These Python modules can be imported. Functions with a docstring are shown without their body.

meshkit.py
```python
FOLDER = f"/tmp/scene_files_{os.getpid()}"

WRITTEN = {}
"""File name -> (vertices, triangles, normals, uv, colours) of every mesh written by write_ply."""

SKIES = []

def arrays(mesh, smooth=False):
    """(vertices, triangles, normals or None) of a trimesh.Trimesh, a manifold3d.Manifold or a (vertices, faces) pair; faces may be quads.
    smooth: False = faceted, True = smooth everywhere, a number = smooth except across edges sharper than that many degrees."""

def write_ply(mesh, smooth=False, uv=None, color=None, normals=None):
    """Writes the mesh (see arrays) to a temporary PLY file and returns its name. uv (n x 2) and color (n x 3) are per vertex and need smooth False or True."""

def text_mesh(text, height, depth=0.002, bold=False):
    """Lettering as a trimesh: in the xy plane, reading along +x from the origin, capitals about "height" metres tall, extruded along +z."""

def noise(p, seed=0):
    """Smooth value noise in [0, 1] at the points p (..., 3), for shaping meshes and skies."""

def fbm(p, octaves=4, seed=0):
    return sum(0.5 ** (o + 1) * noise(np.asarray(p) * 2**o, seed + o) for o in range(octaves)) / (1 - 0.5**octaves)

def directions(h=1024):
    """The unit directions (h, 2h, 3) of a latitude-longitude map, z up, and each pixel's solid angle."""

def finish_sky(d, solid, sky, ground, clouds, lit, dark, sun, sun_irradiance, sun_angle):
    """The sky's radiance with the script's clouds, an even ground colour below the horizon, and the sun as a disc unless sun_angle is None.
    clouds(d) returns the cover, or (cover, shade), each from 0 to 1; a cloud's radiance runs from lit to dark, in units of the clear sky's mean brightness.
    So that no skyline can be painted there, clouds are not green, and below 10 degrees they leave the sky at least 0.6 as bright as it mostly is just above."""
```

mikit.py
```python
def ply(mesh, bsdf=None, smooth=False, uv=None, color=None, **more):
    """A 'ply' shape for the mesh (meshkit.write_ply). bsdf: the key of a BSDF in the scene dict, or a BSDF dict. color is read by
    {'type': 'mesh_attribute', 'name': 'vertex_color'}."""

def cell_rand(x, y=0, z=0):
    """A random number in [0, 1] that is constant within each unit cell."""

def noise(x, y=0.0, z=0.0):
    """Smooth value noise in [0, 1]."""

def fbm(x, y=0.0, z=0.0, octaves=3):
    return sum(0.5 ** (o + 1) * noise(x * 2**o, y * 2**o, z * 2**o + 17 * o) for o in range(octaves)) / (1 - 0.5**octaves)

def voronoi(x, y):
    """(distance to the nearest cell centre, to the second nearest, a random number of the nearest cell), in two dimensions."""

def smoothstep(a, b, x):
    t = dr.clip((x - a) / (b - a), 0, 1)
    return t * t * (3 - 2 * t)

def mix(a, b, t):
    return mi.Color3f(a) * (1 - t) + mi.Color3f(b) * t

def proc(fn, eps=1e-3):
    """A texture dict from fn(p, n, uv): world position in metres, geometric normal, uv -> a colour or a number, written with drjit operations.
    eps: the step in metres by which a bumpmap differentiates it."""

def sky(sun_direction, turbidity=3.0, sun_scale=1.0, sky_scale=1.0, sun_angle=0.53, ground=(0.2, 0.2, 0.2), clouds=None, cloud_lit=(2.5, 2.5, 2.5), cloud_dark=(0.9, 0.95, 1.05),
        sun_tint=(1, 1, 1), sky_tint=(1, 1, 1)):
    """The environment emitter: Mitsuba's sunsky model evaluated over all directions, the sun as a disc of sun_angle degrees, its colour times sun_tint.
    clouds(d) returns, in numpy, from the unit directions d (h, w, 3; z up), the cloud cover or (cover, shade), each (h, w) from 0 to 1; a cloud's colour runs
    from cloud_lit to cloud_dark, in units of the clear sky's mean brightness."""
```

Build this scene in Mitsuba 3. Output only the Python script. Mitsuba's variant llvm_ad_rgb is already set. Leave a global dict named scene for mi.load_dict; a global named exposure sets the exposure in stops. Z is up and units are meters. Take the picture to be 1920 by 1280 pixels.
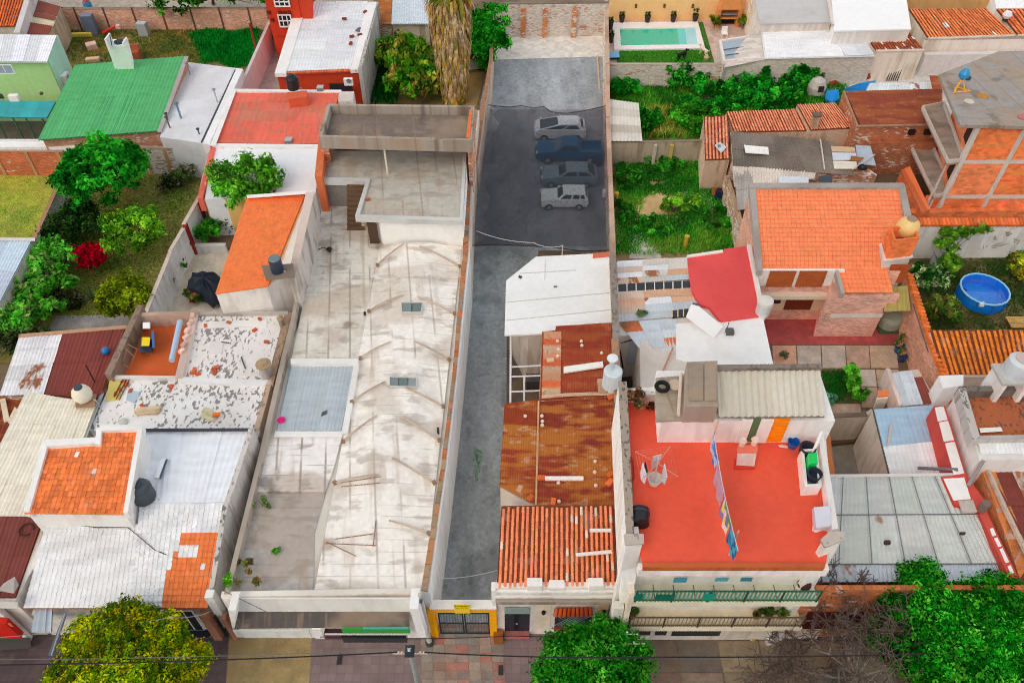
import math, random
import numpy as np, trimesh, manifold3d as m3, shapely.geometry as sg, shapely.ops as so
import drjit as dr, mitsuba as mi
import mikit, meshkit
from mikit import noise, fbm, smoothstep, mix, cell_rand, voronoi, proc
T = mi.ScalarTransform4f
rng = np.random.default_rng(11)
scene, labels = {}, {}

# ---------------------------------------------------------------- camera, light, exposure
scene['camera'] = {'type': 'perspective', 'fov': 65.46, 'fov_axis': 'x', 'near_clip': 0.5, 'far_clip': 3000.0,
    'to_world': T().look_at(origin=[0, 0, 38.7], target=[0, math.cos(math.radians(47)), 38.7 - math.sin(math.radians(47))], up=[0, 0, 1])}
scene['sky_light'] = mikit.sky([-0.45, -0.60, 0.66], turbidity=3, sun_scale=0.3, sun_angle=40, clouds=lambda d: 1.0,
    cloud_lit=(2.22, 2.3, 2.44), sun_tint=(0.96, 0.98, 1.05))
exposure = 1.75

# ---------------------------------------------------------------- materials
# uv carries the paint colour of a piece (packed 8-bit rgb) and its wear, so that one BSDF serves every colour of paint
def unpack(uv):
    r = dr.floor(uv.x / 256); g = dr.floor(uv.x - r * 256); b = dr.floor(uv.y)
    c = mi.Color3f(r, g, b) / 255.0
    return dr.power(dr.maximum(c, 0.001), 2.2), dr.clip((uv.y - b - 0.02) / 0.95, 0, 1)
def pack(col, wear=0.0):
    r, g, b = [int(min(255, max(0, round(c)))) for c in col]
    return (r * 256 + g + 0.5, b + 0.02 + 0.95 * min(1, max(0, wear)))
def f_plaster(p, n, uv):
    c, w = unpack(uv)
    up = smoothstep(0.4, 0.8, dr.abs(n.z))
    big = fbm(p.x * 0.45, p.y * 0.45, p.z * 0.3, 3); fine = fbm(p.x * 5, p.y * 5, p.z * 4, 3)
    run = 0.55 * fbm((p.x + p.y) * 3.4, p.z * 0.5, 3.0, 3) + 0.45 * fbm((p.x + p.y) * 0.6, p.z * 0.8, 9.0, 3)
    stain = smoothstep(0.42, 0.72, dr.lerp(run, big, up))
    peel = smoothstep(0.60, 0.66, fbm(p.x * 8.5 + 9, p.y * 5.0, 4.0, 2) * (0.66 + 0.58 * fbm(p.x * 0.6, p.y * 0.6, 2.0, 2))) * smoothstep(0.84, 0.94, w) * up
    c = c * (0.93 + 0.14 * fine)
    c = mix(c, c * mi.Color3f(0.42, 0.36, 0.30), dr.clip(stain * w * dr.lerp(0.8, dr.lerp(0.62, 0.2, smoothstep(0.84, 0.92, w)), up), 0, 1))
    return mix(c, mi.Color3f(0.07, 0.065, 0.06), peel * 0.75)
def f_sheet(p, n, uv):                              # painted or galvanised sheet metal, rusting with wear
    c, w = unpack(uv)
    big = fbm(p.x * 0.9, p.y * 0.6, 1.0, 3); fine = fbm(p.x * 6, p.y * 3, p.z, 2)
    rust = smoothstep(0.80 - 0.5 * w, 0.92 - 0.5 * w, 0.7 * big + 0.3 * fine) * smoothstep(0.02, 0.2, w)
    c = c * (0.90 + 0.20 * fbm(p.x * 1.3, p.y * 4, 2.0, 2))
    return mix(c, mix(mi.Color3f(0.20, 0.055, 0.025), mi.Color3f(0.42, 0.16, 0.06), fine), rust)
def f_rust(p, n, uv):                               # old rusted sheets: maroon with ochre bands at the laps
    c, w = unpack(uv)
    d = fbm(p.x * 1.7, p.y * 1.7, 0.0, 3); s = fbm(p.x * 0.5, p.y * 2.6, 4.0, 3)
    band = smoothstep(0.42, 0.66, s * 0.8 + d * 0.26)
    pale = smoothstep(0.60, 0.72, fbm(p.x * 2.6, p.y * 4.2, 7.0, 3)) * band
    c = c * (0.85 + 0.3 * fbm(p.x * 4, p.y * 4, 1.0, 2))
    c = mix(c, mi.Color3f(0.46, 0.155, 0.028), band * w)
    return mix(c, mi.Color3f(0.62, 0.45, 0.33), pale * w * 0.4)
def f_concrete(p, n, uv):                           # whitewashed concrete roof with formwork joints and tan stains
    c, w = unpack(uv)
    a = fbm(p.x * 0.28, p.y * 0.5, 1.0, 4); b = fbm(p.x * 0.9, p.y * 2.1, 5.0, 4); f = fbm(p.x * 5, p.y * 5, 2.0, 3)
    c = c * (0.86 + 0.26 * f)
    c = mix(c, mi.Color3f(0.40, 0.29, 0.20), smoothstep(0.50, 0.70, a) * w * 0.62)
    c = mix(c, mi.Color3f(0.30, 0.24, 0.19), smoothstep(0.56, 0.74, b) * w * 0.7)
    gx = p.x + 0.14 * p.y
    jx = dr.abs(gx / 1.28 - dr.round(gx / 1.28)) * 1.28
    jy = dr.abs(p.y / 0.62 - dr.round(p.y / 0.62)) * 0.62
    joint = dr.maximum(smoothstep(0.09, 0.02, jx) * smoothstep(0.38, 0.58, fbm(p.x, p.y * 0.35, 3.0, 2)), smoothstep(0.05, 0.01, jy) * smoothstep(0.5, 0.7, fbm(p.x * 0.5, p.y * 2, 8.0, 2)) * 0.7)
    c = mix(c, mi.Color3f(0.27, 0.20, 0.15), joint * w * 0.8)
    run = smoothstep(0.52, 0.74, fbm(gx * 2.6, p.y * 0.22, 5.0, 3)) * smoothstep(0.45, 0.6, fbm(p.x * 0.4, p.y * 0.3, 8.0, 2))
    c = mix(c, mi.Color3f(0.40, 0.28, 0.19), run * w * 0.55)
    blk = smoothstep(0.66, 0.80, fbm(p.x * 0.8 + 3, p.y * 0.8, 9.0, 4)) * smoothstep(0.45, 1.0, w)
    return mix(c, mi.Color3f(0.09, 0.08, 0.07), blk * 0.6)
def brick(p, n, uv, h, l, mortar, whitewash):
    c, w = unpack(uv)
    s = dr.select(dr.abs(n.x) > dr.abs(n.y), p.y, p.x)
    row = dr.floor(p.z / h); q = s / l + 0.5 * (row - 2 * dr.floor(row / 2))
    r = cell_rand(dr.floor(q), row, 3)
    fz = p.z / h - row; fs = q - dr.floor(q)
    m = dr.maximum(smoothstep(1 - 0.20, 1 - 0.12, fz), smoothstep(1 - 0.08, 1 - 0.05, fs))
    c = mix(c * (0.78 + 0.46 * r), mi.Color3f(*mortar), m * (0.75 if whitewash else 0.5))
    big = fbm(s * 0.7, p.z * 1.2, 1.0, 3)
    c = c * (0.75 + 0.45 * big)
    if whitewash:
        c = mix(c, mi.Color3f(0.66, 0.60, 0.54) * (0.8 + 0.35 * r), smoothstep(0.72 - 0.62 * w, 0.84 - 0.62 * w, 0.6 * fbm(s * 1.1, p.z * 2.2, 6.0, 4) + 0.4 * r))
    return c
def f_brick(p, n, uv): return brick(p, n, uv, 0.085, 0.28, (0.42, 0.36, 0.30), True)
def f_hollow(p, n, uv): return brick(p, n, uv, 0.20, 0.36, (0.40, 0.33, 0.27), False)
def f_tile(p, n, uv):
    c, w = unpack(uv)
    f = fbm(p.x * 3, p.y * 3, p.z * 3, 3); s = fbm(p.x * 9, p.y * 9, p.z * 9, 2)
    c = c * (0.80 + 0.36 * f)
    c = mix(c, mi.Color3f(0.10, 0.075, 0.05), smoothstep(0.55, 0.75, s * 0.5 + f * 0.5) * w)
    return mix(c, mi.Color3f(0.62, 0.52, 0.44), smoothstep(0.64, 0.74, fbm(p.x * 2 + 5, p.y * 2, 3.0, 3)) * w * 0.22)
def f_soil(p, n, uv):
    c, w = unpack(uv)
    a = fbm(p.x * 0.5, p.y * 0.5, 1.0, 4); b = fbm(p.x * 2.2, p.y * 2.2, 2.0, 4); f = fbm(p.x * 14, p.y * 14, 4.0, 2)
    c = c * (0.70 + 0.55 * b) * (0.85 + 0.3 * f)
    return mix(c, mi.Color3f(0.30, 0.215, 0.11), smoothstep(0.47, 0.62, a) * w)
def f_gravel(p, n, uv):
    c, w = unpack(uv)
    g = cell_rand(p.x * 9, p.y * 9, 1); a = fbm(p.x * 0.6, p.y * 0.25, 3.0, 4); f = fbm(p.x * 3, p.y * 2, 5.0, 3)
    d1, d2, rr = voronoi(p.x * 4.5, p.y * 4.5)
    c = c * (0.82 + 0.40 * fbm(p.x * 1.1 + 0.12 * p.y, p.y * 0.07, 6.0, 3))
    c = c * (0.80 + 0.22 * rr + 0.16 * g) * (0.78 + 0.48 * a)
    c = mix(c, c * 0.45, smoothstep(0.56, 0.72, fbm(p.x * 0.5 + 7, p.y * 0.35, 1.0, 4)) * w)
    c = mix(c, c * 0.5, smoothstep(0.66, 0.82, fbm(p.x * 1.9, p.y * 1.3, 12.0, 3)) * 0.4)
    return mix(c, c * 1.4 + 0.02, smoothstep(0.58, 0.7, f) * w * 0.4)
def f_paving(p, n, uv):
    c, w = unpack(uv)
    q = 0.40
    r = cell_rand(dr.floor(p.x / q), dr.floor(p.y / q), 2)
    jx = dr.abs(p.x / q - dr.round(p.x / q)) * q; jy = dr.abs(p.y / q - dr.round(p.y / q)) * q
    j = smoothstep(0.03, 0.012, dr.minimum(jx, jy))
    a = fbm(p.x * 0.8, p.y * 0.8, 3.0, 4)
    c = c * (0.9 + 0.2 * r) * (0.75 + 0.5 * a) * (1 - 0.16 * j)
    return mix(c, mi.Color3f(0.17, 0.13, 0.11), smoothstep(0.55, 0.7, fbm(p.x * 1.4, p.y * 1.4, 8.0, 4)) * w)
def f_wood(p, n, uv):
    c, w = unpack(uv)
    return c * (0.7 + 0.6 * fbm(p.x * 3 + p.z * 2, p.y * 3, p.z * 9, 3))
def f_plain(p, n, uv):
    return unpack(uv)[0]
def prin(fn, rough, **k):
    return {'type': 'twosided', 'b': {'type': 'principled', 'base_color': proc(fn), 'roughness': rough, 'specular': 0.3, **k}}
scene['plaster'] = prin(f_plaster, 0.9)
scene['sheet'] = prin(f_sheet, 0.55)
scene['rusted'] = prin(f_rust, 0.85)
scene['concrete'] = prin(f_concrete, 0.9)
scene['brickwork'] = prin(f_brick, 0.9)
scene['hollow_brick'] = prin(f_hollow, 0.9)
scene['clay'] = prin(f_tile, 0.75)
scene['soil'] = prin(f_soil, 1.0)
scene['gravel'] = prin(f_gravel, 0.95)
scene['paved'] = prin(f_paving, 0.8)
scene['timber'] = prin(f_wood, 0.8)
scene['plain'] = prin(f_plain, 0.6)
scene['gloss'] = prin(f_plain, 0.18, clearcoat=0.6)
scene['pane_dark'] = {'type': 'twosided', 'b': {'type': 'principled', 'base_color': {'type': 'rgb', 'value': [0.02, 0.025, 0.03]}, 'roughness': 0.08, 'specular': 0.5}}
scene['leaf'] = {'type': 'principledthin', 'base_color': proc(f_plain), 'roughness': 0.6, 'diff_trans': 0.7, 'spec_trans': 0.0}
scene['net_mesh'] = {'type': 'mask', 'opacity': 0.5, 'b': {'type': 'twosided', 'b': {'type': 'diffuse', 'reflectance': {'type': 'rgb', 'value': [0.046, 0.060, 0.080]}}}}
scene['pool_surface'] = {'type': 'thindielectric', 'int_ior': 1.33}

def pg(z, *a):
    """Plan points x, y, x, y ... in metres, all at level z."""
    return [(a[i], a[i + 1], z) for i in range(0, len(a), 2)]
# ---------------------------------------------------------------- keys, labels
def numbered(base, among):
    if base not in among: return base
    k = 1
    while f'{base}_{k:03d}' in among: k += 1
    return f'{base}_{k:03d}'
tops = set(); last_no = {}
def fresh(full):
    """The next free key, quickly."""
    if full not in last_no and full not in scene:
        last_no[full] = 0; return full
    k = last_no.get(full, 0) + 1
    while f'{full}_{k:03d}' in scene: k += 1
    last_no[full] = k
    return f'{full}_{k:03d}'
def thing(name, label, cat, group=None, kind=None):
    key = numbered(name, tops); tops.add(key)
    labels[key] = {'label': label, 'category': cat}
    if group: labels[key]['group'] = group
    if kind: labels[key]['kind'] = kind
    return key
def arr(mesh):
    if hasattr(mesh, 'to_mesh'):
        m = mesh.to_mesh(); return np.asarray(m.vert_properties)[:, :3].astype(float), np.asarray(m.tri_verts).astype(int)
    if hasattr(mesh, 'faces'): return np.asarray(mesh.vertices, float), np.asarray(mesh.faces, int)
    v, f = np.asarray(mesh[0], float), np.asarray(mesh[1], int)
    if f.shape[1] == 4: f = np.vstack([f[:, [0, 1, 2]], f[:, [0, 2, 3]]])
    return v, f
def put(key, mesh, mat, col=(128, 128, 128), wear=0.0, smooth=False):
    """One entry of the scene. mesh: a mesh, or a list of (mesh, colour)."""
    if isinstance(mesh, list):
        vs, fs, us, n = [], [], [], 0
        for it in mesh:
            m, c, w = (it + (wear,))[:3] if isinstance(it, tuple) and len(it) in (2, 3) and isinstance(it[1], (tuple, list)) and len(it[1]) == 3 and np.ndim(it[1]) == 1 else (it, col, wear)
            v, f = arr(m); vs.append(v); fs.append(f + n); n += len(v); us.append(np.tile(pack(c, w), (len(v), 1)))
        v, f, uv = np.vstack(vs), np.vstack(fs), np.vstack(us)
    else:
        v, f = arr(mesh); uv = np.tile(pack(col, wear), (len(v), 1))
    scene[key] = mikit.ply(trimesh.Trimesh(v, f, process=False), mat, smooth=bool(smooth), uv=uv)
    return key
def part(parent, name, mesh, mat, col=(128, 128, 128), wear=0.0, smooth=False, label=None, kind=None):
    key = fresh(parent + '__' + name)
    put(key, mesh, mat, col, wear, smooth)
    if label or kind:
        labels[key] = {**({'label': label} if label else {}), **({'kind': kind} if kind else {})}
    return key
def single(name, label, cat, mesh, mat, col=(128, 128, 128), wear=0.0, smooth=False, group=None, kind=None):
    key = thing(name, label, cat, group, kind); put(key, mesh, mat, col, wear, smooth); return key
def structure(name, mesh, mat, col, wear=0.0, label=None):
    key = numbered(name, tops); tops.add(key); put(key, mesh, mat, col, wear)
    labels[key] = {'kind': 'structure', 'label': label or name.replace('_', ' '), 'category': name.replace('_', ' ')}
    return key
def jit(col, a, r=rng):
    k = 1 + r.uniform(-a, a); return tuple(min(255, max(0, c * k + r.uniform(-a, a) * 30)) for c in col)

# ---------------------------------------------------------------- shapes
def box(c, s, rz=0.0, tilt=None):
    b = trimesh.creation.box(s)
    m = trimesh.transformations.rotation_matrix(rz, [0, 0, 1])
    if tilt is not None: m = m @ trimesh.transformations.rotation_matrix(tilt, [1, 0, 0])
    b.apply_transform(m); b.apply_translation(c); return b
def xy(pts): return [(p[0], p[1]) for p in pts]
def extr(poly, z0, z1):
    """An upright prism over a plan (points or a shapely polygon)."""
    g = poly if hasattr(poly, 'geom_type') else sg.Polygon(xy(poly))
    if not g.is_valid: g = g.buffer(0)
    ms = []
    for q in getattr(g, 'geoms', [g]):
        if q.geom_type == 'Polygon' and q.area > 1e-4:
            m = trimesh.creation.extrude_polygon(q, max(z1 - z0, 1e-3), engine='earcut'); m.apply_translation([0, 0, z0]); ms.append(m)
    return trimesh.util.concatenate(ms)
def flat(poly, z):
    g = poly if hasattr(poly, 'geom_type') else sg.Polygon(xy(poly))
    vs, fs, n = [], [], 0
    for q in getattr(g, 'geoms', [g]):
        v, f = trimesh.creation.triangulate_polygon(q, engine='earcut')
        vs.append(np.c_[v, np.full(len(v), z)]); fs.append(f + n); n += len(v)
    v, f = np.vstack(vs), np.vstack(fs)
    a = np.cross(v[f[:, 1]] - v[f[:, 0]], v[f[:, 2]] - v[f[:, 0]])[:, 2]
    f[a < 0] = f[a < 0][:, ::-1]
    return v, f
def solid(top, z0):
    """A prism from level z0 up to a top polygon whose corners have heights of their own."""
    top = np.asarray(top, float); n = len(top)
    g = sg.Polygon(top[:, :2])
    if g.exterior.is_ccw is False: top = top[::-1]
    v2, f = trimesh.creation.triangulate_polygon(sg.Polygon(top[:, :2]), engine='earcut')
    idx = [int(np.argmin(((top[:, :2] - q) ** 2).sum(1))) for q in v2]
    f = np.array(idx)[f]
    a = np.cross(top[f[:, 1], :2] - top[f[:, 0], :2], top[f[:, 2], :2] - top[f[:, 0], :2])
    f[a < 0] = f[a < 0][:, ::-1]
    bot = top.copy(); bot[:, 2] = z0
    side = [(i, (i + 1) % n, (i + 1) % n + n, i + n) for i in range(n)]
    F = list(f)
    for a0, b0, b1, a1 in side: F += [(a1, b1, b0), (a1, b0, a0)]
    return np.vstack([top, bot]), np.array(F)
def wallseg(a, b, z0, z1, t, side=0.0):
    """A straight wall; side shifts it by that share of its thickness to the left of a->b. z1 may be (at a, at b)."""
    a, b = np.array(a[:2], float), np.array(b[:2], float)
    d = (b - a) / np.linalg.norm(b - a); n = np.array([-d[1], d[0]]) * t
    lo, hi = n * (side - 0.5), n * (side + 0.5)
    za, zb = z1 if isinstance(z1, tuple) else (z1, z1)
    q = [(*(a + lo), za), (*(b + lo), zb), (*(b + hi), zb), (*(a + hi), za)]
    return solid(q, z0)
def tube(pts, r, sides=6, cap=True):
    import itertools
    p = np.asarray(pts, float); n = len(p)
    r = np.broadcast_to(np.asarray(r, float), (n,))
    t = np.gradient(p, axis=0); t /= np.linalg.norm(t, axis=1, keepdims=True) + 1e-12
    a = np.cross(t, np.where(np.abs(t[:, 2:]) < 0.9, [0, 0, 1.0], [1.0, 0, 0])); a /= np.linalg.norm(a, axis=1, keepdims=True) + 1e-12
    b = np.cross(t, a); ang = np.arange(sides) * 2 * np.pi / sides
    v = p[:, None] + r[:, None, None] * (np.cos(ang)[None, :, None] * a[:, None] + np.sin(ang)[None, :, None] * b[:, None])
    i, j = np.meshgrid(np.arange(n - 1), np.arange(sides), indexing='ij')
    q = np.stack([i * sides + j, i * sides + (j + 1) % sides, (i + 1) * sides + (j + 1) % sides, (i + 1) * sides + j], -1).reshape(-1, 4)
    f = np.vstack([q[:, [0, 1, 2]], q[:, [0, 2, 3]]]); v = v.reshape(-1, 3)
    if cap:
        v = np.vstack([v, p[0], p[-1]]); k = len(v)
        e = [(j2, k - 2, (j2 + 1) % sides) for j2 in range(sides)] + [((n - 1) * sides + (j2 + 1) % sides, k - 1, (n - 1) * sides + j2) for j2 in range(sides)]
        f = np.vstack([f, e])
    return v, f
def lathe(profile, c, n=20):
    """profile: (radius, height) from the bottom up."""
    pr = np.asarray(profile, float); k = len(pr); ang = np.arange(n) * 2 * np.pi / n
    v = np.stack([pr[:, None, 0] * np.cos(ang) + c[0], pr[:, None, 0] * np.sin(ang) + c[1], np.repeat(pr[:, 1:2], n, 1) + c[2]], -1).reshape(-1, 3)
    i, j = np.meshgrid(np.arange(k - 1), np.arange(n), indexing='ij')
    q = np.stack([i * n + j, i * n + (j + 1) % n, (i + 1) * n + (j + 1) % n, (i + 1) * n + j], -1).reshape(-1, 4)
    return v, np.vstack([q[:, [0, 1, 2]], q[:, [0, 2, 3]]])
def hull(pts): return m3.Manifold.hull_points(np.asarray(pts, np.float32))
def cat(ms):
    vs, fs, n = [], [], 0
    for m in ms:
        v, f = arr(m); vs.append(v); fs.append(f + n); n += len(v)
    return np.vstack(vs), np.vstack(fs)
def move(mesh, c=(0, 0, 0), rz=0.0, s=1.0):
    v, f = arr(mesh); ca, sa = math.cos(rz), math.sin(rz)
    v = v * s; v = np.c_[v[:, 0] * ca - v[:, 1] * sa, v[:, 0] * sa + v[:, 1] * ca, v[:, 2]] + np.asarray(c, float); return v, f
def offset_poly(g, d): return g.buffer(d, join_style=2)
class Patch:
    """A roof face over four corners: back left, back right, front right, front left (u to the right, v down the slope)."""
    def __init__(self, c):
        self.c = np.asarray(c, float); p = self.c
        self.n = np.cross(p[2] - p[0], p[3] - p[1]); self.n /= -np.linalg.norm(self.n)
        if self.n[2] < 0: self.n = -self.n
        self.w = (np.linalg.norm(p[1] - p[0]) + np.linalg.norm(p[2] - p[3])) / 2; self.l = (np.linalg.norm(p[3] - p[0]) + np.linalg.norm(p[2] - p[1])) / 2
    def at(self, u, v, h=0.0):
        u, v = np.asarray(u, float)[..., None], np.asarray(v, float)[..., None]; p = self.c
        return (p[0] * (1 - u) + p[1] * u) * (1 - v) + (p[3] * (1 - u) + p[2] * u) * v + np.asarray(h, float)[..., None] * self.n
def grid(P3):
    a, b = P3.shape[:2]; i, j = np.meshgrid(np.arange(a - 1), np.arange(b - 1), indexing='ij')
    q = np.stack([i * b + j, (i + 1) * b + j, (i + 1) * b + j + 1, i * b + j + 1], -1).reshape(-1, 4)
    return P3.reshape(-1, 3), np.vstack([q[:, [0, 1, 2]], q[:, [0, 2, 3]]])
def sheets(parent, corners, nu, nv, mat='sheet', col=(190, 195, 200), wear=0.2, wave=0.22, amp=0.022, lift=0.04, cols=None, name='sheet', skip=(), vary=0.05, kindname=None, warp=0.03):
    """Corrugated sheets laid in nu columns and nv rows, each a part of its own; the ridges run down the slope."""
    pa = Patch(corners); keys = []
    for j in range(nv):
        for i in range(nu):
            if (i, j) in skip: continue
            u0, u1, v0, v1 = i / nu, (i + 1) / nu, j / nv, (j + 1) / nv
            u1 = min(1.0, u1 + 0.03 / pa.w); v1 = min(1.0, v1 + 0.05 / pa.l)
            waves = max(1, round(pa.w / nu / wave)); m = waves * 4 + 1
            u = np.linspace(u0, u1, m); v = np.linspace(v0, v1, 4)
            U, Vv = np.meshgrid(u, v, indexing='ij')
            r0, r1, r2 = rng.uniform(-1, 1, 3)
            h = lift + 0.012 * ((i % 2) - (j % 2)) + amp * np.cos(2 * np.pi * waves * (U - u0) / (u1 - u0)) + warp * (r0 * 0.3 + r1 * 0.2 * np.sin(3 * (Vv - v0) / (v1 - v0))) + 0.02 * (1 - (Vv - v0) / (v1 - v0)) * r2
            c = cols(i, j) if cols else col
            if c is None: continue
            cc, ww = (c[:3], c[3]) if len(c) == 4 else (c, wear)
            keys.append(part(parent, name, grid(pa.at(U, Vv, h)), mat, jit(cc, vary), ww))
    return keys
def pieces(parent, name, items, mat, limit=300, toward=(0, 15, 20), joined=None):
    """items: (mesh, colour, wear). The nearest ones are parts of their own, the rest one part."""
    if len(items) > limit:
        d = [np.linalg.norm(arr(m)[0].mean(0) - np.array(toward)) for m, c, w in items]
        o = np.argsort(d); near = [items[k] for k in o[:limit]]; far = [items[k] for k in o[limit:]]
    else: near, far = items, []
    for m, c, w in near: part(parent, name, m, mat, c, w)
    if far: part(parent, joined or name + '_field', far, mat, kind='stuff')
def flat_tiles(parent, corners, nu, nv, col=(214, 92, 40), vary=0.10, wear=0.35, over=None, mat='clay', limit=300, thick=0.03, name='tile', lip=0.065):
    """Interlocking flat tiles, each proud at its lower edge. over(u, v): None leaves a tile out, or a colour."""
    pa = Patch(corners); items = []
    for j in range(nv):
        for i in range(nu):
            u0, u1, v0, v1 = i / nu, (i + 1) / nu, j / nv, (j + 1) / nv
            c = over((u0 + u1) / 2, (v0 + v1) / 2) if over else col
            if c is None: continue
            g = 0.006 / pa.w; r = rng.normal(0, 0.007, 3)
            U = np.array([u0 + g, (u0 + u1) / 2, u1 - g]); hs = np.array([0.012, 0.0, 0.012])
            top = [pa.at(U, [v0] * 3, 0.012 + r[0] + 0 * hs), pa.at(U, [v1] * 3, lip + r[1] + hs)]
            low = pa.at(U, [v1] * 3, 0.0 * hs - 0.01)
            v = np.vstack([top[0], top[1], low]); f = []
            for a in (0, 3):
                for k in (0, 1): f += [(a + k, a + k + 3, a + k + 4), (a + k, a + k + 4, a + k + 1)]
            items.append(((v, np.array(f)), jit(c, vary), wear))
    pieces(parent, name, items, mat, limit)
def barrel_tiles(parent, corners, nu, nv, col=(214, 96, 48), vary=0.13, wear=0.5, over=None, limit=300, fill=0.62, rise=0.55, name='tile', pan=(120, 60, 36), mat='clay'):
    """Spanish tiles: rows of tapered half barrels over a channel bed."""
    pa = Patch(corners); items = []; w = pa.w / nu
    U, Vv = np.meshgrid(np.linspace(0, 1, 2), np.linspace(0, 1, 2), indexing='ij')
    part(parent, 'tile_bed', grid(pa.at(U, Vv, 0.01 + 0 * U)), mat, pan, 0.8)
    for i in range(nu):
        sh = rng.uniform(-0.3, 0.3) / nv; dx = rng.normal(0, 0.05)
        for j in range(nv):
            uc = (i + 0.5 + dx) / nu; v0, v1 = (j / nv + sh), ((j + 1.12) / nv + sh)
            v0, v1 = max(0, v0), min(1.0, v1)
            if v1 - v0 < 0.2 / nv: continue
            c = over(uc, (v0 + v1) / 2) if over else col
            if c is None: continue
            th = np.linspace(0, np.pi, 7); tw = rng.normal(0, 0.02)
            rows = []
            for v, k, dz in ((v0, 0.82, 0.0), (v1, 1.0, 0.03)):
                hw = fill * 0.5 * k / nu
                rows.append(pa.at(uc + tw / nu - hw * np.cos(th), np.full(7, v), 0.012 + dz + rise * fill * 0.5 * k * w * 2 * np.sin(th) * 0.6))
            end = pa.at(np.full(1, uc), np.full(1, v1), np.full(1, 0.03))
            v = np.vstack(rows + [end]); f = []
            for k in range(6): f += [(k, k + 7, k + 8), (k, k + 8, k + 1), (7 + k, 14, 8 + k)]
            items.append(((v, np.array(f)), jit(c, vary), wear))
    pieces(parent, name, items, mat, limit)
def quad_slab(c4, t=0.12, over=0.0):
    """A sloped slab of thickness t under four corners."""
    c = np.asarray(c4, float); low = c - [0, 0, t]
    return hull(np.vstack([c, low]))
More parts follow.
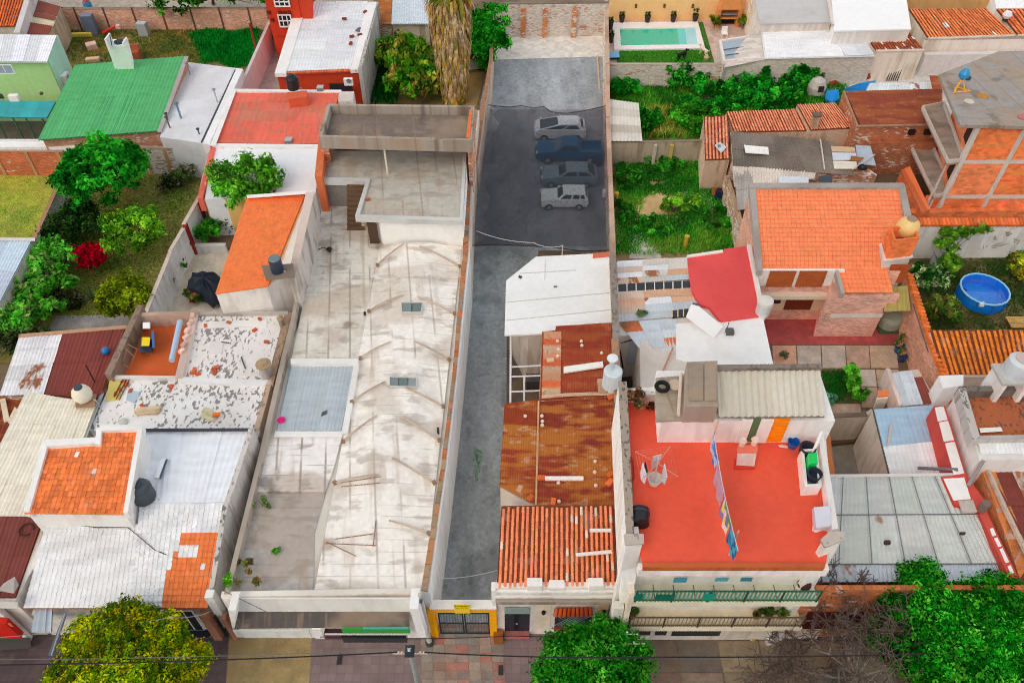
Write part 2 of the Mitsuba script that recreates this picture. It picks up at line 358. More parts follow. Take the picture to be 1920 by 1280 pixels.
def house(name, label, top, walls=(220, 215, 205), wear=0.4, wmat='plaster', z0=0.0, roof=None, rwear=0.5, rmat='plaster', parapet=0.0, pt=0.22, pcol=None, cat='building', group=None, pwear=None):
    """A flat-roofed block: top is its outline at the height of its top edge."""
    k = thing(name, label, cat, group); z = top[0][2]; g = sg.Polygon(xy(top)).buffer(0)
    zr = z - parapet
    part(k, 'wall', extr(g, z0, zr - 0.05), wmat, walls, wear)
    inner = offset_poly(g, -pt)
    if parapet > 0:
        part(k, 'roof', extr(inner.buffer(-0.004), zr - 0.046, zr), rmat, roof or (205, 200, 195), rwear)
        part(k, 'parapet', extr(g.difference(inner), zr - 0.046, z), wmat if pcol is None else 'plaster', pcol or walls, wear if pwear is None else pwear)
    else:
        part(k, 'roof', extr(g.buffer(0.03, join_style=2), zr - 0.048, zr), rmat, roof or (205, 200, 195), rwear)
    return k
def shell(name, label, corners, walls=(220, 215, 205), wear=0.4, wmat='plaster', z0=0.0, cat='building', base=None, bmat='plaster', group=None, drop=0.06):
    """A block whose top follows four sloped corners; the covering is laid on it afterwards (its part is 'roof')."""
    k = thing(name, label, cat, group); c = np.asarray(corners, float)
    part(k, 'wall', solid(c - [0, 0, drop + 0.02], z0), wmat, walls, wear)
    part(k, 'roof', quad_slab(c - [0, 0, 0.02], drop - 0.005), bmat, base or (120, 90, 70), 0.4)
    return k
def vbox(a, b, d=0.1, back=0.0):
    """A box on a wall that faces the viewer: two opposite corners in the wall's plane, proud by d, sunk by back."""
    x0, x1 = sorted((a[0], b[0])); z0, z1 = sorted((a[2], b[2])); y = (a[1] + b[1]) / 2
    return trimesh.creation.box(bounds=[[x0, y - d, z0], [x1, y + back, z1]])
def window(parent, a, b, d=0.05, frame=(230, 225, 215), fw=0.06, nx=2, nz=1, name='window', col=None, mat='pane_dark', wear=0.1):
    x0, x1 = sorted((a[0], b[0])); z0, z1 = sorted((a[2], b[2])); y = (a[1] + b[1]) / 2
    fr = [trimesh.creation.box(bounds=[[x0, y - d, z0], [x0 + fw, y, z1]]), trimesh.creation.box(bounds=[[x1 - fw, y - d, z0], [x1, y, z1]]),
          trimesh.creation.box(bounds=[[x0 + fw, y - d, z1 - fw], [x1 - fw, y, z1]]), trimesh.creation.box(bounds=[[x0 + fw, y - d, z0], [x1 - fw, y, z0 + fw]])]
    for i in range(1, nx):
        x = x0 + (x1 - x0) * i / nx; fr.append(trimesh.creation.box(bounds=[[x - fw * 0.4, y - d + 0.005, z0 + fw], [x + fw * 0.4, y, z1 - fw]]))
    for i in range(1, nz):
        z = z0 + (z1 - z0) * i / nz; fr.append(trimesh.creation.box(bounds=[[x0 + fw, y - d + 0.01, z - fw * 0.4], [x1 - fw, y, z + fw * 0.4]]))
    k = part(parent, name, fr, 'plain', frame)
    part(k, 'pane', trimesh.creation.box(bounds=[[x0 + fw, y - 0.02, z0 + fw], [x1 - fw, y - 0.005, z1 - fw]]), mat if col is None else 'plain', col or (20, 22, 25))
    return k

# ---------------------------------------------------------------- plants
def leaf_cloud(n, blobs, size, cols, r, droop=0.0, shell_=0.75, clump=0.45, per=14, aspect=0.5):
    """Leaves in clumps over and inside ellipsoids: (vertices, faces, colours)."""
    n = int(n * 1.4); vol = np.array([b[3] * b[4] * b[5] for b in blobs]) ** (2 / 3); vol /= vol.sum()
    nc = max(1, n // per); which = r.choice(len(blobs), nc, p=vol); B = np.asarray(blobs, float)[which]
    d = r.normal(size=(nc, 3)); d /= np.linalg.norm(d, axis=1, keepdims=True)
    d[:, 2] = np.where(d[:, 2] < -0.35, -d[:, 2], d[:, 2])
    # clumps gather round the ends of boughs, so that the crown has lumps and gaps
    nt = max(5, nc // 5); tw = r.choice(len(blobs), nt, p=vol); td = r.normal(size=(nt, 3)); td /= np.linalg.norm(td, axis=1, keepdims=True); td[:, 2] = np.where(td[:, 2] < -0.3, -td[:, 2], td[:, 2])
    tr = r.uniform(shell_ - 0.1, 0.92, nt); TB = np.asarray(blobs, float)[tw]; tc = TB[:, :3] + td * TB[:, 3:6] * tr[:, None]
    ti = r.integers(0, nt, nc); tsz = (TB[:, 3:6].min(1) * r.uniform(0.26, 0.44, nt))[ti]
    cc = tc[ti] + (d * 0.8 + td[ti] * 0.35) * tsz[:, None]; d = d * 0.6 + td[ti] * 0.6; which = tw[ti]
    tb = r.uniform(0.78, 1.22, nt)[ti]
    cs = clump * r.uniform(0.6, 1.3, nc)
    ci = np.repeat(np.arange(nc), per); m = len(ci)
    off = r.normal(size=(m, 3)); off *= (cs[ci] * r.random(m) ** 0.5 / (np.linalg.norm(off, axis=1) + 1e-9))[:, None]
    c = cc[ci] + off; c[:, 2] = np.maximum(c[:, 2], 0.05)
    nrm = d[ci] * 0.6 + off / (cs[ci][:, None] + 1e-9) * 0.6 + r.normal(size=(m, 3)) * 0.55 + [0, 0, 0.35]
    nrm /= np.linalg.norm(nrm, axis=1, keepdims=True)
    t = np.cross(nrm, r.normal(size=(m, 3))); t /= np.linalg.norm(t, axis=1, keepdims=True) + 1e-9
    t[:, 2] -= droop; b = np.cross(nrm, t)
    s = size * r.uniform(0.6, 1.35, m)[:, None]
    v = np.stack([c - t * s, c + b * s * aspect + nrm * s * 0.15, c + t * s, c - b * s * aspect + nrm * s * 0.15], 1).reshape(-1, 3)
    k = np.arange(m)[:, None] * 4
    f = np.vstack([k + [0, 1, 2], k + [0, 2, 3]])
    cols = np.asarray(cols, float) * 1.16; bl = r.uniform(0.78, 1.18, len(blobs))[which][ci][:, None] * tb[ci][:, None]; base = bl * cols[r.integers(0, len(cols), nc)][ci] * r.uniform(0.82, 1.15, nc)[ci][:, None] * r.uniform(0.85, 1.15, m)[:, None]
    base = np.clip(np.round(base), 1, 250)
    uv = np.stack([base[:, 0] * 256 + base[:, 1] + 0.5, base[:, 2] + 0.02], 1)
    return v, f, np.repeat(uv, 4, 0)
def put_leaves(key, vfu, mat='leaf'):
    v, f, uv = vfu
    scene[key] = mikit.ply(trimesh.Trimesh(v, f, process=False), mat, smooth=False, uv=uv)
def limbs(base, tips, r0, r, sides=6, forks=0.45):
    ms = []; base = np.asarray(base, float); tips = np.asarray(tips, float)
    top = base + (tips.mean(0) - base) * [0.3, 0.3, forks]
    mid = (base + top) / 2 + r.normal(0, 0.05, 3)
    ms.append(tube([base, mid, top], [r0, r0 * 0.8, r0 * 0.65], sides))
    for t in tips:
        m = top * 0.5 + t * 0.5 + r.normal(0, 0.12, 3) * np.linalg.norm(t - top) * 0.3
        ms.append(tube([top, m, t], [r0 * 0.55, r0 * 0.3, r0 * 0.08], 5))
    return cat(ms)
def tree(name, label, base, blobs, n, size, cols, cat_='tree', r0=0.18, seed=0, bark=(96, 82, 66), group=None, clump=0.45, per=14, droop=0.0, shell_=0.7, aspect=0.5):
    r = np.random.default_rng(seed + 100); k = thing(name, label, cat_, group)
    tips = [np.array(b[:3]) + r.normal(0, 0.3, 3) * np.array(b[3:6]) for b in blobs for _ in range(3)]
    part(k, 'trunk', limbs(base, tips, r0, r), 'timber', bark)
    put_leaves(fresh(k + '__crown'), leaf_cloud(n, blobs, size, cols, r, droop, shell_, clump, per, aspect))
    return k
def ball(c, r, rz=None, k=5, seed=0, spread=0.55):
    """A lumpy crown: one large ellipsoid with smaller ones about it."""
    q = np.random.default_rng(seed + 7); rz = rz or r; out = [(*c, r * 0.78, r * 0.78, rz * 0.8)]
    for i in range(k):
        a = 2 * np.pi * (i + q.uniform(-0.3, 0.3)) / k; e = q.uniform(-0.2, 0.75)
        out.append((c[0] + r * spread * math.cos(a), c[1] + r * spread * math.sin(a), c[2] + rz * spread * e, r * q.uniform(0.36, 0.5), r * q.uniform(0.36, 0.5), rz * q.uniform(0.33, 0.48)))
    return out
GREEN = [(38, 120, 30), (60, 150, 38), (84, 170, 44), (30, 96, 30), (110, 180, 50)]
def blades(poly, n, h, cols, seed=0, lean=0.6, w=0.03, patch=None, z=0.02):
    """Grass or weeds: single blades scattered over a plan."""
    r = np.random.default_rng(seed + 31); g = sg.Polygon(xy(poly)).buffer(0) if not hasattr(poly, 'geom_type') else poly
    x0, y0, x1, y1 = g.bounds; import shapely
    m = int(n * 1.05 * (x1 - x0) * (y1 - y0) / max(g.area, 1e-6)); q = np.c_[r.uniform(x0, x1, m), r.uniform(y0, y1, m)]
    q = q[shapely.contains_xy(g, q[:, 0], q[:, 1])]
    den = meshkit.fbm(np.c_[q * 0.55, np.full(len(q), seed * 3.3)], 3)
    if patch is not None: q, den = q[den > patch], den[den > patch]
    keep = shapely.distance(shapely.points(q), g.boundary) > r.random(len(q)) ** 1.5 * 1.6 * den; q, den = q[keep], den[keep]
    m = len(q); a = r.uniform(0, 2 * np.pi, m); hh = h * r.uniform(0.5, 1.3, m) * (0.6 + 0.9 * den)
    tip = np.c_[q + np.c_[np.cos(a), np.sin(a)] * (hh * lean * r.uniform(0.3, 1.2, m))[:, None], z + hh]
    d = np.c_[-np.sin(a), np.cos(a)] * (w * r.uniform(0.7, 1.5, m))[:, None]
    v = np.stack([np.c_[q - d, np.full(m, z)], np.c_[q + d, np.full(m, z)], tip], 1).reshape(-1, 3)
    f = np.arange(m)[:, None] * 3 + [0, 1, 2]
    cols = np.asarray(cols, float) * 1.2; i = np.clip((den * 1.6 - 0.3 + r.normal(0, 0.15, m)) * len(cols), 0, len(cols) - 1).astype(int)
    base = np.clip(np.round(cols[i] * r.uniform(0.8, 1.2, m)[:, None]), 1, 250)
    return v, f, np.repeat(np.stack([base[:, 0] * 256 + base[:, 1] + 0.5, base[:, 2] + 0.02], 1), 3, 0)
def grass(name, label, cat_, poly, n, h, cols, seed=0, **k):
    key = thing(name, label, cat_, kind='stuff'); put_leaves(key, blades(poly, n, h, cols, seed, **k)); return key

V3 = np.array; PLA, PLN = 'plaster', 'plain'
def pk(*a, **o): return part(k, *a, **o)
def pk2(*a, **o): return part(k2, *a, **o)
# ================================================================ ground, pavement, lane
structure('ground', flat([(-420,-60),(420,-60),(420,900),(-420,900)],-0.03), 'soil', (112,98,84),0.5, 'bare earth of the city block')
structure('road', flat([(-60,2),(60,2),(60,12.9),(-60,12.9)],-0.022), 'gravel', (96,94,92),0.3, 'asphalt street in front of the houses')
def paving(label, poly, col, wear, mat='paved', z=0.02, name='pavement'):
    return structure(name, extr(poly,-0.03, z), mat, col, wear, label)
paving('dark purple tiled pavement by the yellow flowered tree', pg(0.02,-33.19,16.19,-13.96,16.19,-13.71,14.93,-13.37,12.71,-31.19,12.71),(92,78,82),0.4)
paving('yellowish stained concrete pavement', pg(0.02,-13.97,16.24,-9.89,16.24,-9.48,12.71,-13.37,12.71),(168,146,104),.7, 'soil')
paving('mauve tiled pavement under the lamp post', pg(0.02,-9.91,16.35,-4.44,16.35,-4.48,12.71,-9.48,12.71),(140,122,122),0.25)
k = paving('patchwork pavement of pink and grey slabs before the gate', pg(0.02,-4.47,16.78,-0.4,16.78,-0.35,12.71,-4.48,12.71),(150,130,120),0.3)
r = np.random.default_rng(5); x0, x1, yy = -4.42,-0.42,16.6
for j in range(9):
    for i in range(7):
        w = (x1 - x0) / 7; a = x0 + i * w + 0.10 * (j * 0.4 - 1.0); y = yy - j * 0.42
        c = [(186,124,118),(172,152,142),(154,146,140),(168,136,126),(146,134,130)][r.choice(5, p=[0.17,0.3,0.23,0.15,0.15])]
        pk('slab', trimesh.creation.box(bounds=[[a + 0.012, y - 0.41,0.021],[a + w - 0.012, y,0.034 + r.uniform(0,0.008)]]), 'soil', jit(c,0.06, r),0.2)
paving('mauve tiled pavement before the old white house', pg(0.02,-0.4,16.4,5.55,16.4,5.45,12.71,-0.35,12.71),(140,121,122),0.25)
k = paving('grey concrete slab pavement below the balconies', pg(0.02,5.54,16.24,13.71,16.24,12.87,12.71,5.45,12.71),(104,100,92),0.6, 'soil')
r = np.random.default_rng(6)
for j in range(3):
    for i in range(6):
        a = 6.05 + i * 2.02; b = 15.95 - j * 1.55; c = [(150,142,126),(128,124,116),(112,106,100),(140,126,108)][r.integers(0,4)]
        if i == 0: c = (122,104,96)
        pk('slab', trimesh.creation.box(bounds=[[a + 0.02, b - 1.52,0.021],[a + 1.98, b - 0.01,0.05 + r.uniform(0,0.01)]]), 'soil', jit(c,0.05, r),0.15)
structure('planting_strip', flat(pg(0.03,13.47,16.37,35.4,16.37,33.02,12.48,12.57,12.48),0.028), 'soil', (98,80,74),0.3, 'bare brown earth under the dead tree')
# the lane and the parking yard behind it
structure('lane', flat(pg(0.01,-4.5,16.52,-0.4,16.52,-0.15,25.24,0.53,36.08,1.98,45.29,7.53,45.29,8.46,56.99,8.97,66.4,-2.96,66.4,-3.03,45.9,-3.76,33.28),0.01), 'gravel', (156,163,166),0.5, 'grey gravel lane leading to the parking yard')
structure('parking_yard', flat(pg(0.01,-3.03,45.78,7.57,45.78,9.17,66.4,-2.96,66.4),0.016), 'gravel', (136,134,138),0.4, 'dark ground of the parking yard')
structure('gravel_yard', flat(pg(0.02,-2.92,64.91,9.04,64.91,9.67,74.88,-2.53,74.12),0.022), 'gravel', (160,166,172),0.3, 'grey gravel behind the shade net')
structure('concrete_yard', flat(pg(0.02,-2.53,74.01,9.66,74.77,10.18,83.05,-2.39,83.05),0.02), 'soil', (232,227,220),0.04, 'pale concrete at the far end of the yard')
for nm, lab, poly, n, h, s in (('weeds', 'strip of green weeds along the lane wall', pg(0.02,-3.16,40.96,-2.86,40.96,-3,33.27,-3.35,33.27),520,0.24,1),
        ('weeds', 'dark green weed patch in the middle of the lane', pg(0.02,-2.27,27.53,-1.7,27.38,-1.79,25.96,-2.01,25.06,-2.28,25.96),240,0.16,2),
        ('weeds', 'small weed tuft near the lane wall', pg(0.02,-3.61,24.35,-3.25,24.35,-3.28,23.76,-3.58,23.76),70,0.15,3)):
    grass(nm, lab, 'weeds', poly, n, h,[(70,140,60),(84,156,70),(60,120,56)], s, z=0.02)

# ================================================================ the long concrete roofed building beside the lane
B = thing('warehouse', 'long low building with whitewashed concrete roof, stained and ribbed, beside the lane', 'building')
out = pg(4,-13.48,46.6,-3.37,46.6,-3.28,40.9,-3.28,36.02,-3.45,29.05,-3.7,23.29,-4.12,16.52,-13.22,16.39,-13.14,19.88,-13.08,24.63,-13.15,32.14,-12.97,34.14)
part(B, 'wall', extr(out,0,3.90), PLA,(214,208,198),0.6)
part(B, 'roof', extr(pg(4,-13.44,46.34,-3.44,46.34,-3.23,38,-8.93,38,-8.89,34.83,-8.93,30.66,-12.87,30.66,-12.97,34.14),3.85,4.0), 'concrete', (222,218,208),0.75, label='pale roof strip with tan stains')
# nave: gently gabled, the gable dying out towards the street
pa = Patch([(-8.86,41.04,4.02),(-3.36,41.04,4.02),(-4.07,16.51,4.02),(-9.12,16.51,4.02)])
U, Vv = np.meshgrid(np.linspace(0,1,25), np.linspace(0,1,40), indexing='ij')
def nave_h(u, v): return 0.32 * np.clip(1.5 - 2 * np.abs(2 * u - 1) * 0.75,0,1) * (1 - np.clip((v - 0.62) / 0.3,0,1) ** 2) * np.clip(1 - np.abs(2 * u - 1) ** 2.2,0,1)
NG = pa.at(U, Vv, nave_h(U, Vv))
part(B, 'roof', grid(NG), 'concrete', (246,242,235),0.62, label='low vaulted white roof with brown joints')
part(B, 'roof', extr(pg(4,-13.2,25.61,-9.1,25.61,-9.26,23.29,-9.46,21.94,-13.24,21.94,-13.27,23.29),3.85,4.02), 'concrete', (240,238,236),0.9, label='white roof section blackened along its left side')
part(B, 'roof', extr(pg(3.9,-13.28,22,-9.43,22,-9.63,19.64,-9.16,16.57,-13.18,16.51,-13.21,19.94),3.80,3.94), 'concrete', (184,182,180),0.7, label='dark weathered roof section by the street')
k = part(B, 'roof', extr(pg(4,-12.87,30.66,-8.93,30.66,-9.04,25.61,-12.68,25.61),3.85,4.01), PLA,(150,168,178),0.2, label='blue grey sheet roof set into the concrete')
sheets(k, pg(4.03,-12.73,30.31,-9.12,30.31,-9.2,25.73,-12.64,25.73),8,1, col=(180,192,200), wear=0.05, lift=0.02, wave=0.25, amp=0.018, vary=0.03)
for a in (pg(4.3,-12.82,30.73,-8.9,30.73,-8.87,30.32,-12.74,30.32), pg(4.25,-9.11,30.44,-8.83,30.44,-8.8,25.42,-9.12,25.42), pg(4.1,-12.73,25.68,-9.12,25.68,-9.07,25.32,-12.72,25.32)):
    part(B, 'kerb', extr(a,3.5, a[0][2]), PLA,(236,236,234),0.25)
for a in (pg(4.45,-13.85,44.34,-13.63,44.34,-13.13,33.7,-13.35,33.7), pg(4.45,-13.35,33.7,-13.09,33.7,-13.07,30.59,-13.32,30.59), pg(4.45,-13.32,30.59,-13.04,30.59,-12.9,24.25,-13.15,24.25), pg(4.45,-13.15,24.25,-12.9,24.25,-12.84,16.3,-13.08,16.3)):
    part(B, 'parapet', extr(a,3.8,4.45), PLA,(176,166,154),0.8)
part(B, 'parapet', extr(pg(4.4,-13.22,16.43,-4,16.61,-3.96,16.38,-13.21,16.17),3.8,4.4), PLA,(232,226,216),0.35, label='white front parapet')
part(B, 'front_wall', vbox((-13.17,16.17,4.36),(-4.29,16.17,0),0.06), PLA,(240,238,234),0.25)
aw = part(B, 'canopy', hull([(-12.94,16.18,3),(-4.79,16.28,3),(-4.72,15.42,2.93),(-12.82,15.32,2.93),(-12.99,16.24,2.86),(-4.8,16.35,2.86),(-4.73,15.47,2.82),(-12.86,15.37,2.82)]), 'concrete', (96,90,88),0.9, label='dark weathered concrete canopy')
YF = 15.30
part(B, 'fascia', vbox((-12.85,15.33,2.85),(-9.35,15.33,2.07),0.05), PLA,(226,230,222),0.3)
sgn = part(B, 'fascia', vbox((-7.82,15.33,3.08),(-4.7,15.33,2.55),0.06), PLN,(60,160,70), label='green shop sign band')
part(sgn, 'stripe', vbox((-6.82,15.26,3.24),(-4.74,15.26,3.07),0.015), PLN,(80,200,190))
part(B, 'fascia', vbox((-9.18,15.33,3.02),(-8.78,15.33,1.95),0.07), PLN,(238,240,236), label='white sign panel')
part(B, 'shop_window', vbox((-8.75,15.6,2.33),(-7.99,15.6,1.79),0.3), PLN,(96,62,76), label='dark reddish shop window')
part(B, 'shop_window', vbox((-7.97,15.6,1.91),(-4.95,15.6,1.42),0.3), 'pane_dark')
part(B, 'sill', vbox((-8.68,15.3,2.5),(-4.71,15.3,2.38),0.04), PLN,(225,222,216))
part(B, 'pier', hull([*[(-4.49,15.25,5.21),(-4.11,15.25,5.21),(-3.98,15.25,2.14),(-4.38,15.25,2.14)], *[(x,16.2, z) for x, y, z in [(-4.49,15.25,5.21),(-4.11,15.25,5.21),(-3.98,15.25,2.14),(-4.38,15.25,2.14)]]]), PLA,(240,240,240),0.2, label='white slanting end pier')
part(B, 'pier', hull([*[(-12.56,15.35,4.83),(-12.23,15.35,4.83),(-12.78,15.35,2.86),(-12.87,15.35,2.86)], *[(x,16.2, z) for x, y, z in [(-12.56,15.35,4.83),(-12.23,15.35,4.83),(-12.78,15.35,2.86),(-12.87,15.35,2.86)]]]), PLA,(236,234,230),0.2)
# tie bars of the ribs
ribs = [[(-8.75,38.96,4.15),(-7.19,40.78,4.42)],[(-8.79,34.73,4.15),(-6.74,35.92,4.42)],[(-8.81,30.86,4.15),(-7.12,31.92,4.42)],[(-8.86,27.61,4.15),(-7.13,28.85,4.42)],[(-8.95,24.94,4.15),(-7.31,26.48,4.42)],[(-9.01,22.38,4.15),(-6.8,22.72,4.36)],
        [(-3.4,38.86,4.15),(-6.11,40.56,4.42)],[(-3.53,34.54,4.15),(-5.9,35.77,4.42)],[(-3.65,30.74,4.15),(-5.71,31.97,4.42)],[(-3.79,27.31,4.15),(-5.96,28.42,4.42)],[(-3.86,25.01,4.15),(-6,26.4,4.42)],[(-3.96,22.38,4.15),(-6.22,23.74,4.4)],[(-4.03,19.52,4.12),(-5.99,20.12,4.3)]]
for a in ribs:
    p, q = V3(a[0]), V3(a[1])
    rb = part(B, 'rib', tube([p + (q - p) * t + [0,0,.10 * math.sin(math.pi * t) + .03] for t in np.linspace(0,1.0,7)],[.085,.08,.075,.07,.065,.06,.05],5), PLA,(196,180,162),0.7)
    part(rb, 'foot', box(p + [0,0,0.05],(0.19,0.19,0.16), rng.uniform(0,1)), PLA,(150,122,100),0.6)
for pa_, pb in (([(-8.53,19.22,4.15),(-6.71,19.47,4.2)],0),([(-8.96,18.99,4.15),(-6.5,18.85,4.2)],0),([(-8.92,19.07,4.15),(-7.37,18.29,4.2)],0),([(-6.66,20.2,4.2),(-6.63,18.79,4.2)],0),([(-8.81,22.35,4.2),(-6.63,22.54,4.5)],0),([(-8.64,22.13,4.2),(-6.68,22.22,4.4)],0)):
    part(B, 'loose_bar', tube([pa_[0], pa_[1]],0.025,5), PLA,(150,112,84),0.4)
for a, n in ((pg(4.6,-6.81,35.06,-5.46,35.06,-5.49,34.19,-6.69,34.19),2),(pg(4.5,-6.92,29.18,-5.35,29.1,-5.32,28.4,-6.84,28.47),3)):
    z = a[0][2]; z = z + .04; g = sg.Polygon(xy(a))
    sk = part(B, 'skylight', extr(g.difference(offset_poly(g,-0.045)), z - 0.6, z), PLN,(196,196,192))
    for i in range(n):
        u0, u1 = i / n,(i + 1) / n; p = Patch(a)
        part(sk, 'pane', solid([tuple(p.at(u, v,0)[0] if np.ndim(p.at(u, v,0)) > 1 else p.at(u, v,0)) for u, v in ((u0 + 0.03,0.06),(u1 - 0.02,0.06),(u1 - 0.02,0.94),(u0 + 0.03,0.94))], z - 0.12), 'gloss', [(120,136,140),(104,122,118),(138,148,150)][i])
# raised terrace and stair at the back
part(B, 'upper_wall', extr(pg(6.1,-8.64,41.31,-3.2,41.25,-3.19,49.16,-13.46,49.22,-12.99,45.59,-11.54,45.47,-9.85,45.47,-9.59,42.78),3.95,5.98), PLA,(244,244,242),0.12, label='white wall of the raised terrace')
part(B, 'terrace', extr(pg(6.2,-10.19,41.52,-3.2,41.24,-3.18,49.01,-13.41,49.01,-12.99,45.45,-9.82,45.33),5.98,6.2), 'concrete', (192,188,178),0.55, label='grey concrete terrace slab')
for a in (pg(6.36,-12.98,45.6,-9.74,45.48,-9.72,45.05,-12.91,45.17), pg(6.36,-9.99,45.11,-9.72,45.05,-9.94,41.37,-10.21,41.37), pg(6.36,-10.23,41.48,-3.19,41.15,-3.17,40.81,-10.18,41.15), pg(6.4,-3.48,48.24,-3.26,48.24,-3.18,40.98,-3.39,40.98)):
    part(B, 'terrace_kerb', extr(a,6.0, a[0][2]), PLA,(206,208,206),0.3)
s0, s1 = V3((-10.7,42.75,4)), V3((-10.72,45.21,6.2)); nst = 10
for i in range(nst):
    y = s0[1] + (s1[1] - s0[1]) * i / nst; z = 4.0 + 2.2 * (i + 1) / nst; x = s0[0] + (s1[0] - s0[0]) * i / nst
    part(B, 'step', trimesh.creation.box(bounds=[[x - 0.58, y,3.9],[x + 0.58, s1[1] + 0.1, z - 0.06 - 0.004 * i]]) if i == nst - 1 else trimesh.creation.box(bounds=[[x - 0.58, y,3.9],[x + 0.58, y + 0.30, z - 0.06]]), PLA,(112,88,70),0.3)
part(B, 'stair_wall', extr(pg(6.1,-13.07,45.84,-11.43,45.78,-11.38,45.41,-13.01,45.47),3.95,6.1), PLA,(150,146,140),0.8, label='stained grey stair wall')
part(B, 'stair_wall', wallseg((-10.08,44.51,4),(-10.18,42.98,4),3.95,5.9,0.2), 'brickwork', (214,150,120),0.7, label='brick pier beside the stair')
part(B, 'door', trimesh.creation.box(bounds=[[*(V3((-9.33,41.34,4))[:2] - [0.2,0.0]),4.0],[*(V3((-8.9,41.34,4))[:2] + [0.0,0.06]),5.8]]), PLN,(84,66,54))
PR = part(B, 'porch_roof', extr(pg(9.2,-13.19,49.92,-2.82,49.71,-2.76,45.79,-12.79,46.17),8.35,8.6), 'concrete', (122,110,102),0.8, label='weathered grey porch roof')
g = sg.Polygon(xy(pg(9.2,-12.95,50.28,-2.61,50.06,-2.68,45.66,-12.89,46.11)))
part(PR, 'parapet', extr(g.difference(offset_poly(g,-0.24)),8.3,9.2), 'concrete', (168,158,146),1.0)
part(PR, 'coping', extr(pg(9.26,-2.96,49.4,-2.74,49.4,-2.8,45.95,-3.05,45.95),9.2,9.26), 'clay', (226,120,66),0.4)
part(B, 'post', tube([(-8.63,46.2,6.2),(*(-8.63,46.2,6.2)[:2],8.35)],0.07,8), PLN,(228,222,208))
part(B, 'side_wall', extr(pg(8.3,-13.24,47.45,-12.72,47.45,-13.17,51.45,-13.44,51.45),3.9,8.3), 'brickwork', (200,116,76),0.12, label='bare brick side wall of the porch')
part(B, 'side_wall', extr(pg(8.3,-3.06,47.19,-2.77,47.19,-2.71,51.09,-2.98,51.09),3.9,8.3), 'brickwork', (200,130,94),0.3)
part(B, 'side_wall', extr(pg(7,-13.32,44.82,-12.82,44.82,-13.29,49.61,-13.83,49.61),3.9,7.0), 'clay', (224,120,76),0.4, label='orange tiled wall top by the stair')
part(B, 'back_wall', extr(pg(8.3,-13.23,51.09,-2.9,51.01,-2.89,50.73,-13.18,50.8),3.9,8.3), PLA,(168,152,132),0.9)
# wall between roof and lane
W = thing('party_wall', 'long white wall along the left of the lane with worn brick coping', 'wall')
inner = pg(4.6,-3.17,57.3,-3.29,50.23,-3.23,40.19,-3.37,29.33,-3.64,22.89,-4.14,16.39); outer = pg(4.6,-2.62,57.3,-2.85,50.23,-2.76,39.92,-3.07,29.33,-3.34,22.89,-3.72,16.33)
for i in range(len(inner) - 1):
    q = [inner[i], outer[i], outer[i + 1], inner[i + 1]]
    part(W, 'wall', extr(q,0,4.5), PLA,(214,204,192) if i < 2 else (226,230,232),0.75 if i < 2 else 0.3)
    L = np.linalg.norm(V3(inner[i]) - V3(inner[i + 1])); n = max(2, int(L / 0.62)); p = Patch([inner[i], outer[i], outer[i + 1], inner[i + 1]])
    for j in range(n):
        a, b = j / n + 0.02 / n,(j + 1) / n - 0.02 / n; jj = rng.normal(0,0.02)
        q2 = [tuple(p.at(u, v,0)) for u, v in ((0.0 + jj, a),(0.72 + jj, a),(0.72 + jj, b),(0.0 + jj, b))]
        part(W, 'coping_tile', solid([(x, y,4.58 + rng.uniform(0,0.03)) for x, y, z in q2],4.48), 'clay', jit([(176,124,88),(162,134,106),(190,112,70),(150,130,112)][rng.integers(0,4)],0.08),0.8)
W2 = thing('yard_wall', 'lower old plastered wall on the left of the parking yard', 'wall')
for a, b in zip(pg(3.2,-1.87,75.76,-1.93,67.83,-2.46,59.66), pg(3.2,-1.93,67.83,-2.46,59.66,-2.77,52.29)):
    part(W2, 'wall', wallseg(a, b,0,3.2,0.25), PLA,(196,180,164),0.85)
    part(W2, 'coping', wallseg(a, b,3.2,3.27,0.32), 'clay', (168,120,92),0.8)
# gate
G = thing('gate', 'yellow framed double gate of dark grilles at the lane entrance', 'gate')
YG = 16.3
for a, b in (((-3.85,16.3,2.85),(-3.73,16.3,-0.12)),((-1.04,16.3,3.13),(-0.76,16.3,0.64))):
    xc = (a[0] + b[0]) / 2
    part(G, 'post', box((xc, YG,1.45),(0.34,0.35,2.9)), PLA,(252,176,20),0.12)
part(G, 'beam', vbox((-3.82,16.3,3.25),(-0.73,16.3,2.85),0.18,0.17), PLA,(252,176,20),0.12)
part(G, 'beam_top', trimesh.creation.box(bounds=[[*(-3.82,16.3,3.25)[:1], YG - 0.2,(-3.82,16.3,3.25)[2]],[(-0.72,16.3,3.25)[0], YG + 0.25,(-0.72,16.3,3.25)[2] + 0.05]]), PLA,(238,236,230),0.2)
x0, x1 = (-3.54,16.3,2.33)[0],(-1.06,16.3,2.33)[0]; zt = (-3.51,16.3,2.68)[2]
for s in (0,1):
    a, b = x0 + (x1 - x0) * s * 0.5 + 0.02, x0 + (x1 - x0) * (s + 1) * 0.5 - 0.02
    lf = part(G, 'leaf', [trimesh.creation.box(bounds=[[a, YG - 0.03, z],[b, YG + 0.03, z + 0.07]]) for z in (0.12,1.25, zt - 0.3, zt - 0.08)] + [trimesh.creation.box(bounds=[[x, YG - 0.031,0.12],[x + 0.07, YG + 0.031, zt]]) for x in (a, b - 0.07)], PLN,(44,54,60))
    for i in range(1,9):
        x = a + (b - a) * i / 9; part(lf, 'bar', trimesh.creation.box(bounds=[[x - 0.012, YG - 0.012,0.15],[x + 0.012, YG + 0.012, zt - 0.05]]), PLN,(92,98,104))
sp = part(G, 'sign', vbox((-2.66,16.08,3.84),(-1.94,16.08,2.94),0.03), PLN,(248,214,50), label='yellow sign plate with dark lettering')
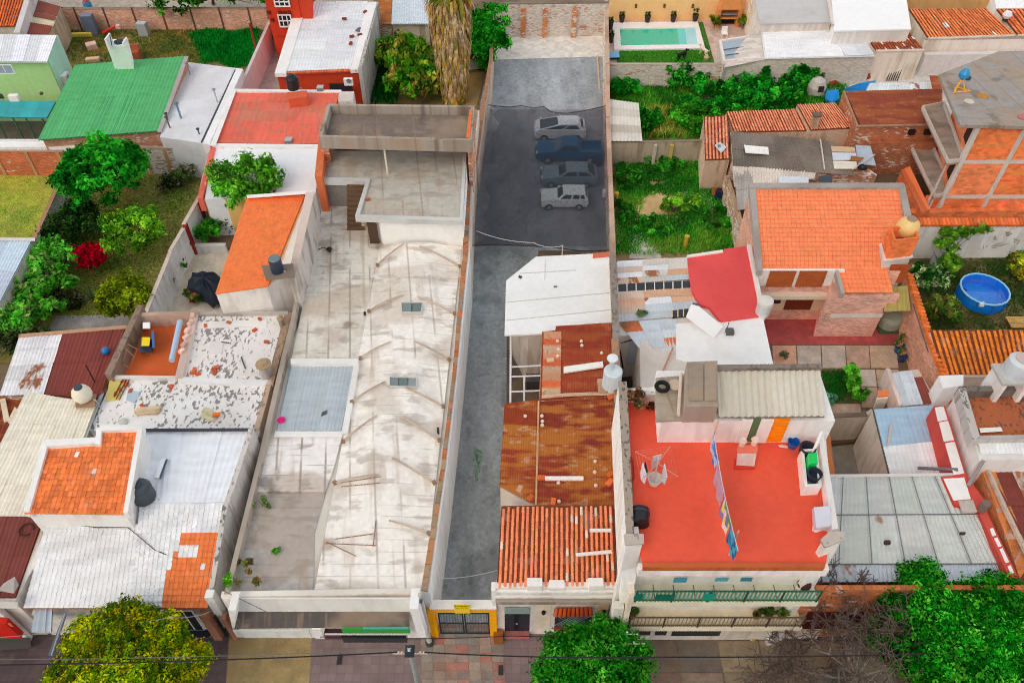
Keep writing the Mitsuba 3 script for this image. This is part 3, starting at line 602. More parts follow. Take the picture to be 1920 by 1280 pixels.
a, b = (-2.66,16.08,3.84),(-1.94,16.08,2.94)
def text_on_wall(parent, s, xc, zc, y, width, height, col, name='lettering'):
    m = meshkit.text_mesh(s, height,0.006) if True else None
    v, f = arr(m); v = v.copy(); v[:, 0] -= (v[:, 0].min() + v[:, 0].max()) / 2; v[:, 1] -= (v[:, 1].min() + v[:, 1].max()) / 2
    v[:, 0] *= width / (v[:, 0].max() - v[:, 0].min())
    q = np.c_[v[:, 0] + xc, y - v[:, 2], v[:, 1] + zc]
    return part(parent, name,(q, f), PLN, col)
text_on_wall(sp, 'ESTACIONAMIENTO', (a[0] + b[0]) / 2, a[2] - 0.12,16.045,0.72,0.12,(96,80,20))
for i in (-1,0,1): part(sp, 'lettering', box(((a[0] + b[0]) / 2 + i * 0.2,16.045, a[2] - 0.36),(0.13,0.008,0.05)), PLN,(170,130,40))
single('rubbish_bin', 'rusty brown bin at the right gate post', 'bin', hull([(x + sx * s, y_ + sy * s, z) for z, s in ((0.02,0.19),(0.72,0.23)) for sx in (-1,1) for sy in (-1,1) for x, y_ in [(-0.67,15.98,0.95)[:2]]]), 'rusted', (150,92,44),0.6)
# shade net over the parked cars
net_top = pg(2.7,-2.01,61.18,-0.91,60.92,-0.09,60.84,0.82,61.09,1.81,60.67,2.73,60.92,3.25,60.07,4.5,59.82,6.1,60.24,8.15,61.09)
net_low = pg(2.7,6.72,42.2,4.8,42.14,2.96,42.48,0.74,42.71,-1.12,42.83,-2.75,42.71)
lx = [(-2.01,61.18,2.7)]; yb = (-2.75,42.71,2.7); yt = lx[0]
left = []
for i in range(1,24):
    t = i / 24; x = yb[0] + (yt[0] - yb[0]) * t; y = yb[1] + (yt[1] - yb[1]) * t
    left.append((x + 0.35 + 0.75 * abs(math.sin(t * 5.5 * math.pi)) * (0.6 + 0.4 * math.sin(t * 9)), y,2.7))
N = thing('shade_net', 'dark shade net stretched over the parked cars', 'shade net')
g = sg.Polygon(xy(net_top + net_low + left)).buffer(0)
vv, ff = flat(g,2.7)
tm = trimesh.Trimesh(vv, ff); tm = tm.subdivide_to_size(0.8); v = V3(tm.vertices); v[:, 2] += 0.14 * (meshkit.fbm(np.c_[v[:, :2] * 0.35, np.zeros(len(v))],3) - 0.6)
scene[N + '__sheet'] = mikit.ply((v, V3(tm.faces)), 'net_mesh', smooth=True)
ed = [tuple(p) for p in net_top]; part(N, 'cable', tube([(x, y,2.7) for x, y, z in ed],0.03,5), PLN,(30,36,42))
part(N, 'cable', tube([(x, y,2.68) for x, y, z in net_low],0.03,5), PLN,(34,40,46))
N2 = thing('shade_net', 'thin frayed net edge between the big shade net and the left wall', 'shade net')
left2 = [(x + 0.02, y,2.55) for x, y, z in left]; wallside = [(yb[0] + (yt[0] - yb[0]) * i / 24 - 0.1, yb[1] + (yt[1] - yb[1]) * i / 24,2.55) for i in range(24,-1,-1)]
scene['net_thin'] = {**scene['net_mesh'], 'opacity': 0.2}
vv, ff = flat(sg.Polygon(xy(left2 + wallside)).buffer(0),2.55)
scene[N2 + '__sheet'] = mikit.ply((vv, ff), 'net_thin')
# ---------------------------------------------------------------- cars
def car(label, c, L, Wd, H, col, kind, group='cars parked under the shade net'):
    """Nose towards -x. kind: suv, hatch, box, pickup."""
    k = thing('parked_car', label, 'car', group); cx, cy, _ = c; hw = Wd / 2
    prof = {'suv':    [(0.0,.42),(0.01,.62),(.06,.70),(.30,.76),(.46,.97),(.52,1.0),(.84,.99),(.955,.74),(.99,.66),(1.0,.42)],
            'hatch':  [(0.0,.38),(0.01,.56),(.05,.62),(.30,.70),(.44,.96),(.52,1.0),(.82,.97),(.96,.72),(1.0,.66),(1.0,.40)],
            'box':    [(0.0,.40),(0.01,.60),(.03,.63),(.34,.70),(.47,.97),(.50,1.0),(.93,.98),(.985,.70),(1.0,.64),(1.0,.40)],
            'pickup': [(0.0,.46),(0.01,.60),(.04,.64),(.27,.68),(.38,.96),(.43,1.0),(.62,.99),(.66,.70),(.66,.62),(.66,.46)]}[kind]
    def at(t, h, y): return (cx - L / 2 + t * L, cy + y, h * H)
    belt = .70 if kind != 'suv' else .72
    lowp = [p for p in prof if p[1] <= belt + 0.07]
    lower = hull([at(t, min(h, belt + .03), s * hw * (0.985 if h < .5 else 1.0)) for t, h in lowp for s in (-1,1)] + [at(t,.20, s * hw * .94) for t in (.02,.98 if kind != 'pickup' else .98) for s in (-1,1)])
    if kind == 'pickup':
        lower = hull([at(t, h, s * hw) for t, h in ((0,.46),(.01,.60),(.04,.64),(.27,.69),(.66,.69),(.99,.66),(1.0,.45)) for s in (-1,1)] + [at(t,.24, s * hw * .94) for t in (.02,.98) for s in (-1,1)])
        bed = trimesh.creation.box(bounds=[[cx - L / 2 + .68 * L, cy - hw * .86,.42 * H],[cx - L / 2 + .975 * L, cy + hw * .86,1.2 * H]])
        bm = m3.Manifold(m3.Mesh(np.asarray(bed.vertices, np.float32), np.asarray(bed.faces, np.uint32)))
        lower = lower - bm
    part(k, 'body', lower, 'gloss', col)
    cab = [p for p in prof if p[1] >= belt - .02]
    t0, t1 = min(p[0] for p in cab), max(p[0] for p in cab); roofp = [p for p in prof if p[1] > .93]
    r0, r1 = roofp[0][0], roofp[-1][0]
    pts = [at(t, belt + .0, s * hw * .97) for t in (t0, t1) for s in (-1,1)] + [at(t, h, s * hw * .80) for t, h in roofp for s in (-1,1)]
    cabin = hull(pts); part(k, 'cabin', cabin, 'gloss', col)
    # glass: panels just proud of the cabin faces
    def face(a, b, c_, d, off): 
        q = [V3(x) for x in (a, b, c_, d)]; n = np.cross(q[1] - q[0], q[3] - q[0]); n /= np.linalg.norm(n)
        ctr = sum(q) / 4; n = n if np.dot(n, ctr - V3([cx, cy, H * .5])) > 0 else -n
        q = [ctr + (x - ctr) * .9 + n * off for x in q]; return hull(q + [x - n * off * 1.6 for x in q])
    h0, h1 = belt + .03,.95
    part(k, 'windscreen', face(at(t0 + .01, belt + .01,-hw * .93), at(t0 + .01, belt + .01, hw * .93), at(r0, h1 + .01, hw * .78), at(r0, h1 + .01,-hw * .78),.015), 'pane_dark')
    part(k, 'rear_window', face(at(t1 - .005, belt + .02,-hw * .9), at(t1 - .005, belt + .02, hw * .9), at(r1 + .005, h1, hw * .77), at(r1 + .005, h1,-hw * .77),.015), 'pane_dark')
    cuts = {'suv': [0,.5,.95], 'hatch': [0,.5,.95], 'box': [0,.42,.75,.95], 'pickup': [0,.55,.95]}[kind]
    for s in (-1,1):
        for i in range(len(cuts) - 1):
            a, b = cuts[i] + .02, cuts[i + 1] - .015
            lo = lambda f: at(t0 + .05 + (t1 - t0 - .06) * f, h0, s * hw * .965); hi = lambda f: at(r0 + .02 + (r1 - r0 - .03) * f, h1, s * hw * .815)
            part(k, 'side_window', face(lo(a), lo(b), hi(b), hi(a),.014), 'pane_dark')
    for t in (.17,.81):
        for s in (-1,1):
            rr = .31 * (1.1 if kind in ('suv', 'pickup') else .92); x = cx - L / 2 + t * L; y = cy + s * (hw - .07)
            w = part(k, 'wheel', tube([(x, y - .1, rr),(x, y + .1, rr)], rr,16), PLN,(26,26,28))
            part(w, 'rim', tube([(x, y + s * .08, rr),(x, y + s * .115, rr)], rr * .6,12), 'gloss', (150,154,158))
    for s in (-1,1):
        part(k, 'headlight', box((cx - L / 2 + .02, cy + s * hw * .72,.58 * H),(.10,.34,.13)), 'gloss', (200,206,212))
        part(k, 'tail_light', box((cx + L / 2 - .03, cy + s * hw * .8,.60 * H),(.08,.22,.2)), 'gloss', (150,30,30))
        part(k, 'mirror', box((cx - L / 2 + (t0 + .05) * L, cy + s * (hw + .09), belt * H + .05),(.1,.18,.12)), 'gloss', col)
    part(k, 'bumper', box((cx - L / 2 - .01, cy,.34 * H),(.12, Wd * .94,.2)), PLN,(60,62,66) if kind != 'suv' else col)
    return k
car('silver white car with rounded roof, farthest back under the net', (4.2,60.57,0),4.35,1.78,1.62,(236,240,244), 'suv')
car('blue pickup truck with open bed under the net', (4.79,57.32,0),5.5,1.85,1.68,(26,82,130), 'pickup')
car('dark grey hatchback between the pickup and the old white car', (4.62,53.91,0),4.5,1.75,1.50,(120,136,148), 'hatch')
car('boxy old white hatchback nearest the lane', (4.1,50.92,0),3.68,1.56,1.44,(230,236,238), 'box')

# ================================================================ left side, towards the street
def wood_planks(parent, c, n, size, rz, col, name='plank'):
    for i in range(n):
        part(parent, name, box((c[0] + rng.normal(0,.04), c[1] + rng.normal(0,.04) + (i % 3) * size[1] * 1.1, c[2] + size[2] * (0.5 + i // 3)), size, rz + rng.normal(0,.05)), 'timber', jit(col,.1))
def water_tank(name, label, c, r, h, col, mat='gloss', kind='ribbed', stand=None, lid=None):
    k = thing(name, label, 'water tank')
    if kind == 'ribbed':
        pr = [(r * .96,0)]
        for i in range(5):
            z = h * .78 * i / 5; pr += [(r * .96, z + .02),(r, z + h * .05),(r, z + h * .11),(r * .96, z + h * .14)]
        pr += [(r * .95, h * .78),(r * .80, h * .90),(r * .42, h * .97),(r * .40, h * .97)]
    elif kind == 'round': pr = [(r * .55,0),(r * .85, h * .12),(r, h * .36),(r * .98, h * .55),(r * .8, h * .78),(r * .45, h * .92),(r * .38, h * .93)]
    else: pr = [(r * .98,0),(r, h * .5),(r * .98, h * .93),(r * .90, h)]
    part(k, 'tank', lathe(pr + [(0.001, pr[-1][1])], c,22), mat, col,.2, smooth=kind == 'round')
    rl = r * (.42 if kind != 'drum' else .9)
    part(k, 'lid', lathe([(rl, pr[-1][1] - .01),(rl * 1.05, pr[-1][1] + .03),(rl * .9, pr[-1][1] + .09),(.001, pr[-1][1] + .1)], c,18), mat, lid or tuple(x * .8 for x in col),.2)
    part(k, 'pipe', tube([(c[0] + r * 1.02, c[1] - .1, c[2] + .1),(c[0] + r * 1.3, c[1] - .15, c[2] + .1),(c[0] + r * 1.3, c[1] - .15, c[2] - .5)],.03,6), PLN,(190,190,186))
    return k
WHITE = (240,240,238); CLAY = (240,132,74)
# ---- white house with orange tiles above the yellow flowered tree
A = thing('white_house', 'white house with stepped orange tile roofs above white painted tiles, behind the yellow tree', 'house')
part(A, 'wall', solid([(-22.93,23.03,6.75),(-20.4,23.17,6.78),(-20.32,23.73,6.95),(-18.39,23.79,6.95),(-18.18,19.58,5.84),(-22.82,19.67,5.84)],0), PLA,(240,238,234),0.3)
R1 = part(A, 'roof', quad_slab([(-22.75,22.83,6.72),(-18.32,22.83,6.72),(-18.15,19.56,5.92),(-22.77,19.62,5.92)],.05), 'clay', (150,70,36),.4, label='upper roof of orange flat tiles')
up_white = lambda u, v: (238,232,224) if (abs(u - .34) < .03 and abs(v - .12) < .05) or (abs(u - .60) < .03 and abs(v - .36) < .05) or (abs(u - .58) < .012 and abs(v - .25) < .05) else CLAY
flat_tiles(R1,[(-22.69,22.81,6.74),(-18.33,22.81,6.74),(-18.15,19.49,5.9),(-22.82,19.55,5.9)],21,12, CLAY, over=up_white, wear=.45)
R2 = part(A, 'roof', quad_slab([(-20.12,23.58,6.92),(-18.44,23.58,6.92),(-18.33,22.71,6.71),(-20.05,22.71,6.71)],.05), 'clay', (150,70,36),.4)
flat_tiles(R2,[(-20.1,23.54,6.94),(-18.42,23.54,6.94),(-18.36,22.75,6.74),(-20.06,22.75,6.74)],8,3, CLAY, wear=.45)
for a in ([(-22.89,22.95,7),(-22.58,22.95,7),(-22.54,19.57,6.1),(-22.82,19.57,6.1)],[(-22.81,23.01,7),(-20.26,23.17,7),(-20.16,22.82,7),(-22.66,22.63,7)],[(-20.44,23.61,7.15),(-20.18,23.61,7.15),(-20.01,22.76,7),(-20.27,22.76,7)],[(-20.31,23.77,7.15),(-18.23,23.84,7.15),(-18.15,23.51,7.15),(-20.25,23.45,7.15)],[(-18.44,23.67,7.15),(-18.18,23.67,7.15),(-17.92,19.51,6.1),(-18.14,19.51,6.1)]):
    part(A, 'parapet', hull(np.vstack([a, V3(a) - [0,0,.5]])), PLA, WHITE,.3)
part(A, 'vent', vbox((-24.89,24.62,-2.91),(-23.45,24.62,-3.22),.25), 'pane_dark')
part(A, 'wall', solid([(-19.49,25.12,4.95),(-13.67,25.15,4.95),(-13.99,20.8,4.8),(-18.19,20.71,4.8)],0), PLA,(232,228,222),.7)
RM = part(A, 'roof', quad_slab([(-19.47,25.09,4.99),(-13.71,25.12,4.99),(-14,20.77,4.84),(-18.17,20.68,4.84)],.03), PLN,(226,230,238),.1, label='white sheet metal roof')
sheets(RM,[(-19.39,25.01,5),(-13.75,25.04,5),(-14.05,20.79,4.86),(-18.12,20.7,4.86)],8,1, col=(232,238,246), wear=.03, wave=.3, amp=.015, vary=.015)
part(A, 'side_wall', hull(np.vstack([[(-13.67,24.88,5.4),(-13.4,24.88,5.4),(-13.69,20.58,5.15),(-13.95,20.58,5.15)], V3([(-13.67,24.88,5.4),(-13.4,24.88,5.4),(-13.69,20.58,5.15),(-13.95,20.58,5.15)]) * [1,1,0]])), PLA,(206,202,196),.9)
part(A, 'side_wall', hull(np.vstack([[(-14.02,20.61,5.1),(-13.77,20.61,5.1),(-13.9,16.82,3.7),(-14.13,16.82,3.7)], V3([(-14.02,20.61,5.1),(-13.77,20.61,5.1),(-13.9,16.82,3.7),(-14.13,16.82,3.7)]) * [1,1,0]])), PLA,(202,200,196),.95, label='grey side wall streaked black')
part(A, 'back_kerb', hull(np.vstack([[(-19.32,25.03,5.2),(-13.65,25.07,5.2),(-13.61,24.86,5.2),(-19.26,24.83,5.2)], V3([(-19.61,25.41,4.7),(-13.86,25.44,4.7),(-13.81,25.23,4.7),(-19.55,25.2,4.7)])])), PLA,(70,72,78),.3)
part(A, 'wall', solid([(-22.53,19.88,4.5),(-18.03,19.88,4.5),(-18.13,20.74,4.85),(-13.98,20.8,4.85),(-14.18,18,3.8),(-14.17,16.64,3.3),(-21.95,16.64,3.3),(-22.79,18,3.8)],0), PLA,(236,232,226),.3)
R3 = part(A, 'roof', quad_slab([(-22.47,19.79,4.55),(-17.96,19.79,4.55),(-17.78,16.22,3.2),(-22.69,16.22,3.2)],.06), PLA,(190,192,196),.3, label='lower roof of white painted tiles')
flat_tiles(R3,[(-22.45,19.78,4.58),(-17.95,19.78,4.58),(-17.77,16.19,3.21),(-22.67,16.19,3.21)],21,14, over=lambda u, v: tuple(244 - (16 if v < .5 else 6) * (.5 + .5 * math.sin(u * 9 + v * 23)) + d for d in (-2,0,3)), mat='plaster', wear=.25, vary=.012, lip=.075)
R4 = part(A, 'roof', quad_slab([(-18.13,20.71,4.9),(-13.96,20.77,4.9),(-14.14,16.22,3.2),(-17.78,16.22,3.2)],.06), PLA,(190,192,196),.3, label='lower roof part white, part bare orange tiles')
def mixed(u, v):
    if .27 < v and ((v < .48 and u > .53) or (.48 <= v < .66 and u > .46) or (v >= .66 and u > .42)) and not (.55 < u < .76 and .40 < v < .53) and not (abs(u - .86) < .04 and abs(v - .62) < .05): return CLAY
    return tuple(244 - (12 if v < .4 else 4) * (.5 + .5 * math.sin(u * 11 + v * 19)) + d for d in (-2,0,3))
flat_tiles(R4,[(-18.12,20.69,4.93),(-13.95,20.75,4.93),(-14.12,16.19,3.21),(-17.77,16.19,3.21)],17,17, over=mixed, wear=.3, vary=.03, lip=.07)
part(A, 'fascia', hull([(-22.72,16.22,3.2),(-14.14,16.22,3.2),(-14.11,16.14,3.2),(-22.68,16.14,3.2),(-22.81,16.29,3.05),(-14.19,16.29,3.05),(-14.17,16.21,3.05),(-22.78,16.21,3.05)]), PLN,(168,84,66))
part(A, 'front_wall', vbox((-22.74,16.3,2.33),(-14.37,16.3,-0.44),.02,.3), PLA,(230,226,218),.4)
window(A,(-15.97,16.28,2.78),(-14.99,16.28,0.56), frame=(236,236,234), nx=2)
part(A, 'dark_base', vbox((-16.6,16.2,0.69),(-14.83,16.2,-0.27),.05), PLN,(36,40,52))
dr_ = part(A, 'door', vbox((-13.97,16.1,2.43),(-14.04,16.1,0.23),.04,.1), 'pane_dark')
for a, b in (((-14.22,16.1,2.78),(-14.62,16.1,0.04)),((-13.47,16.1,2.43),(-13.67,16.1,0.04))): part(A, 'door_jamb', vbox(a, b,.12,.2), PLA,(176,122,98),.3)
part(A, 'pilaster', vbox((-14.05,16.35,4.14),(-13.68,16.35,2.22),.1,.3), PLA,(238,238,236),.2)
single('roof_cable', 'black cable draped over the white painted tiles', 'cable', tube([(-20.98,19.88,5),(-20.76,19.65,4.7),(-20.01,19.59,4.6),(-18.46,19.58,4.62),(-17.79,19.13,4.5),(-17.02,18.62,4.2),(-16.09,18.31,4.05),(-15.84,18.29,4)],.02,5), PLN,(70,62,58))
water_tank('water_tank', 'black ribbed tank in the corner of the white house roof', (-17.99,21.04,4.95),.56,1.15,(70,76,84))
single('metal_trough', 'long galvanised trough leaning on the white metal roof', 'trough', [(hull([*[(-17.69,23.12,5.3),(-17.45,23.06,5.3),(-17.46,21.91,5.3),(-17.69,21.98,5.3)], *[(-17.85,23.33,5),(-17.61,23.26,5),(-17.61,22.11,5),(-17.85,22.17,5)]]),(236,240,244)),(hull([*[(-17.48,23.13,5.2),(-17.4,23.13,5.2),(-17.4,21.95,5.2),(-17.47,21.95,5.2)], *[(-17.58,23.26,5),(-17.5,23.26,5),(-17.5,22.08,5),(-17.58,22.08,5)]]),(96,106,118))], 'sheet', (200,206,212),.1)
# ---- canopy, hanging sign, neighbour at the very left
C = thing('canopy', 'grey blue sheet canopy left of the yellow flowered tree', 'canopy')
part(C, 'frame', hull([(-22.25,16.21,3),(-21.41,16.21,3),(-21.09,15.18,2.9),(-22.02,15.18,2.9),(-22.31,16.25,2.9),(-21.47,16.25,2.9),(-21.15,15.22,2.8),(-22.09,15.22,2.8)]), PLN,(150,158,166))
sheets(C,[(-22.21,16.2,3.02),(-21.42,16.2,3.02),(-21.1,15.15,2.92),(-22,15.15,2.92)],3,1, col=(184,196,208), wear=.05)
S = thing('hanging_sign', 'long grey box sign projecting over the dark pavement', 'sign')
part(S, 'box', hull([*[(-20.6,15.82,3.4),(-20.45,15.82,3.4),(-20.31,13.91,3.4),(-20.57,13.91,3.4)], *[(-21.06,16.18,2.6),(-20.91,16.18,2.6),(-20.77,14.22,2.6),(-21.04,14.22,2.6)]]), PLN,(92,104,112))
part(S, 'frame', tube([(-20.53,15.81,3.42),(-20.39,13.9,3.42)],.05,6), PLN,(156,166,172))
Lh = thing('red_sign_house', 'low white house with maroon sheet roof and red sign at the left edge', 'house')
part(Lh, 'wall', solid([(-29.66,20.65,3.9),(-23.12,20.59,3.9),(-22.71,17.89,3.75),(-22.96,16.29,3.6),(-27.59,16.29,3.6)],0), PLA,(232,226,218),.6)
rf = part(Lh, 'roof', quad_slab([(-29.61,20.62,3.95),(-23.14,20.56,3.95),(-22.95,16.46,3.68),(-28.4,16.51,3.68)],.03), 'sheet', (120,60,52),.2)
sheets(rf,[(-29.57,20.55,3.96),(-23.16,20.49,3.96),(-22.96,16.5,3.7),(-28.41,16.56,3.7)],7,2, col=(126,66,58), wear=.12, wave=.2)
part(Lh, 'parapet', hull(np.vstack([[(-27.9,16.36,4),(-22.55,16.11,4),(-22.47,15.8,4),(-27.66,15.9,4)], V3([(-28.38,16.65,3.4),(-22.94,16.39,3.4),(-22.86,16.08,3.4),(-28.14,16.18,3.4)])])), PLA,(206,198,190),.7)
part(Lh, 'front_wall', vbox((-27.4,16,3.68),(-23.66,16,-0.04),.05,.2), PLA,(236,232,226),.4)
part(Lh, 'sign', vbox((-25.27,15.75,2.81),(-23.45,15.75,1.19),.15,.15), PLN,(206,42,24), label='plain red shop sign')
part(Lh, 'sign_panel', vbox((-23.29,15.58,2.97),(-23.16,15.58,2.62),.02), PLN,(220,120,80))
single('dark_awning', 'low dark stone slab below the red sign', 'awning', hull([*[(-26.54,15.99,0.5),(-23.43,15.91,0.5),(-23.29,15.45,0.4),(-26.24,15.24,0.4)], *[(-26.74,16.11,0.2),(-23.62,16.03,0.2),(-23.41,15.53,0.2),(-26.38,15.32,0.2)]]), PLN,(74,72,70))
single('old_hose', 'dark coil of hose on the maroon roof', 'hose', tube([((-23.67,19.79,4.05)[0] + .33 * math.cos(t),(-23.67,19.79,4.05)[1] + .33 * math.sin(t),4.05) for t in np.linspace(0,5.6,24)],.035,6), PLN,(60,40,38))
single('scrap_sheet', 'crumpled grey sheet on the maroon roof edge', 'sheet', hull([*[(-23.46,16.94,4.2),(-22.83,17.06,4.6),(-22.79,16.89,4.1),(-22.92,16.52,4),(-23.73,16.67,4)]]), 'sheet', (170,164,160),.3)
# ---- cream roof and its neighbours
k = thing('cream_roof_house', 'house under a wide cream corrugated roof', 'house')
pk('wall', solid([(-27.38,28.54,3.9),(-23.17,27.7,3.9),(-23.19,25.19,3.9),(-22.92,20.65,3.8),(-27.17,20.77,3.8)],0), PLA,(222,214,200),.5)
rf = pk('roof', quad_slab([(-27.35,28.53,3.96),(-23.07,27.65,3.96),(-22.78,20.49,3.86),(-27.15,20.67,3.86)],.04), 'sheet', (214,208,190),.1)
sheets(rf,[(-27.34,28.52,3.97),(-23.06,27.64,3.97),(-22.77,20.49,3.87),(-27.14,20.67,3.87)],7,4, col=(236,230,212), wear=.06, wave=.22, amp=.025, vary=.02)
pk('gutter', hull(np.vstack([[(-23.19,28.27,3.9),(-22.97,28.5,3.9),(-22.84,25.19,3.9),(-23.13,25.19,3.9)], V3([(-23.46,28.6,3.5),(-23.24,28.83,3.5),(-23.11,25.48,3.5),(-23.39,25.48,3.5)])])), 'sheet', (176,182,186),.1)
k = thing('rusty_lean_to', 'jumbled rusty lean to beside the cream roof', 'shed')
pk('wall', solid([(-32.41,29.28,3),(-28.1,29.16,3),(-27.78,26.42,3),(-29.85,23.96,3)],0), PLA,(190,160,140),.6)
rf = pk('roof', quad_slab([(-32.35,29.23,3.06),(-28.11,29.11,3.06),(-27.49,24.96,3.04),(-30.89,24.96,3.04)],.03), 'rusted', (136,60,44),.6)
sheets(rf,[(-32.33,29.22,3.08),(-28.1,29.1,3.08),(-27.47,24.95,3.06),(-30.88,24.95,3.06)],4,2, mat='rusted', col=(130,62,48), wear=.7, warp=.2)
for q in ([(-29.16,28.53,3.3),(-28.89,28.6,3.3),(-27.99,27.08,3.3),(-28.19,26.86,3.3)],[(-27.92,27.83,3.5),(-27.43,27.41,3.4),(-27.51,26.49,3.4),(-28.04,26.93,3.3)]):
    single('plank', ['pale broken board on the rusty lean to', 'white broken board against the cream roof'][k is None or 'plank' in tops], 'board', hull(np.vstack([q, V3(q) - [0,0,.08]])), 'timber', (222,206,180))
k = thing('maroon_roof_house', 'house with maroon corrugated roof and a rust spotted white section', 'house')
pk('wall', solid([(-30.04,33.41,3.35),(-23.78,34.18,3.35),(-23.53,30.4,3.35),(-23.52,27.95,3.35),(-29.26,28.76,3.3)],0), 'brickwork', (168,110,84),.3)
rf = pk('roof', quad_slab([(-29.98,33.34,3.42),(-23.78,34.07,3.42),(-23.48,28.56,3.4),(-29.21,28.76,3.4)],.04), 'sheet', (120,60,52),.2)
sheets(rf,[(-27.4,33.59,3.44),(-23.77,34.05,3.44),(-23.43,28.43,3.42),(-26.64,28.74,3.42)],5,2, col=(130,62,54), wear=.10, wave=.2)
sheets(rf,[(-29.96,33.32,3.44),(-27.43,33.59,3.44),(-26.67,28.74,3.42),(-29.16,28.66,3.42)],3,4, col=(222,222,224), wear=.42, wave=.2, cols=lambda i, j: (226,226,228,[.1,.35,.46,.6][j]))
for q in (pg(3.5,-30.03,33.4,-23.72,34.17,-23.63,33.9,-29.92,33.13),): pk('ridge_cap', extr(q,3.4,3.54), 'clay', (190,150,120),.5)
k = water_tank('water_tank', 'cream round tank with dark lid at the corner of the cream roof', (-23.61,27.72,4.3),.52,1.05,(238,230,208), kind='round', lid=(60,74,88))
single('tank_block', 'grey block carrying the cream tank', 'plinth', hull([*[(-24.23,27.95,4.3),(-23.1,28.1,4.3),(-22.89,27.2,4.3),(-23.92,27.12,4.3)], *[(-25.14,29,3),(-23.97,29.16,3),(-23.76,28.22,3),(-24.82,28.15,3)]]), PLA,(166,132,108),.6)
single('roof_ball', 'small bright blue ball on the maroon roof', 'ball', trimesh.creation.icosphere(3,.24).apply_translation((*(-24.17,31.9,3.7)[:2],3.68)), 'gloss', (40,120,190))
single('vent_pipe', 'thin dark pole leaning beside the cream tank', 'pole', tube([(-24.07,29.63,3.5),(-24,29.62,5)],.04,6), PLN,(70,52,50))
# ---- cluttered white roofs
k = thing('cluttered_house', 'flat roofed house with peeling white roofs cluttered with rubble', 'house')
pk('wall', extr(pg(3.6,-23.22,35.19,-13.99,35.28,-13.76,32.73,-14.13,29.3,-14.16,26.12,-23.15,26.12,-23.46,29.95,-23.14,32.73),0,3.0), PLA,(206,196,186),.7)
pk('terrace', extr(pg(3.1,-23.34,35.03,-20.38,35.21,-19.81,30.45,-22.82,30.45),2.9,3.12), PLA,(222,108,58),.45, label='orange painted terrace')
pk('roof', extr(pg(3.8,-19.89,34.89,-14.08,34.94,-14.02,29.29,-19.08,29.29),2.9,3.8), PLA,(238,236,234),.93, label='peeling white upper roof')
pk('roof', extr(pg(3.7,-23,29.78,-13.89,29.46,-14.06,26.05,-23,26.05),2.9,3.68), PLA,(238,238,238),.95, label='peeling white lower roof')
for q, c, w, lb in ((pg(4.3,-23.1,35.14,-22.77,35.14,-22.78,29.43,-23.2,29.59),(150,128,112),.9, 'old brown parapet'),(pg(4.1,-19.72,34.59,-19.32,34.59,-18.81,29.52,-19.23,29.52),(224,206,196),.7, None),(pg(4.1,-22.89,34.69,-19.33,34.87,-19.26,34.59,-22.8,34.41),(196,170,152),.8, None),(pg(3.95,-19.13,29.65,-13.77,29.41,-13.73,29.09,-19.02,29.25),(236,238,240),.3, None),(pg(3.95,-13.97,34.88,-13.58,34.88,-13.56,29.01,-13.93,29.01),(176,148,126),.9, None),(pg(3.95,-13.98,29.25,-13.67,29.25,-13.67,25.86,-13.96,25.86),(196,170,150),.9, None),(pg(3.92,-22.86,29.79,-19.23,29.75,-19.18,29.55,-22.84,29.55),(226,226,222),.4, None),(pg(4,-19.43,34.88,-13.84,34.93,-13.8,34.69,-19.37,34.65),(190,184,178),.7, None)):
    pk('parapet', extr(q,2.95, q[0][2]), PLA, c, w, label=lb)
pk('parapet_wall', extr(pg(3.9,-13.86,25.9,-13.63,25.9,-13.77,23.69,-13.99,23.69),0,3.9), 'brickwork', (190,140,110),.6)
for q in (pg(3.83,-19.21,34.12,-15.07,34.31,-14.95,33.76,-19.13,33.58), pg(3.83,-18.04,32.52,-17.24,32.52,-17.14,31.44,-17.92,31.44), pg(3.83,-16.01,29.99,-14.61,30.07,-14.56,29.83,-15.95,29.75), pg(3.72,-21.99,28.89,-21.2,28.97,-21.07,28.19,-21.88,28.11)):
    pk('roof_patch', extr(q, q[0][2] - .06, q[0][2] + .03), PLA,(240,240,238),.5)
G_ = 'rubble bricks on the cluttered roofs'
for i,(px, py) in enumerate([0] and []): pass
def brick_at(c, rz, lab, col=(206,96,62), s=(.30,.18,.12), group=None):
    return single('loose_brick', lab, 'brick', box((c[0], c[1], c[2] + s[2] / 2), s, rz), 'clay', jit(col,.1),.4, group=group)
for c, rz in zip(pg(3.8,-18.42,30.02,-18.37,30.26,-18.09,29.94,-17.25,30.26,-17.14,30.43,-17.13,30.02,-15.47,34.34,-15.6,33.43,-14.68,32.46,-17.31,34.06,-18.67,33.79), rng.uniform(0,3,11)): brick_at(c, rz, 'orange brick lying on the peeling upper roof', group=G_)
for c, rz in zip(pg(3.68,-22.29,29.47,-22.03,29.24,-21.63,28.76,-22.26,28.84,-22.4,28.53,-19.42,29.08,-20.62,27.69), rng.uniform(0,3,7)): brick_at(c, rz, 'orange brick lying on the peeling lower roof', group='rubble bricks on the lower roof')
for c, rz, od in zip(pg(4.1,-19.51,34.32,-19.46,33.68,-19.49,33.05,-19.4,32.53,-19.36,31.92,-19.34,31.41), rng.uniform(1,2,6),('backmost', 'second from the back', 'third from the back', 'third from the front', 'second from the front', 'frontmost')): brick_at(c, rz, 'whitewashed brick on the parapet right of the orange terrace, ' + od, col=(226,190,176), s=(.36,.24,.2), group='bricks on the terrace parapet')
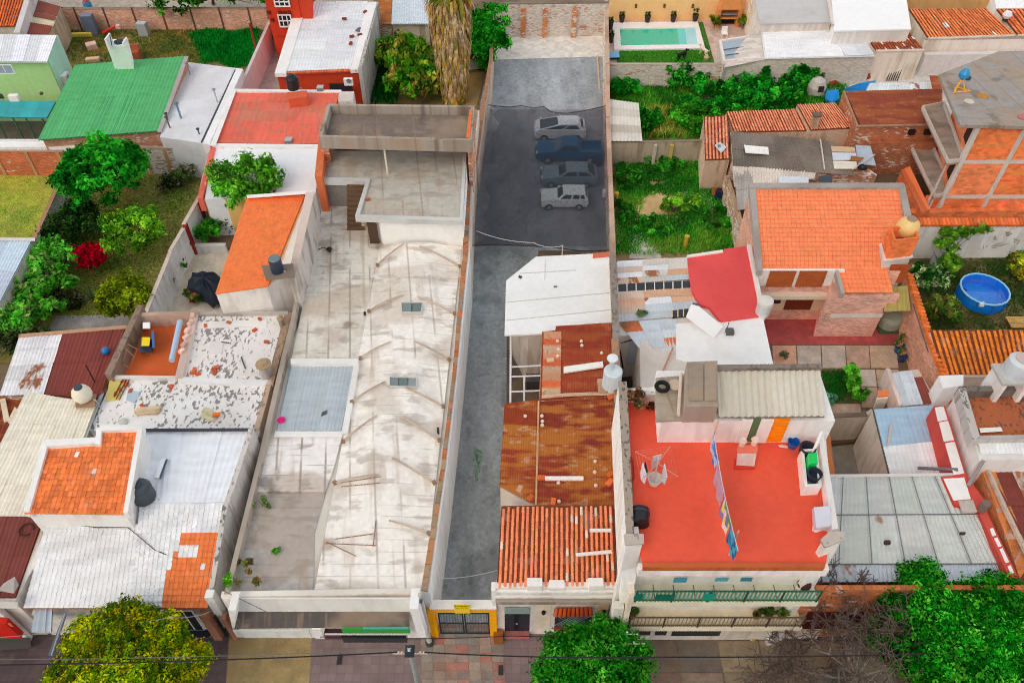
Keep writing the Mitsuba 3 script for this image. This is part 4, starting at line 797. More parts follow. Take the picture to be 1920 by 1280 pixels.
single('scrap_board', 'yellow board with iron rods at the left of the lower roof', 'board', [(extr(pg(3.8,-23.12,29.69,-22.22,29.77,-22.1,28.12,-22.79,28.05),3.68,3.76),(226,208,120))] + [(tube([(a[0], a[1],3.82),(b[0], b[1],3.82)],.03,5),(104,62,44)) for a, b in zip(pg(3.8,-22.28,29.94,-22.07,29.86,-21.92,29.77), pg(3.8,-22.39,28.28,-22.22,28.12,-22.01,28.05))], PLA,(230,210,120),.5)
k2 = thing('timber_stack', 'stack of pale boards on the lower roof', 'timber stack'); wood_planks(k2,(-20.15,27.14,3.7),9,(1.25,.16,.09),.06,(206,182,150))
k2 = thing('timber_stack', 'small heap of yellowish boards near the right of the lower roof', 'timber stack'); wood_planks(k2,(-16.71,26.88,3.7),6,(.9,.2,.06),-.5,(216,206,168)); pk2('offcut', box((-16.24,26.91,3.95),(.4,.2,.12),.2), PLN,(234,120,40))
single('glass_sheet', 'blue grey sheet lying by the rods on the lower roof', 'sheet', extr(pg(3.8,-21.81,28.9,-21.07,28.66,-21.13,27.89,-21.68,28.12),3.7,3.76), 'gloss', (176,196,208))
single('bucket', 'upturned white bowl beside the timber stack', 'bowl', lathe([(.26,0),(.24,.12),(.12,.2),(.001,.21)],(-21.32,26.57,3.68),16), PLN,(196,202,190))
k2 = thing('washing_machine', 'blue and yellow mop bucket on the orange terrace', 'bucket')
pk2('tub', hull([*[(-22.3,32.72,3.8),(-21.53,32.72,3.8),(-21.31,31.6,3.8),(-22.03,31.68,3.8)], *[(-22.59,33.15,3.15),(-21.94,33.15,3.15),(-21.77,32.18,3.15),(-22.38,32.27,3.15)]]), 'gloss', (44,60,92)); pk2('insert', hull([*[(-22.04,32.61,4.1),(-21.59,32.61,4.1),(-21.44,31.92,4.1),(-21.88,31.92,4.1)], *[(-22.36,32.99,3.7),(-21.78,32.99,3.7),(-21.66,32.2,3.7),(-22.17,32.2,3.7)]]), 'gloss', (248,214,30)); pk2('panel', hull([*[(-21.57,32.95,4.3),(-21.41,32.95,4.3),(-21.07,31.75,4.1),(-21.2,31.75,4.1)], *[(-22.26,34,3.2),(-22.09,34,3.2),(-21.62,32.57,3.2),(-21.75,32.57,3.2)]]), 'gloss', (50,110,180))
k2 = thing('appliance', 'white appliance at the back of the orange terrace', 'appliance'); pk2('case', hull([*[(-22.37,33.76,4.2),(-21.91,33.76,4.2),(-21.75,33.22,4.2),(-22.2,33.22,4.2)], *[(-23.08,34.84,3.1),(-22.61,34.84,3.1),(-22.44,34.28,3.1),(-22.9,34.28,3.1)]]), PLN,(226,226,226)); pk2('top', hull([(-22.29,33.68,4.24),(-21.91,33.68,4.24),(-21.77,33.23,4.24),(-22.15,33.23,4.24),(-22.32,33.72,4.2),(-21.93,33.72,4.2),(-21.79,33.27,4.2),(-22.18,33.27,4.2)]), PLN,(246,246,246))
single('gutter_pipe', 'pale blue length of gutter along the orange terrace', 'pipe', [tube([(-20.39,34.29,3.75),(-19.97,31.05,3.75)],.17,10)], PLN,(176,204,230))
single('chair_frame', 'rusty chair frame against the brown parapet', 'chair frame', cat([tube(x,.025,5) for x in ([(-22.86,31.74,4.2),(-21.99,30.98,4.2),(-22.19,30.43,3.8),(-23.07,31.01,3.8),(-22.86,31.74,4.2)],[(-22.55,31.77,4.4),(-21.85,31.35,4.4),(-22.12,31,4)],[(-22.6,31.53,4.2),(-22.7,30.75,3.9)])]), PLN,(150,120,100))
def vent(label, c, r, h, col, cap=(176,150,120)):
    k = thing('roof_vent', label, 'vent'); part(k, 'stack', lathe([(r,0),(r, h),(r * .8, h),(r * .8, h - .1),(.01, h - .1)], c,16), PLA, col,.6)
    part(k, 'cap', lathe([(r * 1.25, h + .04),(r * 1.3, h + .14),(r * .8, h + .2),(r * .7, h + .3),(r * .3, h + .34),(.01, h + .35)], c,16), PLA, cap,.6); return k
vent('round concrete vent by the right edge of the cluttered roof', (-14.06,29.77,3.8),.34,1.0,(176,170,164))
vent('small twisted grey vent at the back of the cluttered roof', (-13.99,33.79,3.8),.16,.6,(156,140,126))
for a, b, lab in zip(pg(3.9,-15.91,31.25,-18.86,29.29,-17.37,32.45), pg(3.9,-15.45,30.34,-19.24,33.11,-16.87,32.36),('short dark rod on the upper roof', 'long dark strip along the left of the upper roof', 'small dark offcut on the upper roof')):
    single('rod', lab, 'rod', tube([(a[0], a[1],3.86),(b[0], b[1],3.86)],.035,5), PLN,(54,56,62))

# ================================================================ left side, gardens and houses further back
# ---- orange roof house with the black tank
k = thing('orange_roof_house', 'narrow house with plain orange roof and grey stained gable wall', 'house')
c4 = [(-17.68,43.27,6.3),(-13.78,43.34,6.6),(-14.36,36.34,5.95),(-17.77,34.71,5.7)]
pk('wall', solid(V3([(-17.68,43.27,6.3),(-13.71,43.34,6.6),(-13.47,36.53,6),(-14.78,35.15,5.9),(-17.77,34.71,5.7)]) - [0,0,.08],0), PLA,(236,232,226),.4)
rf = pk('roof', quad_slab([(-17.71,43.3,6.32),(-13.71,43.37,6.62),(-14.66,35.08,5.93),(-17.78,34.65,5.72)],.05), 'clay', (236,112,50),.08)
flat_tiles(rf,[(-17.7,43.28,6.34),(-13.74,43.34,6.64),(-14.65,35.05,5.95),(-17.77,34.63,5.74)],26,34,(246,134,76), vary=.02, wear=.06, thick=.02, lip=.025)
g4 = [(-13.54,42.9,7.1),(-13.05,42.9,7.1),(-13.01,35.26,6.5),(-13.36,35.26,6.5)]
pk('gable_wall', hull(np.vstack([g4, V3(g4) * [1,1,0]])), PLA,(204,198,192),.95, label='grey side wall with black stains')
pk('coping', hull(np.vstack([[(-17.66,43.22,6.6),(-13.2,43,7.15),(-13.07,42.65,7.15),(-17.51,42.87,6.6)], V3([(-17.83,43.63,6.3),(-13.3,43.34,6.9),(-13.17,42.99,6.9),(-17.68,43.27,6.3)])])), PLA,(236,234,230),.4)
pk('coping', hull(np.vstack([V3([(-13.5,42.76,7.2),(-12.94,42.76,7.2),(-12.9,35.15,6.6),(-13.35,35.15,6.6)]), V3([(-13.54,42.9,7.1),(-12.98,42.9,7.1),(-12.94,35.26,6.5),(-13.39,35.26,6.5)])])), PLA,(214,196,186),.6)
pk('tower', hull([*[(-14.94,35.76,6.9),(-13.18,35.95,6.9),(-12.83,34.73,6.9),(-14.42,34.54,6.9)], *[(-16.77,40.15,3),(-14.8,40.36,3),(-14.4,38.99,3),(-16.19,38.78,3)]]), PLA,(240,240,238),.25, label='white tank tower')
pk('tower_slab', hull([*[(-14.97,35.75,7),(-13.1,35.94,7),(-12.76,34.66,7),(-14.41,34.43,7)], *[(-15.03,35.88,6.88),(-13.15,36.07,6.88),(-12.81,34.8,6.88),(-14.46,34.56,6.88)]]), PLA,(150,138,126),.8)
water_tank('water_tank', 'black tank on the white tower of the orange roofed house', (-13.89,35.27,7),.38,.95,(52,64,78), kind='drum', lid=(110,124,134))
single('hose', 'yellow hose along the edge of the orange roof', 'hose', tube([(-13.92,36.57,6.7),(-13.96,38.34,6.6),(-13.72,40.81,6.75),(-13.49,42.01,6.9)],.03,6), PLN,(240,176,60))
# ---- patio
structure('patio', flat(pg(0.06,-24.35,45.24,-20.59,45.24,-18.99,38.53,-24.47,38.53),.06), 'soil', (206,196,178),.1, 'beige patio floor with a dark tarpaulin')
k = thing('low_wall', 'low white pierced wall at the back of the patio', 'wall'); pk('wall', wallseg((-23.8,45.06,0),(-21.04,45.06,0),0,.75,.2), PLA,(204,204,204),.4); pk('coping', wallseg((-23.8,45.06,0),(-21.04,45.06,0),.75,.82,.3), PLA,(214,212,210),.4)
tp = pg(0.9,-22.81,41.61,-22.56,42.06,-21.13,42.06,-20.51,41.83,-20.15,40.84,-19.97,39.23,-20.47,38.92,-21.54,39.66,-22.67,40.03)
q = V3(tp)[:, :2]; ctr = q.mean(0); ring = []
V_ = [V3([*ctr,1.55])]; F_ = []
for s_, z_ in ((.45,1.3),(.8,.95),(1.0,.3)):
    for i, p_ in enumerate(np.vstack([q + (np.roll(q,-1,0) - q) * t for t in (0,.5)]).reshape(2,-1,2).transpose(1,0,2).reshape(-1,2)):
        V_.append([*(ctr + (p_ - ctr) * s_), z_ + (.22 if i % 2 else -.05)])
m_ = 18
for i in range(m_):
    j = (i + 1) % m_; F_.append((0,1 + i,1 + j))
    for r_ in range(2): a, b, c, d = 1 + r_ * m_ + i,1 + r_ * m_ + j,1 + (r_ + 1) * m_ + j,1 + (r_ + 1) * m_ + i; F_ += [(a, d, c),(a, c, b)]
single('tarpaulin', 'dark blue tarpaulin draped over a heap on the patio', 'tarpaulin', (V3(V_), V3(F_)), PLN,(36,44,58))
# ---- garden
structure('garden_lawn', flat(pg(0.03,-60.29,55.58,-25.05,55.58,-24.45,43.49,-25.05,34.17,-46.99,34.17),.03), 'soil', (134,132,66),.35, 'patchy lawn of the left garden')
grass('lawn_grass', 'patchy green and straw coloured grass of the left garden', 'grass', pg(0.03,-36.89,54.68,-25.41,55.28,-25.25,48.41,-25.37,39.61,-28.33,38.05,-32.69,38.05,-35.66,45.27),26000,.10,[(120,106,54),(112,124,50),(84,124,42),(66,112,38)],4, z=.03)
structure('corner_lawn', flat(pg(0.05,-51.16,55.1,-37.35,55.1,-36.14,46.66,-46.69,46.66),.04), 'soil', (168,170,72),.25, 'mown corner lawn at the left edge')
grass('lawn_grass', 'yellowing mown grass in the corner lawn at the left edge', 'grass', pg(0.03,-49.34,54.98,-37.36,54.98,-36.19,46.75,-45.13,46.75),16000,.08,[(210,192,96),(190,188,84),(150,180,66),(106,160,50)],5, z=.03)
structure('garden_path', flat(pg(0.05,-31.2,38.44,-26.31,38.54,-25.42,36.92,-31.15,36.92),.05), 'soil', (156,152,150),.2, 'grey concrete path by the maroon roof')
k = thing('garden_wall', 'rendered white wall between the corner lawn and the garden trees', 'wall')
pk('wall', wallseg((-34.65,50.63,2.4),(-33.8,43.65,2.4),0,2.4,.22), PLA,(226,228,232),.35); pk('coping', wallseg((-34.65,50.63,2.4),(-33.8,43.65,2.4),2.4,2.46,.3), 'clay', (176,132,100),.5)
k = thing('garden_wall', 'white wall with dark red pillars along the right of the garden', 'wall')
pts = pg(2.6,-23.83,53.76,-23.2,48.87,-23.5,44.95,-23.75,42.26,-23.6,36.38)
for i,(a, b) in enumerate(zip(pts, pts[1:])):
    h = [2.9,2.7,2.5,2.4][i]; pk('wall', wallseg(a, b,0, h,.2), PLA,(224,228,232),.5); pk('coping', wallseg(a, b, h, h + .06,.28), PLA,(206,190,180),.7)
for a in pg(2.6,-23.4,52.1,-23.29,47.7,-23.5,44.95): pk('pillar', box((a[0] + .1, a[1],1.35),(.3,.32,2.75)), PLN,(140,40,36))
for lab, a, b, h, mat, c, w in (('bare orange brick wall behind the corner lawn', (-44.65,54.96,2.3),(-36.09,54.81,2.3),2.3, 'brickwork', (206,104,58),.0),('grey old brick wall behind the big green tree', (-29.95,55.11,2.5),(-24.21,54.81,2.5),2.5, 'brickwork', (176,150,132),.62)):
    k = thing('garden_wall', lab, 'wall'); pk('wall', wallseg(a, b,0, h,.25), mat, c, w); pk('coping', wallseg(a, b, h, h + .05,.3), PLA,(176,152,134),.6)
    n = 3
    for i in range(n + 1):
        t = (i + .15) / (n + .3); pk('pillar', box((a[0] + (b[0] - a[0]) * t, a[1] + (b[1] - a[1]) * t - .05, h / 2),(.25,.3, h)), PLA,(196,150,110),.3)
k = thing('shed', 'shed with pale blue sheet roof at the left edge', 'shed')
pk('wall', solid([(-42.84,43.16,2.9),(-33.41,43.05,2.9),(-33.03,36.67,2.8),(-42.22,37.26,2.8)],0), PLA,(206,200,194),.6)
rf = pk('roof', quad_slab([(-42.78,43.1,2.95),(-33.38,43.05,2.95),(-32.94,36.52,2.85),(-42.11,37.11,2.85)],.04), 'sheet', (186,200,214),.05); sheets(rf,[(-42.76,43.08,2.97),(-33.38,42.96,2.97),(-32.96,36.5,2.87),(-42.08,37.09,2.87)],6,2, col=(196,212,228), wear=.03)
pk('kerb', hull(np.vstack([[(-42.72,43.15,3.1),(-33.17,43.04,3.1),(-33.03,42.69,3.1),(-42.54,42.81,3.1)], V3([(-43.2,43.64,2.7),(-33.54,43.52,2.7),(-33.4,43.17,2.7),(-43.02,43.29,2.7)])])), PLA,(220,216,212),.5)
g = lambda p, z: (p[0], p[1], z)
b0 = (-33.28,53.11,0)
tree('garden_tree', 'large round bright green tree against the garden wall', g(b0,0), ball(g((-30.58,49.63,3.6),3.6),3.6,2.6,8,1),9000,.19,[(30,128,34),(44,150,40),(24,100,30),(62,166,48)], r0=.22, seed=1)
tree('garden_shrub', 'dark leafy shrub in front of the white garden wall', g((-33.21,47.16,0),0), ball(g((-32.27,46.26,1.5),1.5),2.2,1.5,6,2),3600,.15,[(34,66,30),(46,84,36),(28,54,28),(70,92,44)], 'shrub', r0=.1, seed=2)
tree('garden_tree', 'small loose lime green tree in the middle of the garden', g((-27.68,45.31,0),0), ball(g((-26.7,44.72,2.3),2.3),2.1,1.5,8,3,.7),3000,.14,[(104,160,38),(84,146,36),(130,176,50),(64,116,34)], r0=.1, seed=3, clump=.38)
tree('flower_bush', 'bright crimson flowering bush between the garden trees', g((-30.6,43.52,0),0), ball(g((-29.9,42.97,1.3),1.3),1.1,.9,6,4),1500,.16,[(190,14,44),(214,24,54),(150,10,36)], 'bush', r0=.06, seed=4)
tree('climbing_plant', 'sprawling light green creeper over the left fence', g((-33.58,40.17,0),0),[(*g(P@(x, y, z), z), r_, r_, h_) for x, y, z, r_, h_ in () ] or [((-32.13,42.97,1.6)[0],(-32.13,42.97,1.6)[1],1.6,2.2,1.4,.9),((-33.05,41.61,1.7)[0],(-33.05,41.61,1.7)[1],1.7,1.6,1.6,.9),((-31.29,39.98,1.7)[0],(-31.29,39.98,1.7)[1],1.7,1.7,1.4,.9),((-32.21,38.66,1.7)[0],(-32.21,38.66,1.7)[1],1.7,1.5,1.5,.9),((-31.03,37.24,1.6)[0],(-31.03,37.24,1.6)[1],1.6,1.5,1.1,.8),((-32.57,36.6,1.5)[0],(-32.57,36.6,1.5)[1],1.5,1.3,1.4,.8)],5600,.17,[(76,160,44),(96,180,56),(58,130,40),(120,150,80)], 'creeper', r0=.12, seed=5, clump=.36, shell_=.4)
tree('creeper_shade', 'dull dark undergrowth at the bottom of the left garden', g((-33.11,35.61,0),0),[((-32.89,35.25,0.9)[0],(-32.89,35.25,0.9)[1],.9,2.2,2.0,.7),((-31.32,35.44,0.7)[0],(-31.32,35.44,0.7)[1],.7,1.8,1.2,.6),((-31.3,39.65,0.5)[0],(-31.3,39.65,0.5)[1],.5,1.4,1.6,.5)],3000,.15,[(64,80,44),(84,92,58),(54,66,40),(106,100,76)], 'undergrowth', r0=.06, seed=6, shell_=.2)
tree('topiary_shrub', 'rounded yellowish green shrub beside the brown parapet', g((-26.41,38.59,0),0), ball(g((-25.65,38.1,1.9),1.9),1.95,1.7,7,7,.5),5200,.11,[(128,150,26),(150,166,34),(104,128,24),(84,108,24)], 'shrub', r0=.1, seed=7, clump=.3)
k = thing('yucca', 'spiky yucca plant between the shrub and the creeper', 'plant'); r = np.random.default_rng(9)
for i in range(26):
    a = 2 * math.pi * i / 13 + r.uniform(-.2,.2); e = .35 + .75 * (i // 13) + r.uniform(-.15,.15); b = V3((-29.02,39.75,0.4)) ; L = r.uniform(.9,1.25)
    d = V3([math.cos(a) * math.cos(e), math.sin(a) * math.cos(e), math.sin(e)]); s = V3([-math.sin(a), math.cos(a),0]) * .055
    m = b + d * L * .5; t = b + d * L - [0,0,.12]
    pk('frond', (V3([b - s * .6, b + s * .6, m + s, t, m - s]), V3([(0,1,2),(0,2,4),(4,2,3)])), 'leaf', jit([(96,116,70),(120,130,84),(70,92,56)][i % 3],.1))
tree('garden_tree', 'green tree behind the narrow orange roofed house', g((-20.69,49.44,0),0), ball(g((-19.55,48.44,3.4),3.4),2.7,2.2,8,8,.6),4600,.15,[(70,140,34),(90,160,44),(50,110,30),(110,176,56)], r0=.14, seed=8)
tree('garden_bush', 'small round glossy bush beside the red pillar', g((-22.96,46.54,0),0), ball(g((-22.59,46.19,1),1.0),1.15,1.0,6,9,.4),1800,.13,[(60,140,36),(84,166,48),(40,104,30)], 'bush', r0=.06, seed=9, clump=.25)
tree('potted_plant', 'bushy plant with flowers at the front of the patio', g((-22.28,40.06,0),0), ball(g((-22.08,39.86,0.5),.5),.8,.5,6,10),800,.13,[(80,110,50),(130,140,70),(60,84,40),(190,110,70)], 'plant', r0=.05, seed=10, clump=.22)
tree('wall_plant', 'leafy climbers at the foot of the white pillared wall', g((-24.16,43.52,0),0),[((-23.75,44.49,0.7)[0],(-23.75,44.49,0.7)[1],.7,.35,.9,.7),((-23.71,42.85,0.6)[0],(-23.71,42.85,0.6)[1],.6,.4,1.0,.6),((-23.89,41,0.5)[0],(-23.89,41,0.5)[1],.5,.35,.6,.5)],700,.12,[(90,150,50),(60,110,40)], 'climber', r0=.03, seed=11, clump=.2)
tree('garden_bush', 'loose dark undergrowth beneath the grey old brick wall', g((-27.69,54.72,0),0),[((-26.61,53.87,0.6)[0],(-26.61,53.87,0.6)[1],.6,1.2,.9,.6),((-27.61,53.06,0.4)[0],(-27.61,53.06,0.4)[1],.4,.9,.8,.4),((-21.76,47.38,0.6)[0],(-21.76,47.38,0.6)[1],.6,1.2,.8,.6)],1200,.13,[(56,84,36),(80,100,50),(44,66,30),(150,140,110)], 'bush', r0=.05, seed=12)
# ---- houses along the back left
k = thing('green_roof_house', 'low house with bright green corrugated roof and white chimney tower', 'house')
c4 = [(-37.89,64.59,4.5),(-28.71,66.21,4.5),(-28.31,55.86,3.5),(-37.44,54.56,3.5)]
pk('wall', solid(V3([(-37.89,64.59,4.5),(-28.71,66.21,4.5),(-28.32,56.17,3.5),(-37.34,54.94,3.5)]) - [0,0,.1],0), 'brickwork', (196,140,112),.1)
rf = pk('roof', quad_slab(c4,.05), 'sheet', (60,140,90),0.02); sheets(rf, c4,10,2, col=(88,178,112), wear=.015, wave=.3, amp=.03, vary=.03)
pk('verge', hull(np.vstack([[(-28.75,65.97,4.62),(-28.38,65.97,4.62),(-27.95,55.52,3.62),(-28.29,55.52,3.62)], V3([(-29.02,66.59,4.3),(-28.65,66.59,4.3),(-28.21,56.02,3.3),(-28.55,56.02,3.3)])])), PLA,(176,168,170),.3)
ch = pk('tank_tower', hull([*[(-33.84,63.39,6.9),(-32.2,63.39,6.9),(-32.44,64.52,6.9),(-33.97,64.52,6.9)], *[(-34.29,64.13,4.3),(-32.67,64.13,4.3),(-33.1,65.44,4.3),(-34.64,65.44,4.3)]]), PLA,(240,244,244),.08, label='white tower on the green roof')
part(ch, 'ridge', box(V3((-33.56,63.53,7.2)) + 0,(.12,1.1,.9)), PLA,(240,242,242)); part(ch, 'lid', lathe([(.4,0),(.4,.12),(.2,.2),(.01,.2)],(-32.94,63.91,6.92),14), PLN,(50,62,76))
part(ch, 'parapet', box(V3((-32.35,63.74,7.05)),(.1,1.0,.35)), PLA,(240,242,242))
pk('antenna', tube([(-33.4,63.39,6.9),(-33.15,63.23,7.9)],.04,5), PLN,(50,60,60))
k2 = pk('slab_roof', extr(pg(3.5,-29.11,67.06,-24.2,65.91,-24.07,54.04,-27.97,55.02),0,3.5), PLA,(222,224,230),.25, label='white flat slab roof')
pk2('kerb', extr(pg(3.7,-24.32,65.63,-23.71,65.44,-23.68,53.73,-24.18,53.73),2.8,3.7), PLA,(240,242,244),.25); pk2('gutter', extr(pg(3.6,-24.53,65.63,-24.39,65.63,-24.37,54.18,-24.49,54.18),3.4,3.56), PLN,(70,76,84))
for i,(a, h, c_) in enumerate(zip(pg(3.5,-27.05,57.76,-24.71,60.24,-24.93,55.4,-28.07,57.52,-27.55,56.33,-28.27,64.87),(1.3,1.1,.4,.5,.9,1.0),((120,146,170),(170,184,196),(90,90,96),(80,84,92),(116,96,80),(150,156,164)))):
    v_ = thing('vent_pipe', ['tall bluish vent pipe with hood on the white slab', 'pale vent pipe near the right kerb of the white slab', 'short dark pipe at the front of the white slab', 'small dark pipe by the green roof edge', 'brown pipe at the front left of the white slab', 'thin grey pipe at the back of the white slab'][i], 'vent pipe')
    part(v_, 'pipe', tube([(a[0], a[1],3.4),(a[0], a[1],3.5 + h)],.09 if i == 0 else .06,8), PLN, c_); part(v_, 'hood', lathe([(.2 if i == 0 else .12,0),(.16,.08),(.01,.18)],(a[0], a[1],3.52 + h),10), PLN, tuple(x * .8 for x in c_))
k = thing('lime_house', 'two storey lime green house with white sheet roof', 'house')
pk('wall', solid([(-51.51,67.34,5.9),(-39.91,67.14,5.9),(-39.13,62.95,5.8),(-49.36,62.95,5.8)],0), PLA,(178,226,150),.12)
pk('side_wall', hull(np.vstack([[(-40.01,67.34,5.85),(-39.87,67.34,5.85),(-39.05,63.05,5.75),(-39.19,63.05,5.75)], V3([(-40.01,67.34,5.85),(-39.87,67.34,5.85),(-39.05,63.05,5.75),(-39.19,63.05,5.75)]) * [1,1,0]])), PLA,(176,228,206),.12, label='pale aqua side wall')
rf = pk('roof', quad_slab([(-51.4,67.23,6),(-39.78,67.03,6),(-38.86,62.49,5.9),(-49.07,62.49,5.9)],.06), PLN,(220,222,228)); sheets(rf,[(-51.37,67.19,6.02),(-39.76,66.99,6.02),(-38.83,62.45,5.92),(-49.04,62.45,5.92)],10,1, col=(232,234,240), wear=.02)
YL = -1
wp = (-42.55,62.77,5.8)[1]
def at_wall(px0, px1, z0, z1, y): return (px0, y, z0),(px1, y, z1)
sc = lambda px, y, z: None
window(k,(-42.04,59.35,7.37),(-39.86,59.35,6.54), frame=(226,232,236), nx=3, col=(150,170,184), fw=.08)
pk('balcony_box', vbox((-41.08,59.2,4.88),(-40.34,59.2,4.4),.4), PLN,(240,240,240)); pk('window', vbox((-42.81,59.3,4.83),(-41.74,59.3,4.39),.05), 'pane_dark')
pk('wall_lamp', vbox((-38.53,59.3,5.02),(-38.35,59.3,4.83),.25), PLN,(90,84,60))
a = V3((-38.98,64.49,3.2)); k2 = thing('air_conditioner', 'white air conditioner on the side of the lime house', 'air conditioner'); pk2('case', box((a[0] - .1, a[1],3.4),(.4,.9,.7)), PLN,(236,238,240)); pk2('grille', tube([(a[0] + .1, a[1],3.4),(a[0] + .12, a[1],3.4)],.26,14), PLN,(150,154,160))
k2 = thing('carport', 'turquoise sheet carport in front of the lime house', 'carport')
rf = pk2('roof', quad_slab([(-50.25,61.62,2.9),(-38.91,61.36,2.9),(-39.08,59.4,2.5),(-49.97,59.73,2.5)],.05), PLN,(60,150,160)); sheets(rf,[(-50.22,61.58,2.92),(-38.89,61.32,2.92),(-39.06,59.37,2.52),(-49.94,59.7,2.52)],9,1, col=(70,176,184), wear=.02)
for a in pg(2.4,-39.64,59.23,-40.98,59.23,-42.06,59.23,-43.49,59.23): pk2('post', tube([(a[0], a[1] + .3,0),(a[0], a[1] + .3,2.45)],.07,8), PLN,(70,110,90))
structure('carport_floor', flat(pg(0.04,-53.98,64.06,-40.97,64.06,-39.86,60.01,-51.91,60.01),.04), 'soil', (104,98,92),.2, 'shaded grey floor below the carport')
k = thing('boundary_wall', 'white boundary wall in front of the carport', 'wall')
pk('wall', extr(pg(2.6,-46.74,56.03,-35.06,56.03,-35.09,54.96,-46.21,54.96),0,2.6), PLA,(240,240,240),.25); pk('coping', extr(pg(2.7,-46.65,55.95,-34.99,55.95,-34.9,55.72,-46.54,55.72),2.6,2.7), PLA,(226,226,224),.4)
# ---- back yard behind the green roof
structure('back_lawn', flat(pg(0.03,-48.61,82.28,-26,82.28,-26.3,69.26,-43.5,69.26),.03), 'soil', (116,100,58),.7, 'rough back yard behind the green roof')
grass('yard_grass', 'bright green long grass at the right of the back yard', 'grass', pg(0.03,-33.68,79.39,-31.56,80.82,-28.88,80.1,-26.09,81.91,-25.61,72.93,-27.18,72.09,-29.22,73.57,-30.57,73.14,-31.88,76.41),9500,.34,[(20,120,40),(26,140,48),(16,104,36)],6, z=.03, w=.05)
grass('yard_grass', 'dry patchy grass over the rubble in the back yard', 'grass', pg(0.03,-47.18,80.34,-31.97,81.3,-30.42,73.35,-42.36,70.25),12000,.16,[(170,140,70),(120,120,50),(70,104,40),(60,110,40)],7, z=.03, w=.04)
k = thing('brick_wall', 'long pinkish brick wall at the back of the yard', 'wall')
a, b = (-46.07,80.65,2.2),(-25.28,80.65,2.2); pk('wall', wallseg(a, b,0,2.2,.25), 'brickwork', (220,164,140),.05); pk('coping', wallseg(a, b,2.2,2.27,.32), PLA,(150,132,116),.5)
for i in range(7): t = (i + .4) / 7; pk('pillar', box((a[0] + (b[0] - a[0]) * t, a[1] - .12,1.2),(.14,.14,2.4)), PLN,(104,76,64))
structure('far_ground', flat(pg(0.02,-79.31,96.32,-16.37,96.32,-15.12,85.86,-73.29,85.86),.02), 'soil', (176,166,154),.2, 'pale ground beyond the brick wall')
for lab, nm, cat_, a, s, c_, rz, mt in (('tall slate blue cabinet against the brick wall', 'cabinet', 'cabinet', (-43.36,79.57,0),(1.1,.8,2.0),(104,116,140),.1, 'plain'),('grey slatted crate against the brick wall', 'crate', 'crate', (-37.92,79.33,0),(1.0,.7,1.3),(166,172,176),-.1, 'plain'),('yellow plank fallen by the cabinet', 'plank', 'plank', (-44.58,78.98,0),(2.6,.3,.35),(226,206,90),.06, 'timber'),('pinkish block lying in the dry grass', 'rubble_block', 'block', (-42.35,76.47,0),(1.0,.9,.5),(206,170,156),.5, 'plaster'),('low pale rubble behind the green roof', 'rubble_block', 'block', (-41.31,73.84,0),(1.3,.6,.3),(196,170,140),.2, 'plaster'),('brown armchair behind the white tower', 'armchair', 'chair', (-37.23,74.27,0),(1.0,.9,.9),(168,92,66),.1, 'plain')):
    k2 = thing(nm, lab, cat_); pk2('body', box((a[0], a[1], s[2] / 2 + .02), s, rz), mt, c_,.3)
    pk2('top' if nm != 'armchair' else 'backrest', box((a[0], a[1] + (s[1] * .4 if nm == 'armchair' else 0), s[2] + (.25 if nm == 'armchair' else .05)),(s[0] * .96, s[1] * (.2 if nm == 'armchair' else .94),.5 if nm == 'armchair' else .06), rz), mt, tuple(min(255, x * 1.12) for x in c_),.3)
k2 = thing('ride_on_toy', 'red child ride on toy by the brick wall', 'toy'); a = (-41.99,80.8,0.5); pk2('body', tube([(-42.16,79.3,0.3),(-41.47,79.39,0.6),(-40.77,79.8,0.8)],[.2,.16,.14],8), 'gloss', (206,50,40)); pk2('seat', box((-40.46,79.47,0.9),(.4,.4,.3)), 'gloss', (226,190,190))
k2 = thing('umbrella_frame', 'blue barrel with red top behind the brick wall', 'barrel'); pk2('drum', lathe([(.4,0),(.42,.5),(.4,1.0),(.01,1.0)], g((-43.82,81.46,2),1.6),14), 'gloss', (60,140,190)); pk2('lid', lathe([(.3,1.02),(.25,1.2),(.01,1.22)], g((-43.82,81.46,2),1.6),12), 'gloss', (206,70,50))
tree('back_tree', 'overhanging green tree at the top left behind the brick wall', g((-32.79,86.69,0),0),[((-34.18,81.45,3)[0],(-34.18,81.45,3)[1],2.6,2.6,2.0,1.6),((-30.95,82.72,3)[0],(-30.95,82.72,3)[1],3,3.0,2.4,1.8),((-27.52,82.21,3)[0],(-27.52,82.21,3)[1],2.6,2.2,1.6,1.4)],4200,.22,[(56,130,34),(84,160,44),(36,90,28)], r0=.2, seed=13)
k = thing('clay_roof_house', 'house with orange clay roof at the top left corner', 'house')
pk('wall', solid([(-57.5,83,4.3),(-49.18,83,4.3),(-47.48,74.01,3.5),(-53.39,73.57,3.5)],0), PLA,(214,206,200),.4); rf = pk('roof', quad_slab([(-57.4,82.85,4.36),(-49.09,82.85,4.36),(-47.39,73.88,3.56),(-53.3,73.44,3.56)],.04), 'clay', (150,70,40),.4)
barrel_tiles(rf,[(-57.37,82.8,4.38),(-49.17,82.8,4.38),(-47.47,73.84,3.58),(-53.27,73.4,3.58)],24,9,(236,112,52), wear=.3, limit=80)
pk('parapet', hull(np.vstack([[(-48.82,82.03,4.7),(-48.28,82.03,4.7),(-46.04,71.87,3.9),(-46.59,71.87,3.9)], V3([(-48.82,82.03,4.7),(-48.28,82.03,4.7),(-46.04,71.87,3.9),(-46.59,71.87,3.9)]) * [1,1,.5]])), PLA,(214,212,214),.4)
k = thing('maroon_shed', 'shed with two maroon roof panels at the top left', 'shed')
